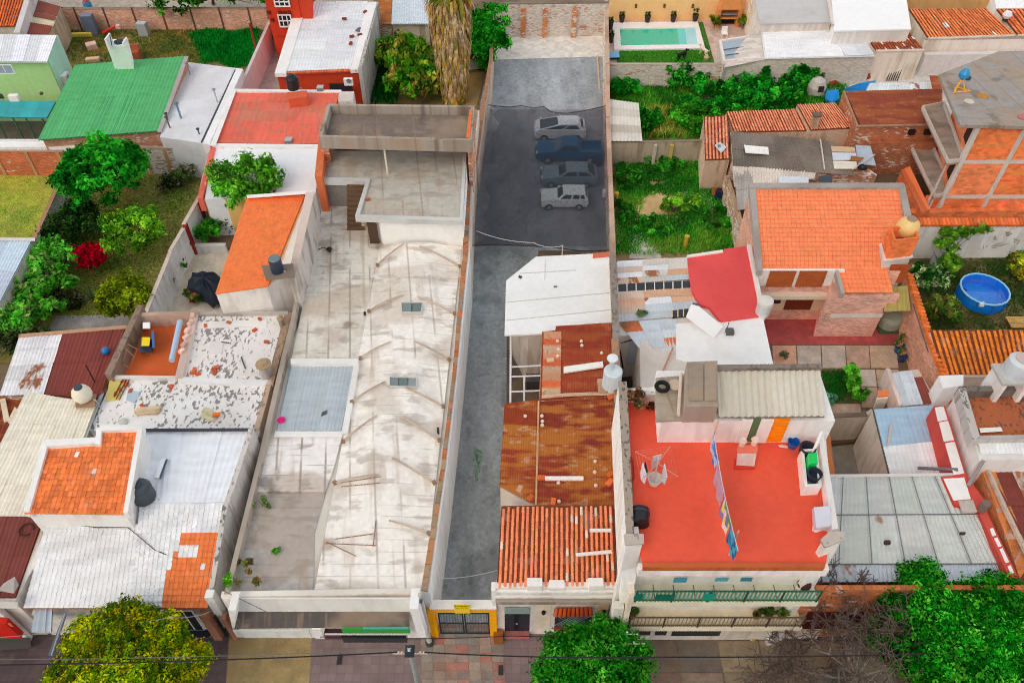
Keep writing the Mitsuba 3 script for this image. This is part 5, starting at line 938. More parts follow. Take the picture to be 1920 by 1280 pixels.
pk('wall', solid([(-48.31,80.5,3.2),(-45.16,78.8,3.2),(-44.45,73.72,2.9),(-47.22,73.72,2.9)],0), PLA,(196,176,150),.6); rf = pk('roof', quad_slab([(-48.23,80.37,3.26),(-45.08,78.79,3.26),(-44.24,73.37,2.96),(-47.14,73.59,2.96)],.04), 'sheet', (210,196,170),.1)
sheets(rf,[(-48.29,80.27,3.3),(-45.03,78.7,3.3),(-44.74,76.72,3.18),(-47.83,78.13,3.18)],2,1, col=(136,70,56), wear=.05); sheets(rf,[(-47.23,75.71,3.12),(-44.4,74.85,3.1),(-44.19,73.29,3),(-46.98,73.51,3)],2,1, col=(136,70,56), wear=.05)
sheets(rf,[(-47.81,77.97,3.2),(-44.74,76.61,3.18),(-44.59,75.89,3.14),(-47.53,77,3.16)],1,1, col=(136,72,58), wear=.05)
# ---- red house and its neighbours
k = thing('white_fence_wall', 'white yard wall with dark red pole left of the red house', 'wall')
a, b = (-24.07,77.49,2.5),(-24.02,64.28,2.5); pk('wall', wallseg(a, b,0,2.5,.22), PLA,(238,238,240),.3); pk('coping', wallseg(a, b,2.5,2.56,.28), PLA,(210,206,204),.5)
single('red_pole', 'tall dark red pole standing by the white yard wall', 'pole', tube([g((-24.78,73.2,0),0), g((-24.78,73.2,0),4.2)],.09,8), PLN,(168,52,42))
structure('side_yard', flat(pg(0.04,-25.54,80.08,-21.1,80.08,-19.79,66.82,-25.72,66.82),.04), 'soil', (182,178,174),.1, 'grey concrete side yard of the red house')
k = thing('red_house', 'red rendered house with white sheet roof and white framed windows', 'house')
pk('wall', extr(pg(8.5,-24.1,78.91,-19.57,78.91,-18.76,73.44,-22.91,73.44),0,8.4), PLA,(206,70,44),.15, label='tall red facade')
yw = pg(8.4,-22.99,73.68,-18.82,73.68)[0][1]
yf = 68.8
pk('front_wall', vbox((-22.58,73.5,9.18),(-19.83,73.5,2.9),.2), PLA,(208,66,40),.12)
for a, b in (((-22,73.2,6.72),(-20.57,73.2,5.77)),((-21.96,73.2,5.07),(-20.71,73.2,3.83))): window(k, a, b, frame=(240,240,240), nx=3, nz=2, fw=.1, d=.12)
for a in [(-22.73,73.2,5.22),(-21.68,73.2,5.22),(-21.23,73.2,5.22),(-20.78,73.2,5.22),(-22.53,73.2,4.5)]: pk('wall_pot', box(a,(.25,.25,.25)), PLN,(110,40,30))
pk('wall', solid(V3([(-20.93,76.85,4.6),(-13.26,76.85,4.6),(-13.52,64.88,4),(-20.5,64.32,4)]) - [0,0,.1],0), PLA,(208,72,44),.2)
rf = pk('roof', quad_slab([(-20.92,76.81,4.62),(-13.15,76.81,4.62),(-13.45,64.69,4),(-20.55,64.13,4)],.05), PLN,(220,222,226)); sheets(rf,[(-20.07,76.74,4.65),(-13.97,76.74,4.65),(-14.1,64.73,4.03),(-19.57,64.36,4.03)],2,7, col=(226,230,236), wear=.03, wave=.3)
for a in ([(-20.81,76.4,4.8),(-19.78,76.4,4.8),(-19.54,63.86,4.15),(-20.51,63.86,4.15)],[(-13.93,76.17,4.8),(-13.06,76.17,4.8),(-13.37,64.6,4.15),(-14.06,64.5,4.15)]): pk('parapet', hull(np.vstack([a, V3(a) - [0,0,.35]])), PLA,(240,240,240),.15)
e0, e1 = V3((-20.37,64.13,4)), V3((-13.5,64.69,4))
for i in range(30): p_ = e0 + (e1 - e0) * (i + .5) / 30; pk('eave_tile', tube([p_ + [0,.15,.02], p_ + [0,-.12,-.04]],.1,7), 'clay', jit((226,112,66),.1))
pk('side_wall', hull(np.vstack([[(-13.26,76.85,4.6),(-12.95,76.85,4.6),(-13.04,64.32,4.3),(-13.36,64.32,4.3)], V3([(-13.26,76.85,4.6),(-12.95,76.85,4.6),(-13.04,64.32,4.3),(-13.36,64.32,4.3)]) * [1,1,0]])), PLA,(186,182,178),1.0, label='old grey side wall')
ya = e1[1] + .02
pk('window', vbox((-15.99,63.95,3.15),(-13.99,63.95,2.48),.05), 'pane_dark')
k2 = thing('air_conditioner', 'white air conditioner on the red house wall', 'air conditioner'); pk2('case', vbox((-14.55,63.7,3.84),(-13.8,63.7,3.23),.3), PLN,(240,240,240)); pk2('grille', tube([(*(-14.1,63.35,3.73),), tuple(V3((-14.1,63.35,3.73)) - [0,.06,0])],.2,12), PLN,(120,126,130))
for lab, a, rz in zip(('brick on the white roof near its right edge', 'brick lying mid right on the white sheet roof', 'second brick beside the grey rag on the white roof', 'dark brick low on the white sheet roof', 'small stone mid way up the white sheet roof'),[(-13.94,74.44,4.65),(-14.63,70,4.4),(-13.94,70.31,4.4),(-14.57,68.77,4.35),(-15.73,73.1,4.6)],(1.2,.6,.4,1.4,0)): brick_at(a, rz, lab,(140,60,50),(.42,.22,.16))
single('rag', 'grey crumpled rag on the white sheet roof', 'rag', hull([*[(-14.52,71.05,4.5),(-14.24,71.59,4.55),(-13.58,71.8,4.5),(-13.52,71.26,4.45),(-13.95,70.84,4.45)]]), PLN,(104,106,110))
tree('potted_shrub', 'potted shrub at the foot of the red facade', g((-24.41,78.05,0),0), ball(g((-24.04,76.92,0.9),.9),.7,.6,5,14),500,.13,[(70,104,50),(104,124,64)], 'shrub', r0=.05, seed=14, clump=.2)
single('flower_pot', 'terracotta planter around the potted shrub', 'planter', lathe([(.5,0),(.62,.4),(.55,.4),(.5,.3),(.01,.3)],(-24.34,77.74,0.04),16), 'clay', (206,120,90))
k = thing('red_roof_house', 'low house with faded red painted roof and white kerb', 'house')
pk('wall', extr(pg(3.5,-23.91,62.15,-14.58,61.97,-14.82,53.89,-23.48,54.04),0,3.4), PLA,(232,226,222),.4)
rf = pk('roof', quad_slab([(-23.5,61.71,3.65),(-14.58,61.53,3.65),(-14.84,53.96,3.45),(-23.34,54.11,3.45)],.1), PLA,(214,96,78),.5)
sheets(rf,[(-23.44,61.53,3.7),(-14.55,61.36,3.7),(-14.83,53.96,3.5),(-23.29,54.11,3.5)],3,5, mat='concrete', cols=lambda i, j: (232,112,92,[.3,.45,.55,.5,.3][j]), amp=.012, wave=.5)
pk('kerb', hull(np.vstack([[(-23.68,61.62,3.9),(-23.32,61.62,3.9),(-23.07,53.36,3.75),(-23.49,53.36,3.75)], V3([(-24.16,62.86,3.2),(-23.79,62.86,3.2),(-23.43,54.2,3.2),(-23.85,54.2,3.2)])])), PLA,(240,240,240),.3)
pk('kerb', extr(pg(3.85,-23.65,61.8,-14.47,61.62,-14.42,61.27,-23.59,61.36),3.2,3.85), PLA,(240,238,236),.3); pk('kerb', extr(pg(3.62,-23.42,53.93,-14.95,53.78,-14.97,53.41,-23.39,53.48),3.2,3.62), PLA,(240,238,236),.3)
rf = pk('roof', extr(pg(3.4,-23.51,53.74,-15,53.89,-14.4,47.79,-15.6,47.53,-22.33,47.02),0,3.4), PLA,(236,240,246),.15, label='plain white lower roof')
pk('roof_edge', extr(pg(3.55,-23.54,53.66,-23.2,53.66,-22.42,46.95,-22.81,46.95),2.4,3.55), PLA,(232,110,96),.3, label='pinkish red edge')
pk('wall', wallseg((-22.44,47.15,3.4),(-19.04,47.21,3.4),0,3.3,.1), PLA,(236,190,120),.2)
k2 = pk('tank_stand', extr(pg(4.6,-18.67,60.04,-17.05,60.38,-16.87,59.36,-18.34,59.02),3.3,4.5), PLA,(222,104,74),.2)
water_tank('water_tank', 'black tank on the red roof stand', (-18.2,60.73,4.5),.52,1.2,(30,36,44))
k2 = thing('dish_antenna', 'white satellite dish on the tank stand', 'satellite dish'); a = V3((-17.64,59.8,4.2)); pk2('dish', move(lathe([(.01,0),(.2,.03),(.36,.1),(.37,.12)],(0,0,0),18), a), PLN,(232,234,236)); pk2('arm', tube([a, a + [.0,-.25,.35]],.02,5), PLN,(120,120,124)); pk2('mast', tube([a, a - [0,0,.8]],.03,5), PLN,(120,120,124))
for a, lab in zip([(-17.56,54.26,3.55),(-16.22,61.62,3.9)],('small grey box at the front of the red roof', 'white pipe behind the red roof')): k2 = thing('roof_box', lab, 'box'); pk2('case', box(V3(a) + [0,0,.1],(.5,.5,.25)), PLN,(130,138,144)); pk2('lid', box(V3(a) + [0,0,.24],(.54,.54,.04)), PLN,(176,182,186))
pk('shaft', extr(pg(3.9,-14.59,61.27,-13.33,61.27,-13.21,59.73,-14.45,59.73),0,3.9), PLA,(220,214,210),.5)
# ---- palm court
structure('palm_court', flat(pg(0.03,-16.31,82.53,-2.55,82.53,-3.16,64.98,-14.59,64.98),.03), 'soil', (120,104,60),.7, 'overgrown court of the palm')
structure('straw_bank', flat(pg(0.05,-6.28,71.23,-2.48,71.74,-3.27,65.41,-6.25,65.41),.05), 'soil', (176,140,84),.6, 'dry straw coloured ground under the palm')
grass('undergrowth', 'deep green undergrowth in the palm court', 'undergrowth', pg(0.03,-15.47,77.76,-11,78.92,-10.52,65.63,-14.58,65.63),5000,.5,[(14,78,34),(20,92,36),(40,110,40)],8, w=.06)
tree('court_bush', 'large shaggy bush with yellow green shoots left of the palm', g((-9.27,66.42,0),0),[((-9.56,69.62,2)[0],(-9.56,69.62,2)[1],2.2,2.2,2.0,1.9),((-9.22,66.44,1.6)[0],(-9.22,66.44,1.6)[1],1.6,2.4,1.8,1.5),((-10.48,71.41,2.4)[0],(-10.48,71.41,2.4)[1],2.0,1.6,1.4,1.6),((-7.83,67.4,1.6)[0],(-7.83,67.4,1.6)[1],1.6,1.6,1.6,1.5),((-12,71.79,1.4)[0],(-12,71.79,1.4)[1],1.4,1.3,1.6,1.3)],6500,.22,[(92,156,36),(64,140,32),(126,164,48),(44,104,30),(160,150,66)], 'bush', r0=.14, seed=15, droop=.6, shell_=.6)
tree('court_tree', 'bright green tree right of the palm trunk', g((-2.3,70.31,0),0),[((-2.28,72.26,2.5)[0],(-2.28,72.26,2.5)[1],2.6,1.7,1.6,1.8),((-1.84,76.11,2.5)[0],(-1.84,76.11,2.5)[1],2.8,1.4,1.6,1.6),((-3.01,70.63,2)[0],(-3.01,70.63,2)[1],2.0,1.2,1.2,1.2),((-1.27,72.8,2.5)[0],(-1.27,72.8,2.5)[1],2.4,1.2,1.2,1.3),((-3.4,75.54,2.5)[0],(-3.4,75.54,2.5)[1],2.6,1.3,1.5,1.5)],4600,.18,[(40,150,36),(60,176,44),(30,116,32)], r0=.16, seed=16, droop=.4)
k = thing('palm_tree', 'tall palm with a thick skirt of dead straw fronds', 'palm'); r = np.random.default_rng(17)
pb = V3(g((-5.27,66.42,0),0)); ph = 9.6
pk('trunk', tube([pb, pb + [0,0, ph]],[.5,.32],10), 'timber', (110,90,66))
fr = []
for i in range(2100):
    z = r.uniform(.9, ph + .6) ; a = r.uniform(0,2 * math.pi); R = (1.15 + 1.1 * (z / ph) ** 1.1) * r.uniform(.75,1.1); L = r.uniform(.9,1.9)
    o = pb + [math.cos(a) * R * .72, math.sin(a) * R * .72, z]; t = o + V3([math.cos(a) * .25 * R * .3, math.sin(a) * .25 * R * .3,-L]) + r.normal(0,.1,3); m = (o + t) / 2 + V3([math.cos(a), math.sin(a),0]) * .18
    s = V3([-math.sin(a), math.cos(a),0]) * r.uniform(.06,.16); c_ = [(226,196,136),(216,186,140),(190,156,108),(232,190,70),(150,160,60),(226,208,176)][r.choice(6, p=[.25,.25,.18,.12,.08,.12])]
    fr.append(((V3([o - s * .5, o + s * .5, m + s, t, m - s]), V3([(0,1,2),(0,2,4),(4,2,3)])), jit(c_,.12, r)))
pk('frond_skirt', fr, 'leaf', kind='stuff')
for i in range(34):
    a = 2 * math.pi * i / 17 + r.uniform(-.1,.1); e = r.uniform(-.1,1.0); o = pb + [0,0, ph + .4]; L = 2.6
    d = V3([math.cos(a) * math.cos(e), math.sin(a) * math.cos(e), math.sin(e)]); s0_ = V3([-math.sin(a), math.cos(a),0]); vs, fs = [],[]
    for j in range(11):
        ang = (j - 5) * .22; dd = d * math.cos(ang) + s0_ * math.sin(ang); b_ = o + d * 1.0; t_ = b_ + dd * (L - 1.0) - [0,0,.3]; s_ = np.cross(dd, d + [0,0,.01]); w_ = (s0_ * math.cos(ang) - d * math.sin(ang)) * .07
        n_ = len(vs); vs += [b_ , b_ + (t_ - b_) * .5 + w_, t_, b_ + (t_ - b_) * .5 - w_]; fs += [(n_, n_ + 1, n_ + 2),(n_, n_ + 2, n_ + 3)]
    n_ = len(vs); vs += [o - s0_ * .03, o + s0_ * .03, o + d]; fs.append((n_, n_ + 1, n_ + 2))
    pk('frond', (V3(vs), V3(fs)), 'leaf', jit((150,150,50) if i % 3 else (90,130,40),.1, r))
k = thing('back_shed', 'shed with pale grey sheet roof behind the palm', 'shed')
pk('wall', solid([(-12.49,84.08,3.3),(-8.59,84.08,3.3),(-8.23,75.73,3),(-11.72,75.73,3)],0), PLA,(196,186,170),.8); rf = pk('roof', quad_slab([(-12.36,83.94,3.36),(-8.57,83.94,3.36),(-8.1,75.38,3.06),(-11.73,75.38,3.06)],.04), 'sheet', (196,206,216)); sheets(rf,[(-12.35,83.89,3.38),(-8.57,83.89,3.38),(-8.09,75.34,3.08),(-11.72,75.34,3.08)],2,1, col=(200,212,224), wear=.03)
k = thing('rusty_roof', 'rusty brown roof strip left of the back shed', 'shed'); pk('wall', solid([(-13.75,84.32,3.2),(-12.47,84.32,3.2),(-11.78,75.72,2.9),(-13.24,75.72,2.9)],0), 'brickwork', (176,130,100),.4); sheets(k,[(-13.83,84.08,3.3),(-12.27,84.08,3.3),(-11.7,75.51,3),(-13.31,75.51,3)],1,2, mat='rusted', col=(160,96,60), wear=.9)
k = thing('court_wall', 'old plaster wall below the back shed', 'wall'); pk('wall', wallseg((-13.58,77.6,1.9),(-7.91,77.6,1.9),0,1.9,.3), PLA,(176,162,140),1.0); pk('coping', wallseg((-13.58,77.6,1.9),(-7.91,77.6,1.9),1.9,1.96,.36), PLA,(120,110,96),.8)
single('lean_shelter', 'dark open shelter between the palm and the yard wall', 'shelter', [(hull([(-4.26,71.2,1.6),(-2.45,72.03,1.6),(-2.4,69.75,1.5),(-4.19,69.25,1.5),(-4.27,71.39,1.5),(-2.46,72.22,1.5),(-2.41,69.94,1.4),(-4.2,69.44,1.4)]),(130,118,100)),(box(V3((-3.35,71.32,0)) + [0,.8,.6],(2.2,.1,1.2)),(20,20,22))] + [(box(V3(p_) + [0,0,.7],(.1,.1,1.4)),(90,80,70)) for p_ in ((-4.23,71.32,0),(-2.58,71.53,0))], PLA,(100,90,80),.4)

# ================================================================ right of the lane, towards the street
RED = (236,94,70)
k = thing('old_house', 'old white house with clay barrel tile roof beside the yellow gate', 'house')
YO = 16.35
pk('wall', solid(V3([(-0.45,20.01,5.85),(4.8,20.07,5.85),(4.77,16.45,4.9),(-0.72,16.34,4.9)]) - [0,0,.1],0), PLA,(232,226,218),.4)
rf = pk('roof', quad_slab([(-0.5,19.98,5.9),(4.79,20.03,5.9),(4.74,16.45,4.9),(-0.7,16.32,4.9)],.05), 'clay', (120,62,40),.5)
barrel_tiles(rf,[(-0.5,19.92,5.9),(4.76,19.98,5.9),(4.69,16.46,4.92),(-0.67,16.33,4.92)],23,10,(246,144,98), vary=.07, wear=.4, over=lambda u, v: (236,214,196) if (.62 < u < .72 and v < .3 and rng.random() < .5) or rng.random() < .02 else (246,144,98))
pk('front_wall', vbox((-0.82,16.35,4.99),(5.45,16.35,-0.37),.04,.25), PLA,(230,226,220),.45)
for y0, y1, d, c in ((1101,1106,.22,(240,238,234)),(1108,1112,.12,(236,234,230)),(1116,1122,.32,(150,140,132))):
    pass
for a, b, d, c in (((-0.77,16.35,4.78),(4.84,16.35,4.51),.14,(240,238,234)),((-0.78,16.35,4.41),(4.87,16.35,4.25),.2,(240,236,232)),((-0.73,16.35,4.14),(4.91,16.35,3.86),.3,(176,164,154))):
    pk('cornice', vbox(a, b, d), PLA, c,.8)
for a, b in (((0.67,16.35,5.31),(1.35,16.35,4.78)),((3.43,16.35,5.31),(4.09,16.35,4.78)),((1.68,16.35,5.1),(2.36,16.35,4.78))): pk('parapet_block', vbox(a, b,.1,.3), PLA,(240,238,234),.3)
pk('pilaster', vbox((-0.93,16.3,4.99),(-0.74,16.3,-0.12),.1,.3), PLA,(240,238,234),.25)
d_ = pk('door', vbox((-0.35,16.3,2.33),(0.84,16.3,0.45),.02,.05), 'gloss', (36,46,58)); part(d_, 'transom', vbox((-0.35,16.26,3.11),(0.81,16.26,2.48),.03), PLN,(140,164,160)); part(d_, 'panel', vbox((0.1,16.24,2.4),(0.31,16.24,0.65),.03), PLN,(24,32,40)); part(d_, 'handle', box(V3((0.23,16.2,1.48)),(.1,.05,.08)), PLN,(170,150,140))
pk('step', vbox((-0.37,16.3,0.39),(0.84,16.3,0.14),.3), PLA,(176,110,106),.3)
w_ = pk('window', vbox((2.05,16.3,2.21),(3.83,16.3,1.01),.02), 'pane_dark'); a, b = (2.04,16.22,2.39),(3.82,16.22,1.2)
gr = []
for i in range(-4,15):
    for s_ in (-1,1):
        x0_ = a[0] + (b[0] - a[0]) * i / 11; h_ = a[2] - b[2]; p_ = [x0_, x0_ + h_ * .8] if s_ > 0 else [x0_ + h_ * .8, x0_]
        q0, q1 = V3([p_[0], a[1], b[2]]), V3([p_[1], a[1], a[2]])
        lo, hi = a[0], b[0]
        if max(p_) > hi or min(p_) < lo: continue
        gr.append(tube([q0, q1],.018,4))
part(w_, 'grille', cat(gr), PLN,(140,150,168)); part(w_, 'sill', vbox((2.05,16.3,1.01),(3.94,16.3,0.7),.16), PLA,(150,70,66),.3)
hd = pk('window_hood', hull([(1.98,16.19,3.2),(3.72,16.22,3.2),(3.78,15.99,2.85),(1.91,15.96,2.85),(1.99,16.24,3.1),(3.73,16.26,3.1),(3.79,16.02,2.78),(1.92,15.99,2.78)]), 'clay', (140,62,40),.4)
p = Patch([(1.98,16.18,3.22),(3.72,16.21,3.22),(3.78,15.98,2.87),(1.91,15.95,2.87)])
for i in range(9): part(hd, 'tile', tube([p.at((i + .5) / 9,0,.03), p.at((i + .5) / 9,1,.03)],[.075,.09],8), 'clay', jit((206,88,48),.08),.4)
for a in ((1.48,16.2,2.61),(4.31,16.2,2.67)):
    l_ = pk('wall_lamp', lathe([(.02,-.16),(.09,0),(.1,.12),(.03,.2)], a,8), PLN,(40,30,28)); part(l_, 'bracket', tube([a,(a[0], a[1] + .15, a[2] + .15)],.02,5), PLN,(40,36,34))
pk('stone_panel', vbox((4.51,16.3,3.92),(5.23,16.3,0.51),.03), PLA,(150,150,148),.5); pk('stone_panel', vbox((1.19,16.31,3.45),(1.84,16.31,0.24),.025), PLA,(236,226,206),.4); pk('stone_panel', vbox((3.98,16.31,3.78),(4.73,16.31,1.11),.025), PLA,(226,196,156),.5)
k = thing('rusted_house', 'rear wing under two large rusted sheet roofs', 'house')
pk('wall', solid(V3([(-0.4,26.62,5.3),(1.49,26.91,5.3),(5.46,27.14,5.3),(4.93,20.43,5.3),(1.03,20.37,5.3),(-0.58,21.48,5.3)]) - [0,0,.1],0), PLA,(220,206,192),.7)
rf = pk('roof', quad_slab([(-0.4,26.61,5.32),(5.46,27.12,5.32),(4.9,20.35,5.28),(-0.63,21.43,5.28)],.04), 'rusted', (120,54,38),.8, label='big rusted roof with ochre streaks')
sheets(rf,[(-0.4,26.55,5.34),(1.43,26.81,5.34),(1.13,20.4,5.3),(-0.63,21.42,5.3)],1,4, mat='rusted', col=(150,66,40), wear=1.0, wave=.13, amp=.012); sheets(rf,[(1.46,26.79,5.36),(5.45,27.05,5.36),(4.87,20.33,5.32),(1.15,20.33,5.32)],2,5, mat='rusted', col=(138,58,42), wear=.95, wave=.13, amp=.012)
pk('wall', solid(V3([(1.72,31.72,5.5),(5.81,32.4,5.5),(5.4,26.97,5.5),(1.48,26.68,5.5)]) - [0,0,.1],0), 'brickwork', (206,140,104),.3)
rf = pk('roof', quad_slab([(1.72,31.7,5.52),(5.81,32.38,5.52),(5.4,26.97,5.5),(1.48,26.68,5.5)],.04), 'rusted', (150,70,46),.5, label='upper rusted maroon roof'); sheets(rf,[(2.53,32.1,5.55),(5.77,32.35,5.55),(5.35,27.03,5.52),(2.22,26.85,5.52)],2,3, mat='rusted', col=(150,64,44), wear=.28, wave=.13, amp=.012)
for j in range(9):
    t = j / 9; a, b = V3((1.78,31.54,5.6)), V3((1.54,26.89,5.6)); c_ = a + (b - a) * (t + .05); part(rf, 'clay_slab', box(c_ + [.55,0,0],(1.0,.62,.06),0), 'clay', jit([(214,150,116),(206,100,60),(196,160,130)][j % 3],.08),.7)
pk('ridge_mortar', tube([(1.59,26.82,5.6),(2.85,26.92,5.65),(4.28,27.04,5.6),(5.37,27.04,5.6)],.1,6), PLA,(206,176,150),.8)
pk('verge', tube([(1.42,26.65,5.45),(1.29,23.31,5.4),(1.15,20.35,5.38)],.05,6), PLA,(214,170,130),.7)
for q, c_, lab in (([(2.84,28.8,5.8),(5.01,29.19,5.8),(5.01,28.8,5.8),(2.82,28.37,5.8)],(240,240,234), 'white board lying on the upper rusted roof'),([(1.62,21.84,5.6),(3.51,21.84,5.6),(3.5,21.63,5.6),(1.62,21.63,5.6)],(244,236,232), 'white batten lying across the big rusted roof'),([(3.59,18.76,5.95),(4.58,18.76,5.95),(4.57,18.62,5.95),(3.58,18.62,5.95)],(240,234,228), 'short white batten near the top right of the barrel tile roof'),([(2.92,17.71,5.6),(4.53,17.87,5.6),(4.55,17.73,5.6),(2.91,17.57,5.6)],(240,234,228), 'long white batten across the right of the barrel tile roof')):
    single('plank', lab, 'board', hull(np.vstack([q, V3(q) - [0,0,.1]])), PLN, c_)
for i,(a, lab) in enumerate(zip([(1.44,21.79,5.45),(2.13,29.37,5.6),(5.31,26.86,5.5),(4.84,21.97,5.5),(4.77,21.51,5.5),(0.88,20.79,5.2),(0.37,21.3,5.2),(1.98,20.46,5.4),(0.73,28.64,5.4)],('orange brick at the left end of the white batten', 'pale stone block on the left of the upper rusted roof', 'brick on the ridge by the flue', 'upper orange tile on the right edge of the rusted roof', 'lower orange tile on the right edge of the rusted roof', 'brick at the ragged lower left of the rusted roof', 'pale rubble at the lower left edge of the rusted roof', 'loose tile at the top of the barrel roof', 'x'))):
    if lab != 'x': brick_at(a,.2 * i, lab,[(226,112,60),(216,176,146)][i in (1,6)],(.4,.24,.14))
for i in range(26):
    a = [[(2.58,30.87,5.6),(2.61,30.25,5.6),(2.56,29.73,5.6)],[(3.94,30.87,5.6),(3.95,30.54,5.6),(5.02,29.97,5.6)],[(1.57,25.65,5.45),(1.59,25.3,5.45),(1.58,25.05,5.45)],[(0.7,25.68,5.4),(2.28,21.57,5.4),(4.17,22.83,5.4)],[(4.1,22.19,5.4),(4.1,21.42,5.4),(2.26,20.52,5.4)]][i % 5][i // 5 % 3]
    if i < 15: single('mortar_dab', 'small pale mortar dab holding down the rusted sheets', 'mortar dab', move(trimesh.creation.icosphere(1,.10),(a[0], a[1], a[2] + .02)), PLA,(226,206,190), group='mortar dabs on the rusted roofs')
k = thing('flue', 'pale blue sheet metal flue with round cap at the edge of the upper rusted roof', 'flue')
a = V3((5.33,27.49,5.5)); pk('base', box(a + [-.1,0,.15],(1.2,.9,.3)), PLA,(190,160,136),.6); pk('stack', lathe([(.5,0),(.5,1.25),(.42,1.3),(.01,1.3)], a + [0,0,.2],18), 'sheet', (206,220,226),.1); pk('pipe', tube([a + [-.1,.1,1.4], a + [-.1,.1,2.3]],.13,10), 'sheet', (196,206,212),.2); pk('cap', lathe([(.3,0),(.28,.08),(.01,.14)], a + [-.1,.1,2.3],14), PLN,(226,238,246))
k = thing('white_roof_shed', 'shed with broad white sheet roof and cut corner beside the lane', 'shed')
wr = pg(4.7,1.56,39.22,6.39,39.59,5.95,33.18,2.6,32.87,2.52,32.39,-0.44,32.22,-0.37,36.93)
pk('wall', extr(pg(4.7,1.66,39.06,6.31,39.43,5.89,33.18,2.6,32.87,2.52,32.48,0.94,32.39,-0.16,35.29,-0.13,36.83),0,4.6), PLA,(190,180,168),.5)
pk('roof', extr(wr,4.58,4.7), PLA,(238,240,240),.14)
for i, q in enumerate((pg(4.72,-0.33,34.99,6.11,35.84,6.1,35.79,-0.33,34.94), pg(4.72,2.13,38.94,2.17,38.94,2.08,36.91,2.04,36.91), pg(4.72,-0.38,33.43,6.01,34.34,6.01,34.29,-0.38,33.39), pg(4.72,0.51,37.61,4.08,37.91,4.07,37.86,0.51,37.56))): pk('seam', extr(q,4.7,4.725), PLN,(190,190,188))
pk('ridge_cap', extr(pg(4.86,5.26,39.4,6.38,39.56,6.34,39.19,5.23,39.04),4.7,4.84), 'clay', (206,110,84),.6)
for q, lab, c_ in ((pg(4.8,0.47,37.37,0.64,37.22,0.54,37.07,0.4,37.22), 'small dark scrap at the cut corner of the white roof', (70,66,60)),(pg(4.8,2.59,36.38,2.82,36.38,2.82,36.29,2.59,36.29), 'small grey scrap on the white roof', (120,116,110))): single('scrap', lab, 'scrap', extr(q,4.71,4.78), PLN, c_)
k = thing('pergola', 'pergola of thin white bars over the dark yard', 'pergola')
for a in ([(-0.09,30.86,3.4),(1.76,30.98,3.4)],[(-0.09,30.12,3.4),(1.74,30.2,3.4)],[(-0.09,28.99,3.4),(1.65,29.07,3.4)],[(0.71,30.12,3.4),(0.69,28.29,3.4)]): pk('bar', tube(a,.05,6), PLN,(226,230,234))
for a in pg(3.4,-0.06,33.27,-0.09,28.29): pk('post', tube([(a[0], a[1],0),(a[0], a[1],3.4)],.07,6), PLN,(214,220,224))
pk('bar', tube([(-0.07,33.45,3.4),(-0.09,28.21,3.4)],.06,6), PLN,(226,230,234))
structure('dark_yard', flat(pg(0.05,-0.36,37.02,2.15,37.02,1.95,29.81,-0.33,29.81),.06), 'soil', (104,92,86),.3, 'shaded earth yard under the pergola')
for lab, a, s, c_ in (('tall brown cupboard in the dark yard', (1.11,34.75,0),(.9,.6,1.6),(110,84,72)),('dark crate in the corner of the dark yard', (1.35,32.4,0),(.9,1.2,.9),(66,62,64))): k2 = thing('cupboard', lab, 'cupboard'); pk2('case', box((a[0], a[1], s[2] / 2 + .06), s), 'timber', c_); pk2('top', box((a[0], a[1], s[2] + .09),(s[0] + .06, s[1] + .06,.06)), 'timber', tuple(x * 1.3 for x in c_))
k = thing('party_wall', 'high weathered wall between the rusted roofs and the red terrace', 'wall')
for a, b, z, c_ in (((6.35,38.44,5.6),(5.93,31.03,5.6),5.6,(150,140,132)),((5.81,30.75,5.9),(5.6,26.72,5.9),5.9,(168,132,104))):
    pk('wall', wallseg(a, b,0, z,.3), PLA,(196,182,168),.8); pk('coping', wallseg(a, b, z, z + .06,.42), PLA, c_,.9)
# ---- three storey house with red terrace
k = thing('terrace_house', 'white three storey house with red roof terrace and two railed balconies', 'house')
pk('wall', extr(pg(9,5.25,24.73,7.05,24.86,7.17,25.89,15.3,25.89,14.39,21.38,13.53,17.01,13.14,16.08,5.08,16.08,4.84,16.76),0,8.8), PLA,(240,238,236),.3)
pk('terrace', extr(pg(9,5.59,24.26,7.02,24.26,6.68,21.5,13.99,21.5,13.15,16.47,12.68,15.37,5.31,15.37,5.15,16.76),8.8,9.0), PLA, RED,.28, label='bright red painted roof terrace')
pk('terrace_edge', extr(pg(9.12,5.3,15.42,12.62,15.42,12.58,15.21,5.27,15.21),8.8,9.1), PLA,(196,100,60),.5, label='brown tiled front edge')
pk('parapet', extr(pg(9.8,5.05,24.32,5.41,24.32,4.93,16.31,4.64,16.26),6,9.8), PLA,(228,226,222),.35); pk('coping', extr(pg(9.85,5.02,24.31,5.43,24.31,4.93,16.24,4.61,16.19),9.8,9.86), PLA,(166,152,138),1.0)
pk('parapet', extr(pg(9.7,5.39,24.05,6.82,23.79,6.8,23.62,5.37,23.79),8.9,9.7), PLA,(226,222,216),.9)
pk('parapet', extr(pg(9.6,13.79,21.39,14.03,21.39,13.38,16.67,13.11,16.62),8.8,9.6), PLA,(240,238,236),.3)
for q, z0_, c_ in ((pg(9.9,4.56,16.16,5.24,16.16,5.21,15.83,4.56,15.78),0,(240,240,238)),(pg(9.9,12.83,16.26,13.35,16.26,13.23,15.97,12.47,15.69,12.4,15.92),0,(236,234,230))): pk('corner_pier', extr(q, z0_,9.9), PLA, c_,.35); pk('pier_cap', extr(sg.Polygon(xy(q)).buffer(.06),9.9,9.98), PLA,(190,178,168),.9)
YB = 15.25
pk('roof_band', trimesh.creation.box(bounds=[[(5.14,15.25,8.87)[0], YB,8.25],[(12.86,15.25,8.87)[0], YB + .3,8.79]]), PLA,(242,240,238),.35)
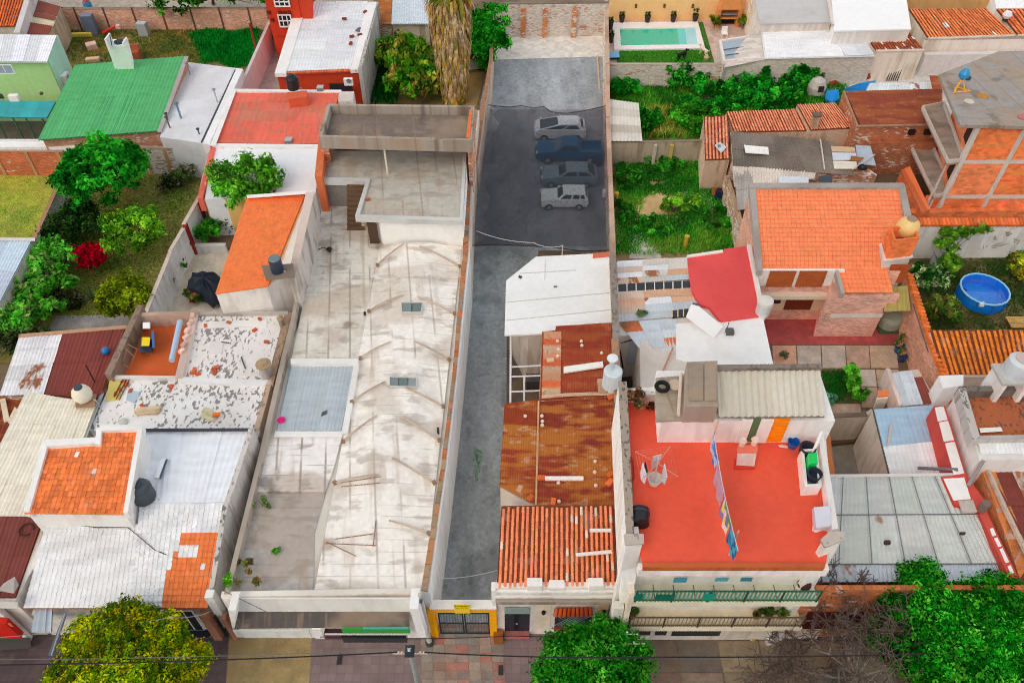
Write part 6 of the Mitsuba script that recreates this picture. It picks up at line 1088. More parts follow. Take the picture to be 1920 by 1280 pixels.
xl, xr = (5.3,15.25,6.26)[0],(13.21,15.25,6.26)[0]
for lv, zf, c_ in ((0,(5.34,15.25,5.9)[2],(226,222,196)),(1,(5.64,15.25,3.32)[2],(236,224,200))):
    pk('balcony_floor', trimesh.creation.box(bounds=[[xl - .15, YB - .05, zf - .35],[xr, YB + 1.0, zf]]), PLA, c_,.25)
    tl = pk('floor_tiles', trimesh.creation.box(bounds=[[xl, YB + .05, zf],[xr - .05, YB + .77, zf + .012]]), PLA,(224,220,200) if lv == 0 else (238,224,196),.2)
    if lv == 0:
        for i in range(9): part(tl, 'joint', trimesh.creation.box(bounds=[[xl + (xr - xl) * i / 9 - .02, YB + .1, zf + .012],[xl + (xr - xl) * i / 9 + .02, YB + .76, zf + .02]]), PLN,(120,110,96))
    col_ = (40,96,76) if lv == 0 else (96,84,66); rl = thing('railing', ['green iron railing of the upper balcony', 'brown iron railing of the lower balcony'][lv], 'railing')
    for z_ in (zf + .12, zf + .95): part(rl, 'rail', trimesh.creation.box(bounds=[[xl, YB - .03, z_],[xr - .1, YB + .03, z_ + .06]]), PLN, col_)
    n_ = 46
    for i in range(n_ + 1):
        x = xl + .02 + (xr - xl - .16) * i / n_; part(rl, 'baluster', trimesh.creation.box(bounds=[[x - (.035 if lv == 0 else .022), YB - .012, zf + .02],[x + (.035 if lv == 0 else .022), YB + .012, zf + .95]]), PLN, jit((90,150,124) if lv == 0 else (150,136,112),.05))
    for i in range(6): x = xl + (xr - xl - .1) * i / 5; part(rl, 'post', trimesh.creation.box(bounds=[[x - .03, YB - .04, zf - .2],[x + .03, YB + .02, zf + 1.0]]), PLN, tuple(c * .8 for c in col_))
zu = (5.34,15.25,5.9)[2]; zl = (5.64,15.25,3.32)[2]
pk('back_wall', trimesh.creation.box(bounds=[[xl - .3, YB + .78,0],[xr + .1, YB + 1.2,8.78]]), PLA,(238,236,230),.2)
for i,(u0, u1) in enumerate(((.05,.2),(.28,.42),(.52,.66),(.76,.9))):
    x0_, x1_ = xl + (xr - xl) * u0, xl + (xr - xl) * u1
    for z_ in (zl,): window(k,(x0_, YB + .78, z_ + .75),(x1_, YB + .78, z_ + 1.9), frame=(120,96,70))
for a, b in (((5.91,15.9,1.51),(6.65,15.9,0.9)),((6.88,15.9,1.51),(7.43,15.9,0.9)),((7.69,15.9,1.57),(10.02,15.9,0.83))): pk('shop_window', vbox(a, b,.03), 'pane_dark')
pk('ground_wall', vbox((5.44,15.95,3.11),(14.87,15.95,0.33),.02,.06), PLA,(214,206,196),.5)
pk('balcony_end', trimesh.creation.box(bounds=[[xl - .35, YB - .1,0],[xl - .12, YB + 1.6, zu + 1.0]]), PLA,(232,222,206),.5); pk('meter_box', trimesh.creation.box(bounds=[[xl - .85, YB - .05, zl + .9],[xl - .4, YB + .3, zl + 2.0]]), PLA,(220,216,206),.4)
hull_pts = [*[(4.57,16.17,9.4),(5.22,16.17,9.4)], *[(4.69,15.32,5.6),(5.25,15.32,5.6)]]
pk('front_pier', hull(np.vstack([hull_pts, V3(hull_pts) + [0,.7,0]])), PLA,(242,242,240),.25, label='white front pier')
pt_ = thing('hanging_basket', 'round dark plant basket at the right end of the upper balcony', 'basket'); a = V3((12.7,15.9,6.22)); part(pt_, 'basket', move(trimesh.creation.icosphere(2,.3), a), PLN,(84,46,44)); part(pt_, 'chain', tube([a, a + [0,0,.6]],.015,4), PLN,(70,70,70))
for i,(a, lab) in enumerate(zip([(11.18,15.5,3.55),(11.72,15.5,3.61),(12.34,15.5,3.55),(5.48,15.5,4.5)],('first potted plant from the left on the lower railing', 'middle potted plant on the lower railing', 'potted plant nearest the dead tree on the lower railing', 'small potted plant at the left end of the lower balcony'))):
    k2 = thing('potted_plant', lab, 'plant'); pk2('pot', lathe([(.13,0),(.2,.3),(.17,.3),(.01,.26)],(a[0],15.7, zl + .02),12), 'clay', (150,90,60)); put_leaves(fresh(k2 + '__leaves'), leaf_cloud(120,[(a[0],15.7, zl + .5,.22,.22,.25)],.08,[(60,90,40),(84,110,50)], np.random.default_rng(i), clump=.12, per=8))
for a, b, c_ in (((5.24,15.2,6.77),(5.58,15.2,6.16),(0,110,90)),((6.11,15.2,6.67),(6.91,15.2,6.16),(10,100,84)),((8.13,15.2,6.77),(8.6,15.2,6.16),(20,150,126))): single('railing_cloth', ['dark green cloth at the left end of the green railing', 'wide dark green cloth on the green railing', 'bright teal cloth in the middle of the green railing'][len([x for x in tops if x.startswith('railing_cloth')])], 'cloth', vbox(a, b,.02), PLN, c_)
k2 = thing('drying_laundry', 'small wash with teal edges hung at the upper balcony', 'laundry')
for i,(a, b) in enumerate((((6.87,15.7,7.22),(7.43,15.7,6.83)),((8.63,15.7,7.22),(9.18,15.7,6.93)),((9.71,15.7,7.22),(10.19,15.7,6.93)))): pk2('cloth', vbox(a, b,.03), PLN,[(70,150,170),(90,160,176),(60,130,150)][i])
# room on the terrace
yr = (10.46,21.41,9)[1]
pk('room_wall', extr([(6.62,21.41,9),(14.26,21.41,9),(14.32,24.24,10.9),(6.81,24.24,10.9)],8.9,(10.1,21.4,10.69)[2] - .08), PLA,(240,240,238),.3, label='white room on the terrace')
zr = (10.1,21.4,10.69)[2]
pk('room_roof', extr(pg(10.8,6.63,23.83,8.13,24,7.69,21.4,6.32,21.34), zr - .1, zr), 'concrete', (176,164,146),.8)
pk('room_block', extr(pg(11.7,7.92,23.92,9.31,23.99,8.87,21.35,7.49,21.35), zr - .1,11.7), 'concrete', (164,150,136),.9, label='grey stained upper block')
cs = pk('slab_lid', extr(pg(11.78,7.98,23.76,8.61,23.76,8.26,21.63,7.66,21.63),11.7,11.78), 'concrete', (150,136,122),.9); pk('slab_lid', extr(pg(11.78,8.68,23.76,9.21,23.76,8.84,21.63,8.33,21.63),11.7,11.78), 'concrete', (158,144,130),.9)
rf = pk('roof', quad_slab([(9.3,23.89,11.3),(14.03,23.95,11.3),(13.71,21.41,10.9),(9.03,21.38,10.9)],.06), PLA,(150,140,128),.8, label='grey corrugated cement roof')
sheets(rf,[(9.29,23.74,11.32),(13.96,23.81,11.32),(13.68,21.4,10.92),(9.04,21.37,10.92)],4,1, mat='plaster', col=(206,200,186), wear=.55, wave=.33, amp=.055)
pk('ridge_cap', tube([(9.21,23.8,11.4),(14.03,23.86,11.4)],.16,8), PLA,(132,122,114),.9)
pk('room_door', vbox((10.21,21.38,10.83),(11.32,21.38,9.16),.05), PLN,(90,120,84), label='green door'); pk('room_door', vbox((11.1,21.38,10.83),(12.21,21.38,9.16),.05), 'timber', (250,140,10), label='bright orange door')
for a, b in (((10.12,21.38,10.83),(10.58,21.38,9.12)),((10.94,21.38,10.83),(11.5,21.38,9.12))): pk('door_frame', vbox(a, b,.09), PLN,(240,240,236))
k2 = thing('rubber_tyre', 'black tyre on the grey roof beside the stained block', 'tyre'); a = V3((6.8,23.09,10.85)); th = np.linspace(0,2 * np.pi,29)
pk2('rubber', tube([a + [.26 * math.cos(t),.26 * math.sin(t),.1] for t in th],.1,8, cap=False), PLN,(24,24,26))
single('stone_disc', 'pale round stone disc beside the tyre', 'stone disc', lathe([(.32,0),(.32,.05),(.01,.06)],(7.43,23.26,10.84),20), PLA,(206,190,170),.4); single('batten', 'pale batten along the foot of the stained block', 'batten', tube([(7.75,23.82,11),(7.29,21.42,11)],.08,6), PLN,(226,206,190))
# things on the red terrace
k2 = thing('rotary_clothes_line', 'square rotary clothes line with white washing on the red terrace', 'clothes line'); c0 = V3((6.19,19.32,9)); top_ = c0 + [0,0,1.7]
pk2('pole', tube([c0, top_ + [0,0,.1]],.035,6), PLN,(206,206,206)); cr = [V3(x) for x in [(5.23,19.64,10.8),(6.76,19.92,10.8),(6.86,18.38,10.8),(5.32,18.2,10.8)]]
for i in range(4): pk2('arm', tube([top_ - [0,0,.3], cr[i]],.02,5), PLN,(230,150,130))
for s_ in (1.0,.84,.68,.5):
    cc = sum(cr) / 4; q = [cc + (x - cc) * s_ for x in cr]; pk2('line', tube(q + [q[0]],.009,4, cap=False), PLN,(236,130,110))
for q, c_ in (([(5.5,19.18,10.6),(5.6,18.54,10.6)],(220,224,232)),([(5.62,19.23,10.6),(5.65,18.75,10.6)],(40,44,54)),([(6.41,19.13,10.6),(6.44,18.49,10.6)],(206,216,226)),([(5.99,19.51,10.6),(6.36,19.62,10.6)],(226,226,226)),([(5.97,19.34,10.6),(6.25,19.45,10.6)],(190,196,206))):
    a, b = V3(q[0]), V3(q[1]); pk2('garment', hull([a, b, a - [0,0,.7], b - [0,0,.6], a + [.04,.04,0], b + [.04,.04,0],(a + b) / 2 - [.06,0,.75]]), PLN, c_)
single('laundry_basket', 'pale plastic laundry basket under the rotary line', 'basket', lathe([(.22,0),(.33,.4),(.30,.4),(.2,.1),(.01,.1)],(6.2,19.23,9.02),18), PLN,(206,206,200))
def washline(name, lab, a, b, items):
    k = thing(name, lab, 'clothes line'); a, b = V3(a), V3(b); part(k, 'rope', tube([a + (b - a) * t - [0,0,.25 * math.sin(math.pi * t)] for t in np.linspace(0,1,14)],.012,4), PLN,(226,226,226)); d = (b - a) / np.linalg.norm(b - a); s = V3([-d[1], d[0],0]) / np.linalg.norm(d[:2])
    for t0, t1, drop, c_, mot in items:
        n = 9; tt = np.linspace(t0, t1, n); V2, F2 = [],[]; r_ = np.random.default_rng(int(t0 * 999)); its = []
        for j in range(4):
            for i, t in enumerate(tt):
                o = a + (b - a) * t - [0,0,.25 * math.sin(math.pi * t)]; V2.append(o - [0,0, drop * j / 3] + s * (.05 * math.sin(i * 1.7 + j) + .10 * j / 3))
        V2 = V3(V2)
        for j in range(3):
            for i in range(n - 1):
                q = [j * n + i, j * n + i + 1,(j + 1) * n + i + 1,(j + 1) * n + i]; cc = mot[r_.integers(0, len(mot))] if mot else c_
                its.append(((V2[q], V3([(0,1,2),(0,2,3)])), jit(cc,.05, r_)))
        part(k, 'cloth', its, 'plain')
    return k
wl = washline('washing_line', 'long washing line with blue, mauve and patterned cloths over the red terrace', (8.57,20.39,11.3),(8.64,14.91,11),[(.0,.22,1.2,(70,140,220),[(110,170,226),(176,210,240),(70,130,214)]),(.23,.50,1.5,(170,120,150),[(190,160,176),(182,160,186)]),(.50,.74,1.5,(220,200,90),[(226,214,90),(230,226,220),(110,170,80),(206,90,90),(120,130,190)]),(.75,.97,1.35,(30,140,190),[(30,140,190),(20,110,160),(70,180,214)])])
for a in ((9.01,21.2,9),(8.84,15.79,9)): part(wl, 'post', tube([a,(a[0], a[1],10.95)],.03,6), PLN,(226,176,150))
k2 = thing('chimney', 'white box chimney with red cap in the middle of the red terrace', 'chimney'); pk2('shaft', hull([*[(9.85,20.29,10.2),(10.69,20.29,10.2),(10.57,19.95,10.2),(9.74,19.95,10.2)], *[(9.97,20.1,9),(10.76,20.05,9),(10.89,20.44,9),(10.09,20.5,9)]]), PLA,(238,236,232),.4); pk2('cap', hull([(9.81,20.33,10.3),(10.69,20.33,10.3),(10.57,19.94,10.3),(9.71,19.94,10.3),(9.85,20.37,10.16),(10.74,20.37,10.16),(10.61,19.98,10.16),(9.75,19.98,10.16)]), PLA,(230,120,96),.3); pk2('base', extr(sg.Polygon(xy(pg(9,9.94,20.44,10.89,20.44,10.74,19.93,9.84,19.93))),9.0,9.12), PLA,(206,70,50),.2)
for a in [(9.98,20.33,10.5),(10.52,20.38,10.5)]: pk2('pot', lathe([(.12,-.3),(.12,.1),(.18,.12),(.1,.25),(.01,.26)], a,10), PLA,(236,206,190),.3)
k2 = thing('black_barrel', 'black barrel by the left parapet of the red terrace', 'barrel'); pk2('drum', tube([V3((5.38,17.65,9.42)), V3((5.28,16.97,9.42))],.40,18), 'gloss', (34,36,40)); pk2('band', tube([V3((5.36,17.5,9.42)), V3((5.35,17.42,9.42))],.42,18), 'gloss', (60,64,70))
k2 = thing('sink_unit', 'long washing trough at the right edge of the red terrace', 'trough'); tq = [(12.78,20.53,9.7),(13.5,20.59,9.7),(13.2,18.65,9.7),(12.46,18.6,9.7)]; g = sg.Polygon(xy(tq)); pk2('basin', extr(g.difference(offset_poly(g,-.12)),9.0,9.7), PLA,(238,238,236),.2); pk2('floor', extr(offset_poly(g,-.1),9.0,9.45), 'concrete', (120,124,116),.6)
single('green_crate', 'bright green crate on the washing trough', 'crate', extr(pg(10.1,12.89,20.08,13.27,20.11,13.17,19.58,12.79,19.52),9.5,10.05), 'gloss', (10,206,90)); single('dark_tub', 'dark blue tub in the washing trough', 'tub', lathe([(.25,0),(.32,.4),(.28,.4),(.2,.1),(.01,.1)],(13,19.16,9.5),16), PLN,(44,52,66)); single('dark_tub', 'black tub behind the green crate', 'tub', lathe([(.3,0),(.36,.5),(.3,.5),(.2,.1),(.01,.1)],(13.09,20.58,9.3),16), PLN,(50,52,60))
single('blue_bucket', 'blue bucket by the orange door', 'bucket', lathe([(.2,0),(.27,.36),(.24,.36),(.17,.06),(.01,.06)],(12.71,21.19,9.02),16), 'gloss', (30,90,170)); single('white_slippers', 'pale rag left of the blue bucket', 'rag', hull([(12.04,21.19,9.1),(12.5,21.12,9.12),(12.46,21.06,9.04),(12.14,21.11,9.04),(12.27,21.28,9.05)]), PLN,(226,190,176))
k2 = thing('covered_chair', 'chair wrapped in pale grey cover at the right parapet', 'covered chair'); pk2('cover', hull([*[(12.42,17.37,10.1),(13.09,17.42,10.1),(13.11,16.79,9.6),(12.47,16.67,9.6)], *[(12.75,17.88,9.05),(13.58,17.75,9.05),(13.17,16.88,9.02),(12.55,16.9,9.02)]]), PLN,(206,212,226)); pk2('fold', hull([(12.49,16.97,9.3),(12.8,16.79,9.3),(12.66,16.8,9.02),(12.51,16.9,9.02),(13.07,16.91,9.1)]), PLN,(226,230,238))
single('white_pipe', 'white pipe leaning behind the washing trough', 'pipe', tube([(13.63,21,10.4),(13.3,20.43,9.6)],.07,8), PLN,(242,242,242)); single('leaning_board', 'dark red board leaning on the left parapet', 'board', hull([*[(5.14,20.02,9.9),(5.1,18.92,9.9)], *[(5.44,20.43,9.02),(5.38,19.42,9.02)], *[(5.19,20.02,9.9),(5.14,18.92,9.9)]]), 'timber', (150,50,40))
tree('wilted_pot_plant', 'wilted plants in the back left corner of the red terrace', (*(5.83,23.64,9)[:2],9.0),[(*(5.77,23.48,9.4)[:2],9.5,.5,.4,.4),(*(6.32,23.37,9.3)[:2],9.3,.5,.25,.2)],340,.12,[(120,80,60),(150,110,80),(80,80,50)], 'plant', r0=.04, seed=21, clump=.2)
# ---- house with the grey sheet roof
k = thing('grey_roof_house', 'low house with broad grey sheet roof right of the balconies', 'house')
pk('wall', solid(V3([(15.52,22.5,4.6),(22.65,22.6,4.6),(23.26,17,4.3),(13.4,16.95,4.3)]) - [0,0,.12],0), 'brickwork', (190,110,60),.05)
rf = pk('roof', quad_slab([(15.51,22.49,4.62),(22.63,22.58,4.62),(23.25,16.99,4.32),(13.4,16.94,4.32)],.05), 'sheet', (170,176,178),.1)
sheets(rf,[(15.52,22.36,4.72),(22.46,22.45,4.72),(22.7,20.23,4.6),(14.66,20.23,4.6)],6,1, col=(196,202,200), wear=.12, wave=.2, amp=.03); sheets(rf,[(14.68,20.29,4.6),(22.72,20.35,4.6),(23.01,17.73,4.44),(13.68,17.73,4.44)],6,1, col=(198,202,200), wear=.15, wave=.2, amp=.03); sheets(rf,[(13.71,17.79,4.42),(23.04,17.82,4.42),(23.18,16.94,4.32),(13.36,16.91,4.32)],8,1, col=(200,212,222), wear=.12, wave=.2, amp=.03, cols=lambda i, j: (190,200,210,.45 if i < 2 else .06))
for i in range(1,6):
    u = i / 6; p = Patch([(15.49,22.31,4.8),(22.41,22.4,4.8),(22.96,17.69,4.52),(13.65,17.69,4.52)]); part(rf, 'seam', tube([p.at(u,0,.0), p.at(u,1,.0)],.022,4), PLN,(120,124,128))
for q in ([(14.61,20.22,4.68),(22.66,20.27,4.68)],[(13.63,17.71,4.52),(22.98,17.74,4.52)]): part(rf, 'seam', tube(q,.03,4), PLN,(104,106,110))
pk('flashing', tube([(15.56,22.37,4.8),(22.46,22.46,4.8)],.09,6), PLA,(214,210,206),.4)
yF = 15.9
pk('fascia', hull([(13.29,16.97,4.3),(23.45,17.03,4.3),(23.52,16.77,3.9),(13.29,16.77,3.9),(13.4,17.12,4),(23.65,17.17,4)]), 'timber', (84,74,72))
pk('front_wall', vbox((12.45,15.95,5.61),(24.71,15.95,0.59),.02,.2), 'brickwork', (190,104,50),.0)
for a in ([(14.24,16.9,3.8),(23.63,16.9,3.8),(23.66,16.67,3.4),(14.13,16.62,3.4)],[(14.26,16.56,2.9),(16.07,16.56,2.9),(16.05,16.33,2.5),(14.16,16.33,2.5)]): pk('tiled_awning', hull(np.vstack([a, V3(a) - [0,0,.1]])), 'clay', (190,104,54),.5)
pk('shop_window', vbox((13.64,15.9,3.45),(16.25,15.9,1.69),.05), PLN,(84,34,30)); pk('pipe', tube([(15.59,15.75,4.11),(15.9,15.75,2.04)],.05,6), PLN,(226,220,214))
for lab, q in (('small dark patch plate on the grey sheet roof', pg(4.7,17.64,18.85,17.91,18.85,17.89,18.69,17.61,18.69)),('small dark hook near the right of the grey roof', pg(4.7,21.39,19.28,21.64,19.28,21.61,19.19,21.38,19.19))): single('roof_patch', lab, 'patch', extr(q,4.5,4.72), PLN,(70,48,48))
k2 = thing('kerb_wall', 'red and white painted kerb wall along the grey sheet roof', 'wall')
for q, z_, c_ in ((pg(4.9,22.78,26.79,23.38,26.79,22.79,22.3,22.2,22.3),4.9,(206,82,74)),(pg(4.9,21.52,22.27,22.81,22.37,23.19,20.68,22.94,20.17,21.58,20.68),4.9,(204,80,70)),(pg(4.9,22.58,20.17,22.98,20.29,23.03,16.7,22.62,16.65),4.9,(204,84,74))): pk2('wall', extr(q,0, z_), PLA, c_,.2)
for q in (pg(4.95,22.76,26.64,23.25,26.72,23.14,25.82,22.59,25.71), pg(4.95,22.62,25.64,23.14,25.75,22.98,24.5,22.42,24.4), pg(4.95,22.44,24.29,22.97,24.4,22.72,22.46,22.17,22.37), pg(4.95,21.56,22.14,22.62,22.21,22.46,20.97,21.59,20.88), pg(4.95,22.73,19.33,22.9,19.39,22.89,18.99,22.69,18.94), pg(4.95,22.72,18.83,22.89,18.88,22.91,18.44,22.74,18.38), pg(4.95,22.74,18.27,22.91,18.33,22.91,17.62,22.74,17.57), pg(4.95,22.75,17.41,22.92,17.46,22.91,17.09,22.74,17.04)): pk2('painted_panel', extr(q,4.89,4.93), PLA,(242,238,236),.15)
pk2('slab', extr(pg(4.98,21.79,20.84,22.52,20.9,22.47,20.24,21.77,20.18),4.89,4.97), 'concrete', (190,180,172),.6)
single('long_rod', 'grey channel bar lying across the white annex roof', 'bar', tube([(21.13,23.46,3.9),(22.41,22.62,5)],.09,6), PLN,(120,118,122)); single('grey_post', 'grey pole leaning on the orange brick wall', 'pole', tube([(23.25,22.51,6),(22.58,21.68,5)],.09,8), PLN,(150,140,140)); single('flue_stub', 'short grey flue on the kerb wall', 'flue', lathe([(.2,0),(.2,.6),(.01,.6)],(22.76,20.38,4.9),12), PLN,(120,106,100))
# ---- annex and courtyard
k = thing('annex', 'small annex with sky blue and white sheet roof', 'annex')
pk('wall', solid(V3([(20.12,27.52,3.6),(23.68,27.82,3.6),(23.42,23.29,3.5),(19.71,23.19,3.5)]) - [0,0,.1],0), PLA,(226,218,204),.4)
rf = pk('roof', quad_slab([(20.12,27.54,3.62),(23.68,27.85,3.62),(23.45,23.25,3.52),(19.65,23.12,3.52)],.05), PLN,(206,206,206)); sheets(rf,[(20.13,27.49,3.64),(23.66,27.79,3.64),(23.56,25.41,3.6),(19.8,24.99,3.6)],2,1, col=(166,196,220), wear=.05, wave=.25, amp=.01); sheets(rf,[(19.83,24.99,3.6),(23.57,25.44,3.6),(23.42,23.27,3.54),(19.65,23.14,3.54)],2,1, col=(236,238,242), wear=.03, wave=.25, amp=.01)
pk('edge', tube([(20.12,27.48,3.65),(19.64,23.1,3.6)],.05,6), PLN,(90,90,92))
single('scrap_strip', 'ragged pale strip lying on the blue annex roof', 'scrap', hull([(20.54,26.15,3.85),(20.93,26.7,3.85),(20.3,25.25,3.72),(19.98,24.78,3.7)]), PLN,(206,190,176))
structure('courtyard', flat(pg(0.05,19.15,30.22,23.57,30.22,21.88,24.16,17.53,24.16),.05), 'soil', (146,142,132),.2, 'grey concrete floor of the small courtyard')
k = thing('courtyard_wall', 'rendered wall around the small courtyard', 'wall')
pk('wall', wallseg((18.01,27.88,2.6),(20.26,28,2.6),0,2.6,.2), PLA,(196,188,174),.4); pk('wall', wallseg((20.26,28,2.6),(20.69,28.31,2.6),0,2.6,.2), PLA,(196,188,174),.4); pk('wall', extr(pg(4.2,16.83,26.54,17.2,26.61,16.53,22.73,16.26,22.73),0,4.2), 'brickwork', (206,120,70),.0, label='brick side wall'); pk('coping', wallseg((17.98,27.84,2.66),(20.23,27.95,2.66),2.6,2.66,.28), PLA,(120,108,96),.8)
tree('dry_vine', 'bare brown vine on the courtyard wall', (*(20.64,28.44,0)[:2],0),[(*(20.3,28.24,0.8)[:2],.9,.5,.25,.6)],120,.08,[(96,70,50),(110,84,60)], 'plant', r0=.05, seed=22, clump=.2); single('courtyard_bed', 'low earth bed at the back of the courtyard', 'flower bed', extr(pg(0.3,18.95,27.95,20.73,28.11,20.67,27.8,18.84,27.56),.05,.3), 'soil', (84,64,54),.2)
single('orange_toy', 'small orange thing on the courtyard floor', 'toy', move(trimesh.creation.icosphere(2,.14),(20.84,26.07,0.18)), PLN,(226,150,110))
k = thing('lean_to', 'narrow lean to roof of pale and maroon sheets by the brick wall', 'lean to')
pk('wall', solid(V3([(22.24,30.87,3),(24.16,31.12,3),(24.45,28.46,3),(22.2,28.3,3)]) - [0,0,.1],0), PLA,(206,190,176),.6); sheets(k,[(22.34,30.66,3.05),(23.6,30.83,3.05),(23.41,28.34,3.05),(22.15,28.18,3.05)],3,1, col=(206,214,222), wear=.08); sheets(k,[(23.55,30.33,3.05),(24.08,30.41,3.05),(24.11,28.42,3.05),(23.44,28.34,3.05)],1,1, col=(130,62,52), wear=.1)
pk('parapet', hull(np.vstack([[(22.04,30.86,3.3),(22.26,30.86,3.3),(22.1,28.14,3.3),(21.87,28.06,3.3)], V3([(22.04,30.86,3.3),(22.26,30.86,3.3),(22.1,28.14,3.3),(21.87,28.06,3.3)]) - [0,0,1.2]])), PLA,(226,206,196),.5)
k2 = thing('chimney', 'white slanting chimney with orange cap beside the lean to', 'chimney'); pk2('shaft', hull([*[(20.96,28.92,3.3),(21.59,29,3.3),(21.41,28.6,3.3),(20.77,28.53,3.3)], *[(21.59,29.48,1),(22.25,29.56,1),(22.42,29.89,1),(21.75,29.8,1)]]), PLA,(236,230,222),.3); pk2('cap', hull([(20.94,29.03,3.45),(21.61,29.11,3.45),(21.41,28.68,3.45),(20.78,28.6,3.45),(21.01,29.08,3.3),(21.68,29.15,3.3),(21.47,28.72,3.3),(20.84,28.64,3.3)]), 'clay', (236,130,70),.2)
# ---- patios
structure('red_patio', flat(pg(0.05,17.14,40.12,27.57,40.12,26.1,35.75,16.22,35.75),.05), 'soil', (176,84,82),.0, 'dark red painted patio')
pt_ = structure('stone_patio', flat(pg(0.03,16.65,36.06,26.92,36.06,24.75,29.83,18.13,29.42,16.04,33.26),.03), 'soil', (120,100,84),.1, 'patio of worn pinkish slabs'); r = np.random.default_rng(12)
for q in [pg(0.05,17.19,35.66,18.74,35.66,18.33,33.7,16.82,33.7), pg(0.05,18.81,35.66,20.36,35.66,19.91,33.7,18.4,33.7), pg(0.05,20.43,35.66,21.98,35.66,21.49,33.7,19.98,33.7), pg(0.05,22.05,35.66,23.53,35.66,23.03,33.7,21.56,33.7), pg(0.05,23.6,35.66,25.36,35.66,24.85,33.7,23.1,33.7), pg(0.05,22.34,33.56,23.3,33.56,23,32.18,22,32.18), pg(0.05,23.37,33.56,24.81,33.56,24.55,32.18,23.07,32.18), pg(0.05,21.97,32.09,22.98,32.09,22.6,30.47,21.55,30.47), pg(0.05,19.3,30.76,21.54,30.76,21.31,29.89,19.1,29.89)]: part(pt_, 'slab', extr(q,.03,.07), 'soil', jit([(206,176,150),(196,186,172),(214,166,140),(190,160,140)][r.integers(0,4)],.05, r),.05)
structure('patio_lawn', flat(pg(0.06,19.79,33.5,22.21,33.6,21.55,30.8,19.2,30.8),.075), 'soil', (70,80,40),.4, 'little lawn beside the grey cement roof')
grass('lawn_grass', 'deep green grass of the little patio lawn', 'grass', pg(0.08,19.78,33.49,21.57,33.53,20.78,30.78,19.19,30.78),2600,.14,[(20,90,30),(30,110,36),(40,124,40)],21, z=.08)
for lab, c_, r_, z_, seed in (('leafy bush at the top of the little patio lawn', (21.32,32.77,0.6),.55,.7,31),('bright green bush with red flowers in the little patio lawn', (21.12,31.98,0.5),.6,.6,32),('small green bush at the front of the little patio lawn', (21.4,31.12,0.4),.45,.5,33),('grey green spiky plant by the cement roof', (19.42,30.86,0.3),.5,.4,34)):
    tree('patio_bush', lab,(c_[0], c_[1],.05), ball((c_[0], c_[1], z_), r_, r_ * .8,5, seed),520,.13,[(60,140,36),(84,166,44),(110,180,60)] if seed != 34 else [(80,140,110),(100,150,120)], 'bush', r0=.04, seed=seed, clump=.18)
for lab, a, c_ in (('blue plant pot at the right of the stone patio', (25.27,35.13,0),(40,84,150)),('dark blue barrel below the blue plant pot', (25.23,34.38,0),(44,70,110)),('green pot plant by the red patio edge', (25.71,35.61,0),(70,90,60))):
    k2 = thing('plant_pot', lab, 'plant pot'); pk2('pot', lathe([(.22,0),(.3,.5),(.26,.5),(.2,.4),(.01,.4)], a,14), 'gloss', c_); put_leaves(fresh(k2 + '__leaves'), leaf_cloud(140,[(a[0], a[1],.7,.3,.3,.3)],.1,[(70,110,50),(100,120,60),(120,90,70)], np.random.default_rng(5), clump=.15, per=8))
tree('dry_pot_plant', 'thin dry plant on the left of the stone patio', (*(17.52,34.75,0)[:2],0),[(*(17.43,34.67,0.3)[:2],.35,.35,.3,.3)],140,.1,[(110,120,90),(140,130,100)], 'plant', r0=.03, seed=35, clump=.15)

# ================================================================ right side, further back
# ---- orange tiled house
k = thing('tiled_house', 'large two storey house with orange flat tile roof and brown shutters', 'house')
pk('wall', solid(V3([(16.43,45.13,5.9),(26.78,45.13,5.9),(25.99,41.28,5.5),(24.9,38.09,4.6),(15.89,38.09,4.6)]) - [0,0,.14],0), 'brickwork', (236,176,152),0)
rf = pk('roof', quad_slab([(16.56,45.06,5.95),(26.59,45.06,5.95),(23.92,38.01,4.58),(15.88,38.01,4.58)],.06), 'clay', (150,74,44),.2)
flat_tiles(rf,[(16.65,44.85,5.97),(26.51,44.85,5.97),(26.07,41.34,5.32),(16.24,41.34,5.32)],35,9,(250,146,98), vary=.012, wear=.08, limit=110); flat_tiles(rf,[(16.24,41.34,5.32),(24.88,41.34,5.32),(23.98,37.99,4.6),(15.91,37.99,4.6)],32,9,(250,146,98), vary=.012, wear=.08, limit=190, name='tile')
pk('wall', extr([*pg(3.9,20.1,36.51,24.01,36.51), *pg(4.5,24.16,38.46,20.87,38.46)],0,3.75), 'brickwork', (232,178,160),0, label='front wing of pale brick')
rf2 = pk('roof', quad_slab([(20.74,38.09,4.6),(23.98,38.09,4.6),(24.11,36.65,3.95),(20.87,36.65,3.95)],.05), 'clay', (150,74,44),.2); flat_tiles(rf2,[(20.72,38.04,4.6),(23.96,38.04,4.6),(24.09,36.59,3.96),(20.85,36.59,3.96)],12,5,(250,142,94), vary=.02, wear=.08)
for a in ([(16.25,45.22,6.15),(26.86,45.22,6.15),(26.61,44.67,6.15),(16.21,44.67,6.15)],[(16.23,45.09,6.15),(16.66,45.09,6.15),(15.88,37.66,4.85),(15.54,37.66,4.85)],[(26.46,45.09,6.15),(26.9,45.09,6.15),(26.31,40.88,5.6),(25.82,40.88,5.6)],[(20.58,37.93,4.75),(20.78,37.93,4.75),(20.95,36.4,4.1),(20.72,36.4,4.1)]):
    pk('parapet', hull(np.vstack([a, V3(a) - [0,0,.4]])), PLA,(168,162,156),.6)
Y1 = 37.9
pk('front_wall', vbox((15.79,37.9,4.73),(21.18,37.9,3.39),.05,.1), PLA,(240,236,232),.2, label='white upper front'); pk('front_wall', vbox((16.09,37.9,3.39),(21.09,37.9,2.86),.06,.1), 'brickwork', (226,170,158),0)
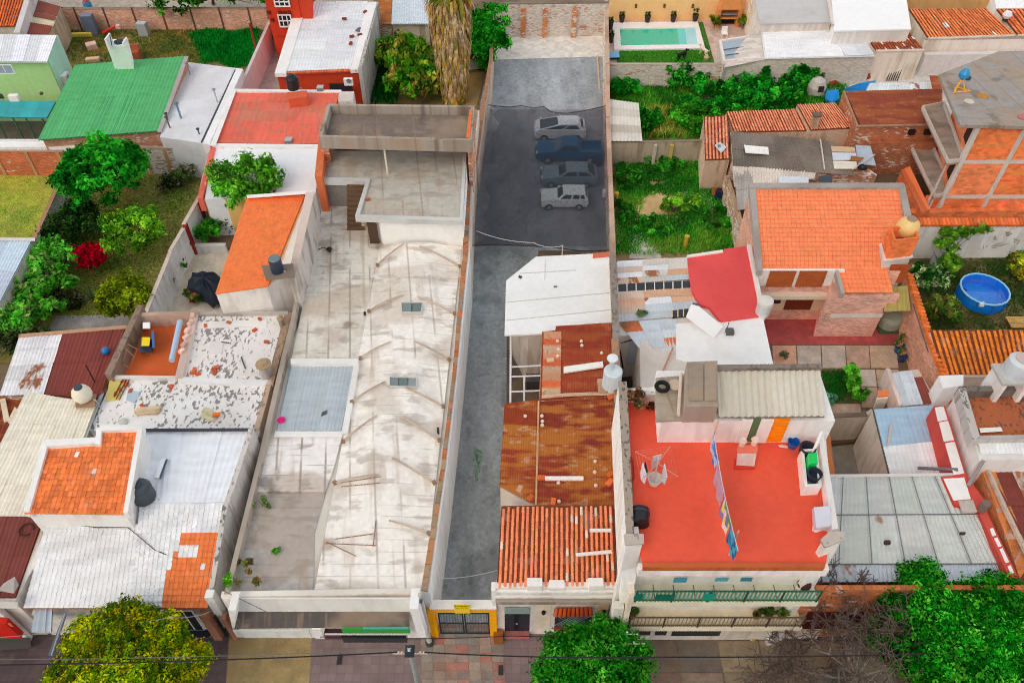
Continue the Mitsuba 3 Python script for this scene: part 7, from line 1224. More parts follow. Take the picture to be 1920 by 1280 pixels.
pk('porch_slab', vbox((16.04,37.9,2.86),(21.01,37.9,2.57),.5,.4), PLA,(222,208,186),.3)
for x in (((16.41,37.8,4.73),(17.39,37.8,3.38)),((17.09,37.8,4.73),(18.08,37.8,3.38)),((18.31,37.8,4.73),(19.32,37.8,3.38)),((18.99,37.8,4.73),(20.05,37.8,3.38))):
    s_ = pk('shutter', vbox(x[0], x[1],.05), 'timber', (176,92,50)); part(s_, 'frame', vbox((x[0][0], x[0][1] - .05, x[0][2]),(x[0][0] + .08, x[0][1], x[1][2]),.02), 'timber', (110,56,34))
pk('porch_wall', vbox((16.3,37.95,2.53),(21.4,37.95,1.05),.03,.2), PLA,(222,194,164),.2); pk('door', vbox((18.13,37.9,2.57),(19.91,37.9,1.2),.05), 'timber', (110,48,30)); pk('window', vbox((16.82,37.9,2.53),(17.77,37.9,1.79),.05), 'pane_dark')
for a in ((20.7,37.25,3), ): pk('slanting_pole', tube([(20.63,37.94,4.6),(20.74,37.72,0.1)],.06,6), PLN,(206,186,166))
pk('wing_front', vbox((20.51,36.9,3.57),(24.72,36.9,2.04),.12,.1), 'brickwork', (236,182,166),0); pk('wing_band', vbox((20.68,36.8,2.19),(24.06,36.8,1.84),.3,.2), PLA,(226,220,214),.3); pk('wing_front', vbox((20.56,36.9,1.74),(24.19,36.9,0.07),.08,.1), 'brickwork', (222,164,140),0); pk('slit_window', vbox((21.57,36.75,1.84),(22.07,36.75,1.1),.06), 'pane_dark'); pk('lamp', lathe([(.06,0),(.1,.12),(.02,.2)],(21.79,36.6,1.1),8), PLN,(226,180,140))
for a in ((20.39,36.7,1.89),(23.17,36.7,1.89)): pk('corner_post', box((a[0],36.7,1.0),(.22,.22,2.0)), PLA,(196,190,184),.4)
tq = [(23.83,39.6,6.9),(25.45,39.6,6.9),(25.32,38.44,6.9),(23.63,38.14,6.9)]; g = sg.Polygon(xy(tq))
tw = pk('tank_box', extr(g.difference(offset_poly(g,-.14)),5.4,6.9), 'hollow_brick', (240,124,62),.1, label='orange brick tank box'); part(tw, 'floor', extr(offset_poly(g,-.12),5.4,6.1), PLA,(150,110,80),.4)
pk('tank_base', extr(g.buffer(.02),0,5.4), PLA,(214,210,204),.3); pk('base_band', extr(g.buffer(.12),5.3,5.42), PLA,(224,220,214),.3)
gy = max(y for x, y in xy(tq)); fy = min(y for x, y in xy(tq)); fx0 = min(x for x, y in xy(tq)); fx1 = max(x for x, y in xy(tq))
for i in (0,1): pk('shutter', trimesh.creation.box(bounds=[[fx0 + .55 + i * .62, fy - .03,3.4],[fx0 + 1.13 + i * .62, fy + .1,4.9]]), 'timber', (170,84,46))
water_tank('water_tank', 'yellowish round tank inside the orange brick tank box', tuple(V3((25.11,39.73,6.1)) + [0,.0,0]),.72,1.35,(236,200,130), kind='round', lid=(150,132,110))
k2 = thing('green_canopy', 'olive translucent sheet canopy beside the wing', 'canopy'); sheets(k2,[(24.55,38.06,3),(25.88,38.26,3),(25.49,36.19,2.7),(23.78,36.19,2.7)],2,1, col=(176,166,96), wear=.05); pk2('frame', tube([(24.62,38.11,2.95),(23.81,36.24,2.65),(25.52,36.24,2.65),(25.91,38.32,2.95)],.04,5), PLN,(110,110,90))
k2 = thing('grey_cistern', 'squat grey cistern below the olive canopy', 'cistern'); pk2('drum', lathe([(.5,0),(.75,.3),(.8,.9),(.7,1.2),(.01,1.3)],(25.32,37.47,0),18), PLN,(150,158,146)); pk2('base', box((25.35,36.97,0.1),(1.6,.5,.2)), PLN,(70,100,70))
k = thing('brick_wall', 'brick wall with clay tile coping along the round pool garden', 'wall')
pp = pg(3.1,26.29,39.29,25.56,33.2,25.33,30.29,25.09,27.84)
for i,(a, b) in enumerate(zip(pp, pp[1:])):
    pk('wall', wallseg(a, b,0,3.1,.22), 'brickwork', (232,170,142),.02); a_, b_ = V3(a), V3(b); n = int(np.linalg.norm(b_ - a_) / .34)
    d = (b_ - a_) / np.linalg.norm(b_ - a_); s_ = V3([-d[1], d[0],0])
    for j in range(n): c_ = a_ + (b_ - a_) * (j + .5) / n; pk('coping_tile', tube([c_ + s_ * .22 + [0,0,.02], c_ - s_ * .22 + [0,0,.12]],[.13,.15],7), 'clay', jit((226,120,56),.12),.4)
single('tall_pole', 'thin dark pole along the brick wall', 'pole', tube([(25.49,36.26,3.3),(24.98,32.14,3.3)],.04,5), PLN,(90,86,84))
# ---- round pool garden
structure('pool_lawn', flat(pg(0.03,28.92,45.27,49.13,45.27,43.91,36.06,27.62,36.06),.03), 'soil', (76,82,46),.55, 'shady lawn around the round pool')
grass('lawn_grass', 'dark green and brown grass around the round blue pool', 'grass', pg(0.03,29.82,44.43,40.42,44.43,36.82,36.79,28.06,36.79),16000,.11,[(104,90,50),(60,84,40),(36,76,30),(30,88,32)],22, z=.03)
k = thing('round_pool', 'round above ground pool with bright blue sides', 'pool'); pc = (32.68,40.17,0)
pk('wall', lathe([(1.60,0),(1.62,.45),(1.58,.92),(1.52,.92),(1.50,.1)], pc,20), 'gloss', (20,120,220)); pk('liner', lathe([(1.52,.12),(.01,.1)], pc,32), PLN,(20,130,226)); pk('rim', lathe([(1.52,.90),(1.55,.97),(1.63,.97),(1.65,.90)], pc,20), 'gloss', (150,206,240))
pk('water', lathe([(1.50,.70),(.01,.70)], pc,32), 'pool_surface'); pk('filter', box((pc[0] - .75, pc[1] - 1.4,.82),(.3,.2,.25)), PLN,(236,240,244)); pk('drain', lathe([(.2,.14),(.01,.15)],(pc[0] - .85, pc[1] + .75,0),12), PLN,(20,60,130))
for i in range(10): a = 2 * math.pi * (i + .5) / 10; pk('strut', box((pc[0] + 1.65 * math.cos(a), pc[1] + 1.65 * math.sin(a),.46),(.06,.1,.92), a), 'gloss', (30,110,200))
k = thing('white_garden_wall', 'white rendered wall with clay coping behind the round pool', 'wall'); a, b = (28.44,44.5,3.2),(39.31,44.68,3.2); pk('wall', wallseg(a, b,0,3.2,.25), PLA,(236,236,236),.45)
n = 40
for j in range(n): x = a[0] + (b[0] - a[0]) * (j + .5) / n; pk('coping_tile', tube([(x, a[1] + .28,3.42),(x, a[1] - .28,3.22)],[.13,.15],7), 'clay', jit((226,116,60),.12),.4)
tree('climbing_plant', 'light green climber spreading over the white garden wall', (*(31.07,43.52,0)[:2],0),[(*(30.71,43.43,1.6)[:2],1.7,.9,.5,1.0),(*(31.42,43.94,2.4)[:2],2.5,1.1,.4,.7),(*(32.69,44.22,2.8)[:2],2.9,1.2,.35,.4),(*(31.03,42.51,0.9)[:2],.9,.8,.7,.8)],2600,.15,[(110,160,50),(84,140,40),(140,176,70),(64,116,36)], 'climber', r0=.06, seed=41, clump=.25)
tree('garden_bush', 'dark leafy bush in the corner of the pool garden', (*(29.2,40.98,0)[:2],0), ball((*(28.85,40.84,1)[:2],1.1),1.3,1.1,6,42),2200,.14,[(30,84,30),(44,104,36),(150,170,120),(24,66,26)], 'bush', r0=.08, seed=42, clump=.25)
tree('garden_bush', 'brownish green bush in front of the round pool', (*(29.26,38.08,0)[:2],0), ball((*(28.92,38.1,0.9)[:2],.9),1.35,.9,6,43),2000,.13,[(70,104,36),(96,120,44),(110,100,56),(50,84,32)], 'bush', r0=.08, seed=43, clump=.25)
tree('garden_bush', 'yellow flowered bush at the right edge of the pool garden', (*(36.34,41.81,0)[:2],0), ball((*(36.12,42.12,1)[:2],1.0),1.2,1.2,6,44),1600,.15,[(120,140,40),(190,180,40),(84,116,36),(140,120,60)], 'bush', r0=.08, seed=44, clump=.25)
tree('dry_vine', 'bare vine stems sprawling across the white garden wall', (*(34.31,44.82,0)[:2],0),[((34.26,44.49,1.6)[0], a[1] - .3,1.6,1.3,.15,.9),((35.85,44.61,1.6)[0], a[1] - .3,1.9,1.4,.15,.9)],90,.07,[(130,120,100)], 'vine', r0=.05, seed=45, clump=.2)
single('tree_stump', 'grey gabled kennel in the corner by the white garden wall', 'kennel', hull([*[(29.27,41.95,1.4),(29.79,43.08,1.9),(29.84,42.06,1.4)], *[(29.78,42.72,0.1),(30.93,42.72,0.1),(31.25,44.11,0.1)]]), 'timber', (110,108,106))
k2 = thing('wooden_table', 'slatted wooden table at the right edge of the pool garden', 'table'); a = V3((33.89,37.19,0.7))
for j in range(7): pk2('slat', box(a + [0,(j - 3) * .15,0],(1.5,.12,.05)), 'timber', jit((196,160,96),.08))
for s_ in (-.6,.6):
    for t_ in (-.4,.4): pk2('leg', box((a[0] + s_, a[1] + t_,.34),(.09,.09,.66)), 'timber', (130,96,60))
k = thing('clay_roof_shed', 'shed with weathered orange barrel tiles below the pool garden', 'shed'); pk('wall', solid(V3([(25.55,33.62,3.6),(35.57,33.8,3.6),(34.67,30.71,3),(25.48,30.58,3)]) - [0,0,.1],0), PLA,(222,206,190),.5); rf = pk('roof', quad_slab([(25.52,33.65,3.62),(35.55,33.78,3.62),(34.6,30.61,3.02),(25.45,30.52,3.02)],.05), 'clay', (130,70,36),.5)
barrel_tiles(rf,[(25.56,33.58,3.64),(35.51,33.72,3.64),(34.62,30.64,3.03),(25.52,30.56,3.03)],30,8,(232,132,44), wear=.7, vary=.1, limit=200)
pk('gutter', tube([(25.37,30.46,3),(34.58,30.54,3)],.1,6), PLA,(190,176,166),.6)
# ---- white house with the brick paved flat roof, right edge
k = thing('flat_roof_house', 'white house with worn brick coloured flat roof at the right edge', 'house')
pk('wall', extr(pg(6.2,23.7,26.91,30.86,27.13,29.39,22.59,23.05,22.5),0,6.0), PLA,(232,230,228),.3); pk('roof', extr(pg(6.05,24.04,26.74,30.86,26.96,29.83,24.03,23.52,23.9),5.9,6.06), PLA,(176,100,66),.95, label='blotchy brick coloured roof')
for q, c_, w_ in ((pg(6.6,23.41,26.73,30.52,26.87,30.37,26.58,23.32,26.36),(120,112,106),1.0),(pg(6.6,23.32,26.58,23.71,26.65,23.2,23.43,22.78,23.3),(196,190,186),1.0),(pg(6.5,23.01,23.63,29.45,23.76,29.37,23.5,22.96,23.37),(190,186,182),.8)): pk('parapet', extr(q,5.9, q[0][2]), PLA, c_, w_)
sheets(k,[(23.25,23.66,6.2),(29.68,23.79,6.2),(29.6,22.89,6),(23.22,22.83,6)],8,1, col=(236,236,238), wear=.05, name='awning_sheet'); pk('kerb', hull(np.vstack([[(24.02,29.17,4.6),(25.44,29.25,4.6),(25.13,28.47,4.6),(23.92,28.24,4.6)], V3([(24.02,29.17,4.6),(25.44,29.25,4.6),(25.13,28.47,4.6),(23.92,28.24,4.6)]) * [1,1,0]])), PLA,(240,240,240),.2)
wp_ = [(23.67,26.84,6.2),(23.05,22.5,6.2)]; a_, b_ = V3(wp_[0]), V3(wp_[1]); c_ = a_ * .15 + b_ * .85
pk('door', box((c_[0] - .06, c_[1],1.4),(.12,1.1,2.2), math.atan2(b_[1] - a_[1], b_[0] - a_[0]) - math.pi / 2), 'timber', (110,50,40)); pk('downpipe', tube([(a_[0] - .08, a_[1] - 1,0),(a_[0] - .08, a_[1] - 1,5.9)],.05,6), PLN,(90,90,90))
k2 = thing('water_tank', 'silver tank on white slab legs at the right edge', 'water tank'); tp_ = V3((25.81,26.75,7.6))
pk2('drum', lathe([(.62,0),(.66,.5),(.62,1.0),(.45,1.12),(.01,1.16)], tp_,20), 'gloss', (206,214,222)); pk2('lid', lathe([(.4,1.12),(.4,1.2),(.01,1.22)], tp_,14), PLN,(196,180,176)); pk2('slab', box(tp_ - [0,0,.08],(1.7,1.4,.16)), PLA,(190,186,182),.5)
for s_ in (-.6,.6): pk2('support', box(tp_ + [s_,0,-.9],(.22,1.3,1.5)), PLA,(238,236,234),.35)
single('grey_board', 'white plank lying on the brick coloured roof', 'plank', hull([(23.6,24.24,6.3),(24.71,24.31,6.3),(24.71,24.04,6.3),(23.54,23.95,6.3),(23.75,24.39,6.1),(24.86,24.46,6.1),(24.86,24.19,6.1),(23.68,24.09,6.1)]), PLN,(232,232,226))
k = thing('brick_house', 'orange brick house with rust streaked sheets at the lower right edge', 'house')
pk('wall', solid([(23.67,23,5),(24.39,23.2,5),(24.3,18,4.6),(23.26,16.93,4.6),(23.37,18.08,4.7)],0), 'brickwork', (206,124,70),.0, label='orange brick strip'); pk('wall', solid(V3([(24.06,23.46,4.9),(30.62,23.6,4.9),(29.48,18.13,4.6),(24.43,18,4.6)]) - [0,0,.1],0), PLA,(190,150,120),.5)
sheets(k,[(24.01,23.4,4.95),(30.55,23.53,4.95),(29.44,18.11,4.65),(24.29,17.97,4.65)],6,2, cols=lambda i, j: [(128,62,54,.08),(206,196,186,.38),(128,62,54,.08),(206,200,196,.3),(128,62,54,.1),(190,190,190,.2)][i])
pk('verge', tube([(23.86,23.19,5.1),(23.85,20.61,5),(23.98,17.76,4.8)],.14,6), PLA,(196,176,160),.9)
k = thing('corner_house', 'white corner house at the bottom right edge', 'house'); pk('wall', solid([(23.17,16.59,4.6),(27.2,16.59,4.6),(26.68,15.37,4.4),(22.06,15.37,4.4)],0), PLA,(232,232,234),.3); pk('roof', quad_slab([(23.32,16.39,4.7),(27.04,16.39,4.7),(26.6,15.33,4.5),(22.45,15.33,4.5)],.08), PLN,(120,124,130))
# ---- patched metal roofs behind the red terrace
k = thing('patched_house', 'low house with red painted roof and patched metal sheets', 'house')
pk('wall', extr(pg(4.2,6.85,39.53,11.58,39.85,13.92,40.17,15.73,40.93,15.35,34.49,15.07,30.08,9.5,29.04,7.25,28.57,7.68,33.05,6.38,32.83),0,3.95), PLA,(214,206,198),.5)
pk('roof', extr(pg(4.2,11.5,39.75,13.96,40.17,14.06,40.55,15.69,40.88,15.28,34.31,12.69,33.85,12.19,35.1,11.63,35.33,11.29,36.53),3.9,4.2), PLA,(228,86,86),.3, label='bright red painted roof')
for i, q in enumerate((pg(4.3,11.5,39.84,13.94,40.38,13.94,40.16,11.46,39.63), pg(4.4,15.63,40.81,15.88,40.81,15.41,34.11,15.16,34.11))): pk('kerb', extr(q,3.9, q[0][2]), PLA,(236,232,228),.35)
pal = [(190,200,208),(206,200,194),(214,190,172),(222,226,230),(214,170,140)]
def patch_cols(i, j):
    r_ = rng.random(); c_ = pal[rng.integers(0,5)]; return (*c_,.45 if r_ < .25 else .1)
sheets(k,[(6.88,39.38,4.15),(11.94,39.8,4.15),(11.43,37.74,4.05),(6.73,37.24,4.05)],3,4, cols=patch_cols, amp=.012, wave=.2); sheets(k,[(6.67,36.55,4.05),(11.51,36.94,4.05),(11.75,34.62,3.98),(6.51,33.98,3.98)],3,4, cols=patch_cols, amp=.012, wave=.2)
sl = pk('skylight', quad_slab([(6.73,37.25,4.08),(11.47,37.6,4.08),(11.36,36.88,4.06),(6.66,36.49,4.06)],.1), 'pane_dark')
p = Patch([(6.72,37.23,4.1),(11.46,37.58,4.1),(11.36,36.86,4.08),(6.66,36.47,4.08)])
for i in range(9): part(sl, 'bar', tube([p.at(i / 8,0,.01), p.at(i / 8,1,.01)],.035,5), PLN,(236,230,224))
sl = pk('skylight', quad_slab([(9.86,34.87,4.1),(10.94,35.06,4.1),(10.85,34.43,4.08),(9.79,34.29,4.08)],.1), 'pane_dark'); p = Patch([(9.86,34.85,4.12),(10.94,35.04,4.12),(10.85,34.41,4.1),(9.78,34.27,4.1)])
for i in range(4): part(sl, 'bar', tube([p.at(i / 3,0,.01), p.at(i / 3,1,.01)],.035,5), PLN,(236,206,160))
pk('roof', extr(pg(4.1,9.97,33.77,12.72,33.95,15.35,34.41,15.11,30.25,11.37,30.16,9.57,30.91),3.9,4.08), PLA,(240,240,240),.3, label='plain white flat roof')
sheets(k,[(6.5,33.91,4),(10.05,34.23,4),(9.88,32.02,3.9),(7.57,31.76,3.9)],3,3, cols=lambda i, j: (196,208,218,.08) if (i + j) % 4 else (206,110,66,.5), amp=.012); sheets(k,[(7.56,31.68,3.9),(9.87,31.93,3.9),(9.64,29.37,3.8),(7.36,28.9,3.8)],2,5, cols=lambda i, j: (206,214,222,.1) if (i + j) % 2 else (206,120,76,.45), amp=.012)
single('white_duct', 'long white panel tilted over the edge of the red painted roof', 'panel', hull([*[(10.94,34.82,4.7),(11.37,34.64,4.7),(12.66,33.21,4.4),(11.95,32.34,4.3),(10.48,33.82,4.6)], *[(10.97,34.92,4.6),(11.4,34.74,4.6),(12.7,33.31,4.3),(11.99,32.43,4.2),(10.51,33.92,4.5)]]), PLN,(242,242,242))
single('dark_scrap', 'dark scrap above the tilted white panel', 'scrap', extr(pg(4.4,11.16,35.27,11.54,35.18,11.38,34.8,11.13,34.9),4.2,4.4), PLN,(90,96,104)); tree('roof_weed', 'small weed growing on the pale patched sheets', (*(8.03,34.51,4)[:2],4.0),[(*(7.95,34.5,4.1)[:2],4.15,.45,.3,.15)],140,.09,[(70,96,60),(90,110,80)], 'weed', r0=.02, seed=51, clump=.15)
k2 = thing('flue', 'grey conical flue at the right corner of the red painted roof', 'flue'); a = V3((15.33,34.59,4.1)); pk2('stack', lathe([(.42,0),(.45,.9),(.01,.9)], a,16), 'sheet', (206,208,208),.15); pk2('cap', lathe([(.5,.95),(.46,1.15),(.01,1.3)], a,16), PLN,(216,214,206))
single('bent_pole', 'rusty bar across the patched sheets', 'bar', tube([(9.44,31.57,4.3),(8.62,29.84,4.1)],.06,5), PLN,(190,140,110)); single('dark_box', 'small dark box on the white flat roof', 'box', box(V3((13.04,32.96,4.2)),(.45,.4,.3)), PLN,(90,90,90)); single('small_post', 'short leaning rod beside the small dark box', 'rod', tube([(12.88,33.14,4.2),(12.96,33.27,4.7)],.03,5), PLN,(100,100,100))
k2 = thing('yard_screen', 'bluish sheet screen with dark frame in the gap by the red terrace', 'screen'); pk2('panel', vbox((6.55,33,3.31),(8.02,33,1.25),.05), 'sheet', (176,186,200),.1); pk2('frame', tube([(6.54,32.9,3.28),(7.72,32.9,3.7),(8.31,32.9,-0.71)],.05,5), PLN,(44,52,60)); pk2('frame', tube([(6.6,32.9,2.7),(6.97,32.9,0.96)],.05,5), PLN,(44,52,60))
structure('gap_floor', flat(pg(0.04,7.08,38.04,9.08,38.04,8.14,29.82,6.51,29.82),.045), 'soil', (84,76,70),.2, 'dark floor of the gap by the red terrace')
# ---- gardens right of the parking yard
k = thing('yard_wall', 'old brick wall between the parking yard and the wild gardens', 'wall')
for a, b, h, c_, w_ in (((9.64,80.96,3),(8.67,67.72,3),3.0,(176,160,140),.5),((8.69,67.91,2.9),(8,58.91,2.9),2.9,(206,140,104),.35),((8.04,59.24,2.7),(7.52,50.9,2.7),2.7,(206,132,96),.4),((7.54,51.04,2.6),(7,41.98,2.6),2.6,(196,150,120),.5)):
    pk('wall', wallseg(a, b,0, h,.3), 'brickwork', c_, w_); pk('coping', wallseg(a, b, h, h + .06,.36), PLA,(196,166,146),.8)
single('pale_post', 'tall pale pole leaning at the corner of the gravel', 'pole', tube([(8.24,68.49,0.02),(8.46,74.53,0.2)],.09,6), PLN,(214,180,150)); single('meter_box', 'small white box on the yard wall', 'box', box(V3((7.26,49.82,1.9)) - [.2,0,0],(.25,.4,.5)), PLN,(232,232,230))
k2 = thing('rubber_tyre', 'black tyre leaning by the pickup at the yard wall', 'tyre'); a = V3((7.15,56.04,0.34)); pk2('rubber', tube([a + [.30 * math.cos(t),.05 * math.cos(t),.30 * math.sin(t)] for t in th],.1,8, cap=False), PLN,(18,20,24)); pk2('hub', tube([a - [0,.05,0], a + [0,.05,0]],.16,10), PLN,(40,42,46))
structure('wild_garden', flat(pg(0.03,9.34,70.25,33.26,72.3,29.53,59.53,8.44,59.53),.03), 'soil', (104,104,56),.4, 'overgrown upper garden'); structure('wild_garden', flat(pg(0.03,8.68,58.55,20.1,58.55,17.19,44.07,7.42,44.07),.03), 'soil', (150,126,92),.6, 'overgrown lower garden')
structure('bare_patch', flat(pg(0.05,10.08,52.47,11.87,53.04,13.68,52.11,13.53,49.71,12.11,48.39,9.81,48.06,9.16,49.71),.055), 'soil', (206,172,124),.1, 'bare sandy patch in the lower garden'); structure('concrete_strip', flat(pg(0.06,8.9,47.98,9.75,47.47,10.95,45.72,10.97,44.34,8.62,44.34),.065), 'soil', (196,190,180),.1, 'broken concrete strip in the lower garden'); structure('concrete_strip', flat(pg(0.06,13.54,52.67,14.8,52.45,14.45,51.61,13.6,51.61),.065), 'soil', (196,186,172),.1, 'small broken slab in the lower garden'); structure('concrete_strip', flat(pg(0.06,15.01,52.45,16.91,53.02,16.63,51.89,16.15,51.61,16.59,50.5,15.24,49.96,15.02,51.19),.065), 'soil', (196,186,176),.1, 'broken slabs by the drum in the lower garden')
gs = [(36,104,32),(44,128,36),(60,146,42),(90,160,50),(120,160,60)]
grass('weeds', 'tall green weeds filling the upper garden', 'weeds', pg(0.03,9.51,69.26,32.15,70.25,29.67,60.02,8.72,60.02),22000,.42, gs,23, w=.05)
sb = V3((11.8,50.11,0))[:2]
lg = sg.Polygon(xy(pg(0.03,8.67,58.39,19.39,58.39,16.72,44.67,7.48,44.67))).difference(so.unary_union([sg.Polygon(xy(q)).buffer(-.9) for q in (pg(0.05,10.08,52.47,11.87,53.04,13.68,52.11,13.53,49.71,12.11,48.39,9.81,48.06,9.16,49.71), pg(0.06,8.9,47.98,9.75,47.47,10.95,45.72,10.97,44.34,8.62,44.34), pg(0.06,15.01,52.45,16.91,53.02,16.63,51.89,16.15,51.61,16.59,50.5,15.24,49.96,15.02,51.19))]))
grass('weeds', 'green weeds of the lower garden around the sandy patch', 'weeds', lg,26000,.34, gs,24, w=.045, patch=.2)
grass('dry_grass', 'straw coloured dry tuft in the upper garden', 'grass', pg(0.03,11.91,64.98,15.14,65.44,15.39,60.61,11.59,60.02),3600,.5,[(150,140,60),(190,176,90),(120,130,50)],25, w=.05)
for i,(lab, x, y, r_, h_) in enumerate((('round green shrub against the whitewashed brick wall', *(16.28,68.82,0)[:2],1.7,1.5),('shrub at the right end of the whitewashed wall', *(22.17,68.82,0)[:2],1.9,1.3),('large green shrub in the middle of the upper garden', *(18.08,65.49,0)[:2],2.4,1.3),('shrub mass right of the middle of the upper garden', *(23.66,66.42,0)[:2],2.6,1.1),('bright shrub before the clay tiled roof', *(16.13,62.36,0)[:2],1.9,1.1),('small bright shrub by the sheet metal shed', *(11.95,61.93,0)[:2],1.0,.9),('shrub beside the silver dome', *(27.03,69.11,0)[:2],1.6,1.6),('green shrub by the yard wall at the top of the upper garden', *(10.24,67.85,0)[:2],1.4,.8))):
    tree('garden_shrub', lab,(x, y,0), ball((x, y, h_ * .6), r_ * 1.15, h_,9,60 + i,.7), int(1500 * r_),.17,[(24,110,32),(34,136,38),(18,88,28),(60,156,44)] if i != 4 else [(70,160,40),(50,140,40),(90,176,50)], 'shrub', r0=.08, seed=60 + i, clump=.35)
for i,(lab, x, y, r_, h_) in enumerate((('young yellow green shrub in the middle of the sandy patch', *(12.59,49.77,0)[:2],.9,1.3),('dark weed clump left of the sandy patch', *(9.16,53.98,0)[:2],1.3,.8),('weed clump by the lower garden back wall', *(12.45,55.85,0)[:2],1.5,.6),('weed mass at the right of the lower garden', *(15.41,48.45,0)[:2],1.9,.5),('weed clump below the sandy patch', *(10.81,47.8,0)[:2],1.3,.5),('pale green weed by the broken slabs', *(14.49,50.99,0)[:2],.6,.5),('tall weeds at the left of the lower garden', *(8.52,49.44,0)[:2],.9,.7))):
    tree('garden_shrub', lab,(x, y,0), ball((x, y, h_ * .4), r_, h_ * .75,7,80 + i,.75), int(700 * r_),.16,[(50,128,38),(70,150,44),(36,100,32)] if i not in (0,5) else [(100,160,44),(130,176,56),(70,130,40)], 'shrub', r0=.05, seed=80 + i, clump=.3)
k = thing('sheet_shed', 'shed with pale grey cement sheets in the upper garden corner', 'shed'); pk('wall', solid(V3([(8.48,62.48,2.4),(10.87,61.86,2.4),(10.62,56.5,2.2),(7.95,56.5,2.2)]) - [0,0,.1],0), PLA,(180,170,156),.6); sheets(k,[(8.47,62.48,2.45),(10.91,61.87,2.45),(10.64,56.31,2.22),(7.93,56.31,2.22)],1,5, mat='plaster', cols=lambda i, j: (206,200,188,.5) if j % 2 else (226,222,212,.3), wave=.3, amp=.03, warp=.1)
k = thing('garden_wall', 'grey concrete wall between the two wild gardens', 'wall'); a, b = (8.12,56.34,2.1),(15.68,56.65,2.1); pk('wall', wallseg(a, b,0,2.1,.2), PLA,(176,164,144),.8); pk('coping', wallseg(a, b,2.1,2.15,.26), PLA,(140,128,112),.8)
for t in (.48,.66): pk('pillar', box((a[0] + (b[0] - a[0]) * t, a[1] - .15,1.0),(.25,.2,2.0)), PLA,[(190,180,160),(196,170,90)][t > .5],.3)
k2 = thing('oil_drum', 'dark blue drum at the right of the lower garden', 'drum'); a = (16.45,51.55,0); pk2('drum', lathe([(.34,0),(.36,.3),(.34,.33),(.36,.6),(.34,.9),(.01,.88)], a,16), 'gloss', (34,40,70)); pk2('lid', box((a[0] - .1, a[1] + .3,.5),(.9,.1,1.0)), 'timber', (170,110,70))
k = thing('garden_wall', 'crumbling brick wall along the right of the lower garden', 'wall')
for a, b, h in (((16.76,51.89,2),(16.76,47.2,2),2.0),((16.76,47.2,2),(16.47,42.96,2),2.0)): pk('wall', wallseg(a, b,0, h,.3), 'brickwork', (196,150,116),.4); pk('coping', wallseg(a, b, h, h + .08,.34), PLA,(190,160,130),.9)
single('yellow_bird_bath', 'yellow post in the weeds of the lower garden', 'post', lathe([(.16,0),(.14,1.1),(.2,1.15),(.01,1.2)],(12.89,45.61,0),10), PLA,(206,170,60),.4); single('yellow_bird_bath', 'yellow post against the garden side of the yard wall', 'post', lathe([(.16,0),(.14,1.3),(.2,1.35),(.01,1.4)],(8.12,50.58,0),10), PLA,(206,170,70),.4)

# ================================================================ top right: pool yard and the houses behind the wild garden
k = thing('yard_wall', 'whitewashed brick wall with old openings at the end of the concrete yard', 'wall'); a, b = (-2.56,79.07,3.4),(9.74,79.32,3.4); pk('wall', wallseg(a, b,0,3.4,.3), 'brickwork', (206,150,120),.75); pk('coping', wallseg(a, b,3.4,3.5,.36), PLA,(130,122,112),.8)
for t in (.30,.48,.72): pk('brick_pier', box((a[0] + (b[0] - a[0]) * t, a[1] - .2,1.5),(.5,.2,3.0)), 'brickwork', (214,130,70),.25)
structure('pool_terrace', flat(pg(0.04,10.41,83.76,26.31,83.76,25.17,73.33,9.53,73.12),.04), 'soil', (206,180,166),.05, 'pinkish paved terrace of the pool yard')
pool = sg.Polygon(xy(pg(0.2,10.57,81.8,19.61,82.04,19.42,76.18,10.27,75.85))); hole = sg.Polygon(xy(pg(0.2,11.23,80.46,19.17,80.7,18.85,76.97,11,76.74)))
k = thing('swimming_pool', 'rectangular turquoise swimming pool with white surround', 'pool'); pk('surround', extr(pool.difference(hole),0,.22), PLA,(240,236,234),.1); pk('basin', extr(hole,.045,.06), PLN,(8,196,168)); pk('step', extr(sg.Polygon(xy(pg(0.1,18.08,80.79,19.27,80.91,18.96,77.17,17.75,77.06))),.06,.12), PLN,(170,226,236)); pk('step', extr(sg.Polygon(xy(pg(0.1,17.3,80.79,18.08,80.79,17.75,77.06,16.94,77.06))),.06,.1), PLN,(90,214,214)); pk('water', flat(hole,.19), 'pool_surface')
structure('pool_grass', flat(pg(0.06,10.85,76.12,18.94,76.35,19.66,82.22,20.22,82.22,19.92,73.3,10.2,73.08),.06), 'soil', (60,110,40),.1, 'green lawn strip of the pool yard'); grass('lawn_grass', 'short green grass between the pool and the brick wall', 'grass', pg(0.06,10.93,75.9,18.92,76.23,19.71,82.22,20.11,82.22,19.64,73.51,10.38,73.3),6000,.12,[(60,140,36),(84,160,44),(44,110,30)],26, z=.06)
k = thing('peach_wall', 'tall peach coloured wall behind the swimming pool', 'wall'); yw = (13.62,82.72,0)[1]; pk('wall', trimesh.creation.box(bounds=[[(10.21,82.72,0)[0], yw,0],[(25.65,82.72,0)[0], yw + .3,4.4]]), PLA,(250,204,142),.06)
for i, p_ in enumerate((1189,1241,1291)): pk('wall_light', box(((12.99,82.72,0)[0] + i * 2.98, yw - .1,1.6),(.2,.2,.35)), PLN,(110,80,50))
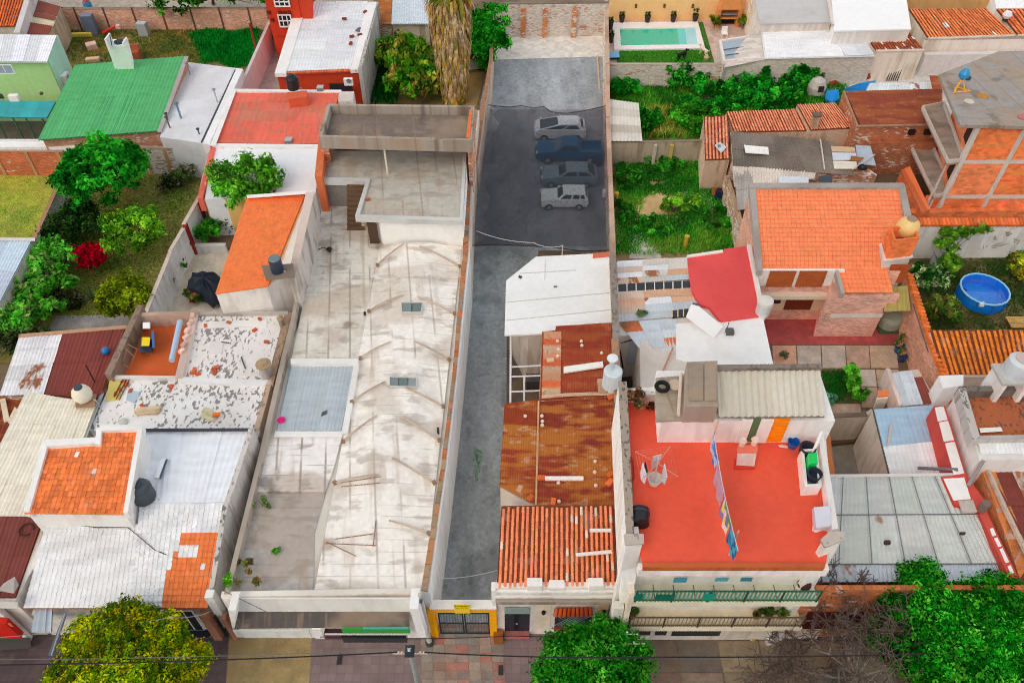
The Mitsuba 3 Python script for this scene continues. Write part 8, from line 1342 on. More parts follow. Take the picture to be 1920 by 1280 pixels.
for lab, a in zip(('first dark planter from the left along the peach wall', 'second dark planter from the left along the peach wall', 'third dark planter from the left along the peach wall', 'dark planter with a plant near the barbecue', 'dark planter at the back left corner of the pool', 'dark planter at the front left corner of the pool'), pg(0.04,11.55,81.89,14.26,81.89,16.98,82.01,19.31,82.14,10.27,80.68,10.07,77.74)):
    k2 = thing('planter', lab, 'planter'); pk2('pot', lathe([(.2,0),(.34,.9),(.28,.9),(.2,.7),(.01,.7)], a,10), PLN,(60,50,48))
    put_leaves(fresh(k2 + '__leaves'), leaf_cloud(60,[(a[0], a[1],1.0,.25,.25,.25 if 'plant near' not in lab else .6)],.1,[(60,80,40),(120,140,60)], np.random.default_rng(3), clump=.15, per=6))
k = thing('barbecue', 'orange rendered barbecue with dark hearth against the peach wall', 'barbecue'); ba = (22.55,81.04,0.04); pk('body', cat([box((ba[0] + s_ * 1.05, ba[1] + .5,.95),(.3,1.0,1.9)) for s_ in (-1,1)] + [box((ba[0], ba[1] + .5,.95),(1.8,.9,.12)), box((ba[0], ba[1] + .95,.9),(1.8,.1,1.8))]), PLA,(216,140,84),.1); pk('hood', hull([(ba[0] + sx * 1.2, ba[1] + y_,1.9) for sx in (-1,1) for y_ in (0,1)] + [(ba[0] + sx * .5, ba[1] + y_,3.9) for sx in (-1,1) for y_ in (.45,.95)]), PLA,(222,146,88),.1); pk('hearth', box((ba[0], ba[1] + .85,.45),(1.7,.1,.8)), PLN,(24,22,24)); pk('grill', box((ba[0], ba[1] + .4,1.35),(1.6,.7,.06)), PLN,(130,136,140))
for lab, a, s_ in (('yellow potted shrub left of the barbecue', (21.11,80.76,0),40),('round green potted shrub right of the barbecue', (24.13,80.76,0),41)): tree('potted_plant', lab,(a[0], a[1],0), ball((a[0], a[1],.8),.65,.6,5, s_),420,.14,[(140,150,50),(110,130,40),(90,120,40)], 'plant', r0=.05, seed=s_, clump=.2)
def dog(lab, c, col, rz):
    k = thing('dog', lab, 'dog'); B_ = []
    def ch(pts, rs):
        ms = [hull(np.vstack([trimesh.creation.icosphere(1, r_).vertices + V3(p_) for p_, r_ in zip(pts[i:i + 2], rs[i:i + 2])])) for i in range(len(pts) - 1)]
        return m3.Manifold.batch_boolean(ms, m3.OpType.Add)
    body = ch([(-.32,0,.46),(0,0,.48),(.26,0,.50)],[.12,.14,.16]) + ch([(.30,0,.54),(.42,0,.68)],[.10,.085]) + ch([(.42,0,.70),(.50,0,.70),(.62,0,.66)],[.10,.085,.045])
    for s_ in (-1,1):
        body += ch([(.26, s_ * .08,.42),(.27, s_ * .085,.22),(.28, s_ * .085,.03)],[.07,.04,.035]); body += ch([(-.30, s_ * .08,.42),(-.24, s_ * .09,.28),(-.36, s_ * .09,.18),(-.33, s_ * .09,.03)],[.09,.06,.035,.035]); body += ch([(.40, s_ * .07,.78),(.38, s_ * .10,.70)],[.03,.02])
    body += ch([(-.40,0,.50),(-.54,0,.58),(-.62,0,.70)],[.04,.03,.02])
    v, f = arr(body.refine_to_length(.05)); tm = trimesh.Trimesh(v, f); trimesh.smoothing.filter_taubin(tm, iterations=6); part(k, 'body', move((tm.vertices, tm.faces), c, rz,1.25), PLN, col, smooth=True)
    return k
dog('black dog on the pool lawn', (16.74,74.15,0.06),(30,28,28),.5); dog('white dog at the right end of the pool lawn', (19.04,75.02,0.06),(230,216,196),2.2)
k2 = thing('garden_chair', 'white garden chair before the barbecue', 'chair'); a = (21.83,78.9,0.04); pk2('seat', box((a[0], a[1],.45),(.6,.55,.06)), PLN,(240,240,240)); pk2('backrest', box((a[0], a[1] + .28,.75),(.6,.06,.6)), PLN,(240,240,240))
for s_ in (-.25,.25):
    for t_ in (-.22,.22): pk2('leg', box((a[0] + s_, a[1] + t_,.23),(.06,.06,.44)), PLN,(240,240,240))
single('blue_lounger', 'pale blue lounger at the left end of the pool lawn', 'lounger', [(hull([(9.57,74.82,0.5),(10.56,74.73,0.6),(10.58,73.73,0.5),(9.5,73.82,0.4),(9.61,75.11,0.35),(10.6,75.03,0.45),(10.63,74.02,0.35),(9.54,74.11,0.25)]),(130,190,236)),(box(V3((10.04,74.29,0.1)) + [0,0,.1],(1.2,.3,.3)),(70,70,80))], 'plain'); single('white_ball', 'pale stone ornament beside the white dog', 'ornament', lathe([(.2,0),(.28,.25),(.1,.5),(.01,.52)],(19.22,74.15,0.06),10), PLA,(206,180,150),.2)
k = thing('brick_wall', 'whitewashed old brick wall between the pool lawn and the weeds', 'wall'); a, b = (8.93,68.95,2.3),(19.53,68.95,2.3); pk('wall', wallseg(a, b,0,2.3,.28), 'brickwork', (206,140,112),.78); pk('coping', wallseg(a, b,2.3,2.36,.34), PLA,(190,176,160),.8)
k = thing('glass_roof_shed', 'small shed with grey glass roof and white rim beside the pool yard', 'shed'); tq = pg(2.7,19.71,72.61,24.05,73.91,23.4,69.49,19.37,68.49); pk('wall', extr(tq,0,2.6), 'brickwork', (220,200,186),.7); g = sg.Polygon(xy(tq)); pk('roof', extr(offset_poly(g,-.2),2.55,2.68), 'gloss', (160,176,190)); pk('rim', extr(g.difference(offset_poly(g,-.2)),2.6,2.85), PLA,(236,226,222),.3)
for q in ([(19.76,70.73,2.8),(22.52,71.56,2.8)],[(19.77,69.7,2.8),(21.02,70.01,2.8)]): pk('rod', tube(q,.05,5), PLN,(90,96,104))
k = thing('white_brick_house', 'long whitewashed brick house with white sheet roofs behind the weeds', 'house')
pk('wall', solid(V3([(24.21,76.01,3.3),(31.24,76.01,3.3),(32.56,73.32,3.2),(33.42,69.31,3),(23.17,68.71,3),(19.39,68.48,2.6),(19.28,67.89,2.6)]) - [0,0,.1],0), 'brickwork', (226,206,190),.9); rf = pk('roof', quad_slab([(24.03,75.44,3.35),(33.14,75.44,3.35),(33.34,69.07,3.02),(23.13,68.57,3.02)],.05), PLN,(230,232,236)); sheets(rf,[(24.07,75.17,3.37),(30.73,75.17,3.37),(30.48,69.03,3.04),(23.24,68.63,3.04)],4,2, col=(238,240,244), wear=.04, vary=.02); sheets(rf,[(30.28,72.89,3.3),(32.98,73.11,3.3),(33.32,69.2,3.06),(30.56,68.99,3.06)],2,1, col=(216,222,230), wear=.04)
k = thing('grey_slab_house', 'house with flat grey roof behind the long white roofs', 'house'); pk('wall', extr(pg(4.2,24.71,84.56,32.32,84.56,30.19,73.52,23.46,73.19),0,4.1), PLA,(222,214,206),.4); pk('roof', extr(pg(4.2,24.65,84.56,32.43,84.56,30.26,73.41,23.38,73.08),4.05,4.2), PLA,(196,196,196),.3); pk('ladder', cat([tube(x,.05,5) for x in ([(23.56,78.69,4),(25.23,78.81,0.2)],[(23.37,78.52,3),(24.62,79.04,0.2)],[(23.46,77.93,3),(24,77.93,3)],[(24.06,78.59,1.6),(24.66,78.59,1.6)])]), PLN,(240,206,90))
k = thing('white_block_house', 'white house with smooth white roof at the top right', 'house'); pk('wall', extr(pg(4.6,32.71,83.58,40.06,83.58,36.8,71.27,29.71,70.95),0,4.5), PLA,(236,234,230),.3); pk('roof', extr(pg(4.6,32.65,83.58,40.17,83.58,36.81,71.16,29.64,70.84),4.45,4.6), PLA,(244,246,248),.05); pk('edge', tube([(31.26,79.51,4.7),(29.74,71.8,4.65)],.15,6), PLA,(222,214,206),.6)
for lab, q, z, nu, c_, w_, wl_ in (('house with speckled old barrel tiles and white patches', [(33.17,72.71,3.6),(37.47,72.92,3.6),(38.23,70.24,3.1),(33.71,70.03,3.1)],0,16,(176,90,60),.9, pg(3,33.67,70.13,38.35,70.33,36.02,64.39,31.57,64.12)),('long house with bright clay tile roof at the top right', [(38.89,77,3.8),(46.57,77.11,3.8),(47.74,72.88,3.2),(39.3,72.24,3.2)],0,26,(246,138,82),.3, None),('clay roofed house at the top right corner', [(47.46,77,3.8),(56.57,77.23,3.8),(55.97,73.32,3.2),(48.05,72.88,3.2)],0,22,(246,134,80),.3, None)):
    k = thing('clay_roof_house', lab, 'house'); pk('wall', solid(V3(q) - [0,0,.12],0), PLA,(232,222,208),.6); rf = pk('roof', quad_slab(V3(q) - [0,0,.03],.05), 'clay', (130,66,40),.6)
    barrel_tiles(rf, q, nu,6, c_, wear=w_, limit=60, over=lambda u, v, c_=c_, w_=w_: (240,230,224) if rng.random() < (.14 if w_ > .5 else .015) else c_)
    pk('eave', tube([V3(q[3]) - [0,0,.06], V3(q[2]) - [0,0,.06]],.13,6), PLA,(222,210,200),.5)
k = thing('white_yard_wall', 'pale rendered yard wall below the bright clay roof', 'wall'); pk('wall', wallseg((39.14,72.43,3),(54.83,72.86,3),0,3.0,.25), PLA,(240,230,220),.25); pk('coping', wallseg((39.14,72.43,3),(54.83,72.86,3),3.0,3.06,.35), PLA,(176,166,156),.7); pk('wall', extr(pg(1.9,39.33,72.08,52.68,72.5,52.38,71.87,39.26,71.45),0,1.9), PLA,(214,210,210),.2)
structure('back_yard', flat(pg(0.04,32.3,76.39,55.66,76.84,48.61,61.86,27.37,61.86),.04), 'soil', (206,202,198),.15, 'pale yard floor behind the rusted hall'); structure('far_yard', flat(pg(0.04,46.44,97.81,78.89,97.81,71.65,85.03,42.76,85.03),.04), 'soil', (206,160,104),.15, 'tan yard at the top right'); k = thing('tan_wall', 'tan building wall at the top right edge', 'building'); pk('wall', extr(pg(3.5,41.47,84.93,50.43,84.93,48.96,80.56,40.1,80.56),0,3.5), PLA,(214,166,110),.3); pk('roof', extr(pg(3.9,49.64,83.96,60.94,83.96,57.57,77.25,47.42,77.01),0,3.9), PLA,(240,242,244),.05)
k2 = thing('air_conditioner', 'white turbine vent on the bright clay roof', 'vent'); pk2('drum', lathe([(.3,0),(.45,.3),(.3,.6),(.01,.65)],(47.62,75.16,3.8),12), PLN,(236,236,238)); pk2('base', lathe([(.25,-.3),(.25,0),(.01,0)],(47.62,75.16,3.8),12), PLN,(60,60,66))
k2 = thing('door_frame', 'dark slatted gate leaning in the pale yard', 'gate'); q0, q1 = V3((35.74,70.02,0.05)), V3((36.76,70.02,0.05)); up = V3([.25,.4,2.1])
for i in range(6): pk2('bar', tube([q0 + (q1 - q0) * i / 5, q0 + (q1 - q0) * i / 5 + up],.04,5), PLN,(50,44,44))
pk2('rail', tube([q0 + up, q1 + up],.05,5), PLN,(50,44,44)); pk2('rail', tube([q0 + up * .5, q1 + up * .5],.05,5), PLN,(50,44,44))
for lab, q, c_ in (('tall rusty ochre cabinet under the white brick wall', [(31.16,70.21,1.9),(32.73,70.42,1.9),(33.13,70.53,0.1),(31.54,70.33,0.1)],(176,110,50)),('maroon box left of the rusty cabinet', [(29.59,69.38,1),(30.77,69.28,1),(31,69.13,0.1),(30.04,68.93,0.1)],(150,60,44)),('maroon box right of the rusty cabinet', [(32.69,69.68,1),(33.8,69.68,1),(34.23,70.13,0.1),(32.95,69.93,0.1)],(150,60,44))): k2 = thing('cabinet', lab, 'cabinet'); pk2('front', hull(np.vstack([q, V3(q) + [0,.7,0]])), 'rusted', c_,.5); pk2('top', hull(np.vstack([q[:2], V3(q[:2]) + [0,.7,0], V3(q[:2]) + [0,.7,.06], V3(q[:2]) + [0,0,.06]])), PLN,(206,200,196))
for lab, q in (('wide blue tarpaulin in the pale yard', [(30.73,67.04,1),(32.01,67.36,1.3),(33.81,68.21,1.1),(33.62,67.7,0.9),(32.9,67.27,0.6),(31.12,67.16,0.5)]),('small blue tarpaulin beside the silver dome', [(28.91,66.74,0.9),(29.96,66.75,1),(30.09,66.2,0.4),(29.27,65.63,0.3),(28.79,66.29,0.4)])): single('blue_tarpaulin', lab, 'tarpaulin', hull(np.vstack([q, V3(q) * [1,1,.3]])), PLN,(30,140,226))
k = thing('sheet_lean_to', 'strip of white sheets with rust spots along the rusted hall', 'lean to'); pk('wall', solid(V3([(31.6,64.84,2.6),(36.87,65.02,2.6),(36.7,63.92,2.5),(31.01,63.73,2.5)]) - [0,0,.1],0), PLA,(220,210,200),.5); sheets(k,[(31.69,64.86,2.64),(36.95,65.04,2.64),(36.72,63.75,2.54),(31.04,63.57,2.54)],6,1, cols=lambda i, j: (222,232,234,.1 if i % 2 else .4)); pk('side', hull([(36.9,65.24,3.2),(37.85,65.24,3.2),(37.44,63.39,3),(36.53,63.21,3),(37.11,65.6,3),(38.06,65.6,3),(37.64,63.75,2.8),(36.74,63.57,2.8)]), 'rusted', (150,70,50),.4)
k2 = thing('silver_dome', 'dull silver domed oven among the weeds', 'oven'); a = (28.25,67.56,0); pk2('dome', lathe([(.8,.3),(.85,.9),(.6,1.5),(.2,1.75),(.01,1.78)], a,18), 'sheet', (196,190,186),.2); pk2('mouth', box((a[0] + .1, a[1] - .78,1.0),(.5,.2,.5)), PLN,(60,50,44)); pk2('base', box((a[0], a[1],.15),(1.5,1.2,.3)), PLA,(170,160,150),.6)
# ---- hall with rusted roof, clay roofs, old shed
k = thing('rusted_hall', 'brick hall with wide brown rusted roof', 'building'); c4 = [(27.54,60.04,4.6),(35.69,60.38,4.6),(33.48,55.66,4.3),(27.5,55.43,4.3)]
pk('wall', solid(V3([(27.45,60.04,4.6),(35.78,60.38,4.6),(33.7,50.82,4.2),(28.65,55.36,4.3),(27.3,55.36,4.3)]) * [1,1,0] + V3([0,0,4.15]),0) if 0 else solid(V3([(27.47,60.21,4.55),(35.87,60.55,4.55),(34.07,55.59,4.25),(27.24,55.36,4.25)]) - [0,0,.1],0), 'brickwork', (190,110,70),.12)
rf = pk('roof', quad_slab(c4,.05), 'rusted', (130,64,46),.3); sheets(rf, c4,4,2, mat='rusted', col=(140,70,52), wear=.35, wave=.2, amp=.015); pk('verge', tube([(27.4,59.93,4.66),(27.23,55.18,4.36),(33.96,55.41,4.36)],.1,6), PLA,(176,140,116),.6)
for a in ((31.8,57,2.93),(33.08,57,2.88)): pk('vent', box((a[0],(30.85,55.52,4.2)[1] - .1,3.7),(.5,.3,.4)), PLA,(50,36,30),.2)
pk('front_wall', extr(pg(3,28.33,55.41,34.67,55.41,34.92,54.95,28.54,54.95),0,3.0), 'brickwork', (170,96,60),.1)
for lab, q, nu, zz in (('clay roof house facing the wild garden', [(17.72,58.74,3.5),(23.75,59.23,3.5),(24.13,56.73,3),(18.01,56.5,3)],26,.2),('raised clay roof next to the rusted hall', [(23.55,59.22,3.9),(26.79,59.48,3.9),(27.67,56.49,3.4),(24.05,56.17,3.4)],17,.2),('small clay roof annex with square vent', [(15.78,58.09,3.4),(17.77,58.41,3.4),(17.01,52.88,2.9),(15.07,52.74,2.9)],7,.7)):
    k = thing('clay_roof_house', lab, 'house'); pk('wall', solid(V3(q) - [0,0,.12],0), PLA,(206,180,156),.7); rf = pk('roof', quad_slab(V3(q) - [0,0,.03],.05), 'clay', (150,76,50),.5); barrel_tiles(rf, q, nu,5 if nu > 10 else 8,(244,150,112), wear=zz, limit=70)
pk('door', vbox((17.25,58.5,-1.4),(18.56,58.5,-2.67),.3), 'timber', (90,56,40)); k2 = thing('roof_patch', 'bluish square sheet on the small clay roof', 'sheet'); q = [(15.95,54.04,3.4),(16.43,54.41,3.45),(16.87,53.89,3.3),(16.33,53.16,3.25)]; pk2('sheet', hull(np.vstack([q, V3(q) - [0,0,.06]])), 'sheet', (196,206,216),.1); pk2('stone', box(V3(q[0]) + [.3,-.2,.08],(.2,.2,.12)), PLA,(150,140,130))
k2 = thing('chimney', 'stubby weathered chimney between the two clay roofs', 'chimney'); a = V3((24.34,56.57,3.2)); pk2('shaft', box(a + [0,0,.5],(.55,.5,1.6)), PLA,(190,160,130),.9); pk2('cap', box(a + [0,0,1.35],(.65,.6,.12)), PLA,(120,100,86),.8)
k = thing('old_shed', 'old shed with dark grey cement sheet roof and cluttered edge', 'shed'); c4 = [(17.67,56.26,3.2),(25.45,54.8,3.2),(26.18,50.76,2.8),(17.12,52.02,2.8)]; pk('wall', solid(V3([(17.67,56.26,3.2),(25.45,54.8,3.2),(28.02,51.04,2.8),(17.09,51.88,2.8)]) - [0,0,.1],0), 'brickwork', (176,120,90),.3); sheets(k, c4,5,2, mat='plaster', col=(132,122,114), wear=.75, wave=.22, amp=.03); sheets(k,[(17.04,52.02,2.8),(23.39,51.32,2.8),(23.1,50.63,2.6),(16.86,49.81,2.4)],5,1, mat='plaster', col=(214,206,196), wear=.4); sheets(k,[(17.14,51.6,2.7),(18.65,51.74,2.7),(17.51,47.32,2.3),(16.61,47.13,2.3)],2,2, mat='plaster', col=(176,170,166), wear=.5)
for i,(q, c_) in enumerate((([(18.31,54.19,3.3),(20.14,53.89,3.3),(20.04,53.01,3.25),(18.26,53.23,3.25)],(240,240,238)),([(25.13,54.04,3.3),(26.94,53.89,3.3),(26.9,53.38,3.2),(25.08,53.46,3.2)],(206,176,140)),([(25.04,53.31,3.2),(26.9,53.24,3.2),(26.74,52.44,3.1),(24.92,52.44,3.1)],(206,214,226)),([(24.88,52.3,3.1),(26.68,52.23,3.1),(26.48,51.45,3),(24.76,51.45,3)],(226,220,206)),([(27.19,54.35,3.2),(28.32,54.2,3.2),(28.17,52.02,2.9),(26.85,52.3,2.9)],(176,190,206)),([(20.27,50.48,3),(22.51,50.34,3),(22.36,49.66,2.9),(20.11,49.66,2.9)],(214,220,230)),([(26.35,52.72,3.3),(27.25,52.43,3.3),(26.87,52.15,3.2),(26.17,52.29,3.2)],(150,96,56)),([(23.49,50.76,2.8),(24.46,50.76,2.8),(24.37,50.08,2.5),(23.39,50.08,2.5)],(70,80,92)))): single('scrap_sheet', ['white loose sheet near the left of the old shed roof', 'tan board at the right end of the old shed roof', 'pale blue sheet below the tan board', 'cream sheet below the pale blue sheet', 'bluish sheet at the far right of the old shed', 'light blue panel at the front of the old shed', 'brown offcut among the sheets of the old shed', 'dark panel leaning at the front of the old shed'][i], 'sheet', hull(np.vstack([q, V3(q) - [0,0,.07]])), 'sheet', c_,.12)
for a in ([(24.53,54.95,3.3),(23.95,51.24,3.05)],[(26.04,51.17,3.1),(28.29,53.02,3.2)]): single('pole', ['pale pole down the old shed roof', 'thin pole over the cluttered end of the old shed'][a[0][0] > 25], 'pole', tube(a,.06,6), PLN,(206,200,192))
k2 = thing('rubber_tyre', 'tyre on the cluttered end of the old shed', 'tyre'); a = V3((26.9,51.45,3.1)); pk2('rubber', tube([a + [.26 * math.cos(t),.26 * math.sin(t),0] for t in np.linspace(0,2 * np.pi,25)],.1,8, cap=False), PLN,(26,26,28)); pk2('rim', tube([a - [0,0,.05], a + [0,0,.05]],.15,10), PLN,(60,60,64))
k2 = thing('wooden_pallet', 'dark slatted pallet against the brick hall', 'pallet'); a = V3((30.63,55.21,0.6))
for j in range(6): pk2('slat', box(a + [0,0,-.4 + j * .2],(1.4,.06,.12)), 'timber', (110,90,76))
structure('hall_yard', flat(pg(0.04,30.33,62.3,39.81,62.3,34.48,48.4,17.24,48.4,18.44,54.66),.04), 'soil', (96,80,70),.3, 'dark yard below the brick hall')
# ---- unfinished brick tower
k = thing('unfinished_building', 'unfinished three storey brick building with concrete frame and side balconies', 'building')
ZT = 8.5; top = pg(8.5,32.17,55.66,38.17,59.24,46.26,59.67,40.56,48.33,31.13,48.73); pk('roof_slab', extr(top,8.25,8.5), 'concrete', (158,152,148),.8, label='grey concrete top slab')
yf = (32.18,48.6,8.5)[1] + .25; xL = (32.45,48.78,8.3)[0]
core = [(xL + .25, yf + .2),(xL + 1.9, yf + 6.6),(xL + 16, yf + 6.6),(xL + 16, yf + .2)]; pk('core', extr(core,0,8.25), 'hollow_brick', (244,140,92),.1)
for i,(z, zt) in enumerate(((-.2,2.1),(2.1,5.2),(5.2,8.25))):
    for j in range(4):
        a = xL + j * 3.3 + .3; pk('brick_panel', trimesh.creation.box(bounds=[[a, yf + .05, z + .32],[a + 3.0, yf + .25, zt]]), 'hollow_brick', [(250,136,74),(248,142,88),(246,130,66)][(i + j) % 3],.1)
    pk('beam', trimesh.creation.box(bounds=[[xL - .02, yf - .02, z],[xL + 13.5, yf + .22, z + .30]]), PLA,(214,206,196),.4)
    a, b = V3(core[0]), V3(core[1]); pk('window_opening', wallseg(a + (b - a) * .12, a + (b - a) * .28, z + 1.0, z + 2.2,.1), PLN,(60,40,34))
for j in range(5): pk('column', trimesh.creation.box(bounds=[[xL + j * 3.3 - .03, yf - .05,0],[xL + j * 3.3 + .28, yf + .26,8.25]]), PLA,(214,208,200),.4)
for z, q in ((5.35, pg(5.35,32.24,56.12,34.15,56.76,32.75,48.99,31.49,48.72)),(2.35, pg(2.35,32.16,55.65,34.05,56.58,33.23,49.08,31.71,48.68))):
    pk('balcony_slab', extr(q, z - .2, z), 'concrete', (170,160,150),.8)
    for a, b in zip(q, q[1:] + q[:1]): pk('balcony_kerb', wallseg(a, b, z, z + .25,.12), PLA,(206,196,186),.5)
    pk('prop', hull([(q[3][0], q[3][1] + .1, z - .2),(q[3][0] + .25, q[3][1] + .3, z - .2),(q[3][0] + .05, q[3][1] + .1,0),(q[3][0] + .3, q[3][1] + .3,0),(q[3][0] - .05, q[3][1] + .3,0)]), PLA,(214,206,198),.5)
pk('stair_wall', extr(pg(2,30.71,52.75,31.53,53.18,31.18,47.71,30.41,47.33),0,2.0), 'hollow_brick', (232,116,66),.1); pk('ground_wall', extr(pg(1.9,31.55,49.55,33.85,49.82,33.6,49.15,31.36,49.02),0,1.9), 'hollow_brick', (240,116,56),.1); pk('ground_wall', extr(pg(1.6,29.84,48.49,44.62,49.02,44.42,48.62,29.9,47.97),0,1.4), 'hollow_brick', (240,130,76),.1)
k2 = thing('concrete_mixer', 'blue concrete mixer on an orange frame on the top slab', 'concrete mixer'); a = V3((32.63,53.17,8.5)); pk2('drum', lathe([(.12,-.3),(.36,-.05),(.36,.2),(.2,.5),(.16,.5),(.01,.3)], a + [0,.1,1.2],14), 'gloss', (50,150,206))
for p_ in ((-.4,-.3),(.5,-.2),(.0,.5)): pk2('leg', tube([a + [*p_,0], a + [0,.1,1.0]],.045,6), PLN,(246,180,70))
pk2('frame', tube([a + [-.4,-.3,.1], a + [.9,-.1,.1], a + [.0,.5,.1], a + [-.4,-.3,.1]],.045,6), PLN,(246,180,70)); pk2('motor', box(a + [.4,.1,1.0],(.3,.25,.25)), PLN,(70,80,90))
single('cement_heap', 'pale round cement stain heap on the top slab', 'cement heap', lathe([(.35,0),(.2,.05),(.01,.08)],(32.97,51.83,8.5),14), PLA,(206,196,180),.1); single('sand_heap', 'small orange sand spill beside the mixer', 'sand heap', lathe([(.4,0),(.2,.06),(.01,.1)],(34.23,52.57,8.5),12), 'soil', (190,130,60),.1); single('red_rag', 'pink rag at the right edge of the top slab', 'rag', hull([(35.55,49.81,8.6),(36.15,49.92,8.7),(35.98,49.2,8.55),(35.5,49.47,8.55)]), PLN,(196,110,110))

# ================================================================ street trees, poles, wires
def crown(pts): return [(x, y, z, rx, ry, rz) for (x, y, z), rx, ry, rz in pts]
YG_ = [(196,188,20),(138,164,24),(116,152,26),(84,128,26),(214,196,18),(70,108,24)]
tree('street_tree', 'rounded street tree with yellow blossom in front of the white house', (*(-18.07,13.44,0)[:2],0), crown([((-16.72,13.49,4),2.14,1.82,1.19),((-18.47,14.41,3.8),1.27,0.95,0.95),((-15.62,14.49,3.9),1.19,0.95,0.95),((-14.32,13.32,3.6),1.03,1.11,1.03),((-17.28,15.22,3.9),1.50,0.79,0.87),((-18.6,12.63,3.6),1.43,1.19,0.95),((-16.53,12.13,4.4),1.58,1.19,0.95),((-14.69,12.27,4),1.27,1.19,0.95)]),34000,.075, YG_, r0=.2, seed=91, clump=.26, shell_=.8, per=12)
GB = [(30,132,28),(52,156,40),(92,176,56),(20,96,24),(66,150,40)]
tree('street_tree', 'bright green street tree before the old white house', (*(3.73,12.96,0)[:2],0), crown([((3.47,13.24,3.8),1.84,1.66,1.20),((2.38,14.22,3.4),1.01,0.83,0.83),((4.54,14.54,3.5),1.01,0.83,0.83),((5.28,13.43,3.3),0.92,1.10,0.92),((1.87,13.12,3.2),0.92,1.10,0.92),((3.96,14.97,3.4),0.55,0.55,0.64),((3.39,12.12,3.8),1.84,1.10,1.01),((3,14.62,3.3),0.74,0.55,0.64)]),21000,.085, GB, r0=.16, seed=92, clump=.34, shell_=.5, per=16)
tree('street_tree', 'big spreading bright green tree at the lower right corner', (*(21.08,13.44,0)[:2],0), crown([((18.68,16.54,4.6),1.1,.9,.9),((17.39,15.37,4.4),1.3,1.1,1.0),((18.64,14.86,5),1.6,1.4,1.2),((21.18,15.53,4.6),1.7,1.2,1.2),((19.37,13.38,5.2),2.4,2.0,1.4),((21.33,13.31,4.8),2.0,2.0,1.3),((17.93,13.32,4.2),1.6,1.5,1.2),((18.55,11.99,4.8),2.4,1.6,1.3),((22.32,14.64,4.4),1.3,1.2,1.0),((22.27,16.69,4.3),.9,.7,.7),((16.51,14.74,3.6),.8,.7,.6),((17.01,13.86,3.4),.9,.9,.7),((22.96,12.71,4.6),1.8,1.8,1.3),((19.11,17.24,4.5),.6,.5,.6)]),44000,.09,[(24,118,24),(40,142,34),(80,168,48),(14,84,20),(54,136,36),(20,100,24)], r0=.3, seed=93, clump=.36, shell_=.55, per=16)
k = thing('dead_tree', 'bare grey tree with a tangle of fine branches before the brown facade', 'tree'); r = np.random.default_rng(94); ms = {0: [],1: []}
def grow(p, d, L, rad, depth):
    n = 4; pts = [p]
    for i in range(n):
        d = d + r.normal(0,.16,3); d[2] += .02; d /= np.linalg.norm(d); pts.append(pts[-1] + d * L / n)
    ms[0 if depth < 2 else 1].append(tube(pts, np.linspace(rad, rad * .68, n + 1),6 if depth < 2 else 4, cap=False))
    if depth >= 5: return
    for i in range(3 if depth < 5 else 2):
        dd = d + r.normal(0,.62,3); dd[2] += .08 if depth < 3 else -.05; dd /= np.linalg.norm(dd); grow(pts[-1 - (i % 2)], dd, L * r.uniform(.6,.85), max(rad * .68,.02), depth + 1)
b0 = V3([*(15.88,13.68,0)[:2],0.0]); pk('trunk', tube([b0, b0 + [.05,.1,1.3]],[.17,.13],8), 'timber', (130,118,108))
for d in ((-.7,-.4,.4),(-.3,.5,.4),(.3,.2,.9),(-.8,.3,.5),(-.9,.0,.35),(-.5,.6,.5),(-.5,.35,.75),(.45,.4,.8),(.0,-.3,.8),(.6,-.1,.6),(-.6,-.2,.6),(.1,.7,.6)): grow(b0 + [.05,.1,1.25], V3(d) / np.linalg.norm(d),1.95,.065,0)
pk('limbs', cat(ms[0]), 'timber', (146,134,124)); pk('twigs', cat(ms[1]), 'timber', (98,84,78), kind='stuff')
k = thing('dry_bush', 'dead grey thorny shrub at the end of the lower balcony', 'shrub'); ms = {0: [],1: []}; b0 = V3([(13.98,16.25,0)[0] - .1,15.0,2.3])
pk('stem', tube([b0 - [0,0,2.3], b0],.05,6), 'timber', (110,98,90))
for d in ((-.7,.1,.5),(.3,.3,.8),(-.2,.3,.8),(.5,-.1,.6)): grow(b0, V3(d) / np.linalg.norm(d),.75,.03,2)
pk('twigs', cat(ms[1]), 'timber', (110,98,90), kind='stuff')
tree('low_shrub', 'yellow weed tuft on the earth below the dead tree', (*(18.85,14.63,0)[:2],0),[(*(18.77,14.61,0.2)[:2],.2,.3,.3,.2)],120,.08,[(190,170,40),(120,130,40)], 'weed', r0=.02, seed=95, clump=.12)
tree('low_shrub', 'yellowish weed tuft beside the slabs under the balconies', (*(12.04,16.06,0)[:2],0),[(*(12,16.06,0.2)[:2],.2,.28,.3,.2)],120,.08,[(170,150,40),(140,120,60)], 'weed', r0=.02, seed=96, clump=.12)
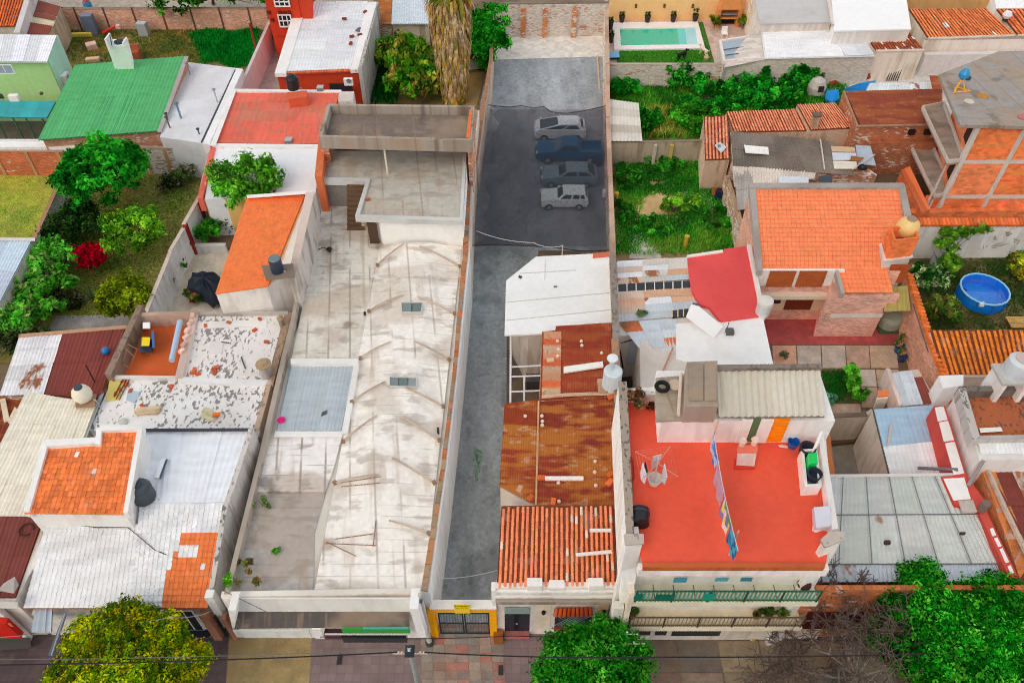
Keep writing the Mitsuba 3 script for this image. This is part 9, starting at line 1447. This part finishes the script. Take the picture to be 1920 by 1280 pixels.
# plants growing on roofs and gutters
for lab, a, z, s_, c_ in (('weeds in the front left corner of the dark roof section', (-12.24,17.49,4),.25,.8,[(90,110,40),(120,100,60)]),('bright weed tuft at the gutter below the white house', (-12.83,17,4.2),.3,.4,[(110,176,50),(80,140,40)]),('faint weeds on the left of the dark roof section', (-12.49,21.23,4),.15,.5,[(120,140,90),(100,120,70)]),('small weed in the middle of the dark roof section', (-11.18,18.65,4),.1,.2,[(84,150,50)])): tree('roof_weed', lab, a,[(a[0], a[1], a[2] + z, s_, s_, z)], int(500 * s_),.08, c_, 'weed', r0=.02, seed=int(a[0] * -10), clump=.15)
single('pink_toy', 'small bright pink flower shaped toy on the blue grey roof', 'toy', lathe([(.2,0),(.24,.06),(.05,.12),(.01,.12)],(-12.54,26.41,4.08),6), PLN,(226,20,130)); single('dark_rag', 'dark rag lying on the blue grey roof', 'rag', hull([(-10.42,26.98,4.1),(-10.14,27.09,4.15),(-10.16,26.83,4.1),(-10.44,26.7,4.08)]), PLN,(84,86,88)); single('dark_rag', 'black rag with a cord near the left edge of the white roof', 'rag', [hull([(-12.44,40.72,4.1),(-12.14,40.76,4.25),(-11.91,40.61,4.2),(-12.09,40.29,4.1)]), tube([(-12.92,40.61,4.1),(-12.58,40.77,4.15),(-12.35,40.66,4.15)],.03,5)], PLN,(56,50,44))
brick_at((-9.62,43.2,6.22),.4, 'orange brick on the grey terrace slab'); single('pipe_stub', 'black pipe stub by the coping on the right of the white roof', 'pipe', tube([(-4,25.89,4.1),(-3.86,24.95,4.9)],.06,6), PLN,(30,30,32)); single('pipe_stub', 'short black pipe stub near the left of the white roof', 'pipe', tube([(-9.03,34.5,4.1),(-8.95,34.29,4.5)],.08,6), PLN,(30,30,32)); single('roof_drain', 'small black drain hole in the upper white roof', 'drain', lathe([(.1,0),(.1,.04),(.01,.05)],(-5.25,39.21,4.25),10), PLN,(20,20,20))
k = thing('street_lamp', 'street lamp post with dark head over the mauve pavement', 'street lamp'); b0 = V3([(-4.21,13.1,6.12)[0],13.1,0]); h_ = (-4.22,13.1,6.01)[2]
pk('post', tube([b0, b0 + [0,0, h_]],[.13,.09],10), PLA,(150,156,150),.3); pk('head', hull([b0 + [dx, dy, h_ + dz] for dx, dy, dz in ((-.2,-.3,0),(.2,-.3,0),(-.2,.2,.05),(.2,.2,.05),(-.12,-.2,.25),(.12,-.2,.25),(0,.1,.28))]), PLN,(50,60,66)); pk('lens', hull([b0 + [dx, dy, h_ + dz] for dx, dy, dz in ((-.08,-.2,.2),(.08,-.2,.2),(-.08,0,.25),(.08,0,.25),(0,-.1,.34))]), 'gloss', (190,206,206))
pk('arm', tube([b0 + [-.75,0, h_ - .35], b0 + [.7,0, h_ - .35]],.03,5), PLN,(196,196,190))
for x in (-.5,-.35,.4,.55): pk('insulator', lathe([(.04,0),(.06,.1),(.03,.16),(.01,.16)], b0 + [x,0, h_ - .33],8), PLN,(226,200,170))
k = thing('utility_pole', 'slender concrete pole standing by the yellow gate', 'pole'); b1 = V3([(-4.03,15.82,0)[0],(-4.03,15.82,0)[1],0]); pk('post', tube([b1, b1 + [-.05,0,5.4]],[.13,.09],10), PLA,(190,186,180),.5); pk('base', tube([b1, b1 + [0,0,.35]],.2,10), PLN,(66,74,76)); pk('bracket', box(b1 + [-.1,-.1,5.0],(.3,.2,.15)), PLN,(90,90,90))
def wire(lab, pts, rad=.018, col=(44,44,46), sag=.25, name='wire'):
    q = []
    for a, b in zip(pts, pts[1:]):
        a, b = V3(a), V3(b)
        for t in np.linspace(0,1,10, endpoint=False): q.append(a + (b - a) * t - [0,0, sag * 4 * t * (1 - t)])
    q.append(V3(pts[-1])); return single(name, lab, 'wire', tube(q, rad,5), PLN, col)
l0 = b0 + [-.5,0, h_ - .2]; r0_ = b0 + [.5,0, h_ - .2]
wire('dark overhead wire from the left edge to the street lamp', [(-22.16,12.49,6), l0],.03); wire('pale overhead wire just above the dark one left of the street lamp', [(-22.19,12.67,6.1), l0 + [0,.1,.05]],.014,(110,110,112)); wire('dark overhead wire from the street lamp to the right edge', [r0_,(6.34,12.82,6),(22.55,13.07,6.2)],.03); wire('thin dark wire crossing before the gate and the balconies', [(-8.5,14.5,4),(0,14.46,4.2),(5.16,14.55,4.4)],.02); wire('thin wire crossing the lane near the street', [(-3.41,16.91,4.7),(-0.49,17.28,4.9),(2.45,17.68,5.2)],.014,(170,170,170)); wire('white cable from the lane wall across to the white roof', [(-2.43,42.44,4.2),(1.42,40.97,4.4),(3.26,39.46,5.4)],.02,(206,206,206)); wire('thin wire above the yellow blossom tree', [(-22.33,13.95,5.2),(-14.62,14.89,5.2),(-13.34,15.32,4.8)],.012,(150,150,150)); wire('drop wire along the front of the long building', [(-13.11,16.32,4.8),(-10.98,15.47,4.4)],.014,(80,80,80),0)
single('wire_post', 'short post with cable on the edge of the white roof', 'post', tube([(3.26,39.38,4.7),(3.25,39.39,5.5)],.04,6), PLN,(190,160,130))
for a, lab in (((-8.34,15.03,0.02), 'dark drain cover on the mauve pavement'),((-0.54,14.52,0.04), 'dark drain cover on the patchwork pavement')): single('drain_cover', lab, 'drain cover', box(V3(a) + [0,0,.03],(.22,.45,.05)), PLN,(60,58,60))
for i, a in enumerate(((5.03,14.45,4.4),(5.32,14.11,4.2))): single('cable_bracket', ['upper white cable bracket beside the green street tree', 'lower white cable bracket beside the green street tree'][i], 'bracket', [tube([V3(a) - [.5,0,0], V3(a) + [.5,0,0]],.025,5), box(V3(a) + [0,0,.1],(.08,.06,.25))], PLN,(232,232,228))
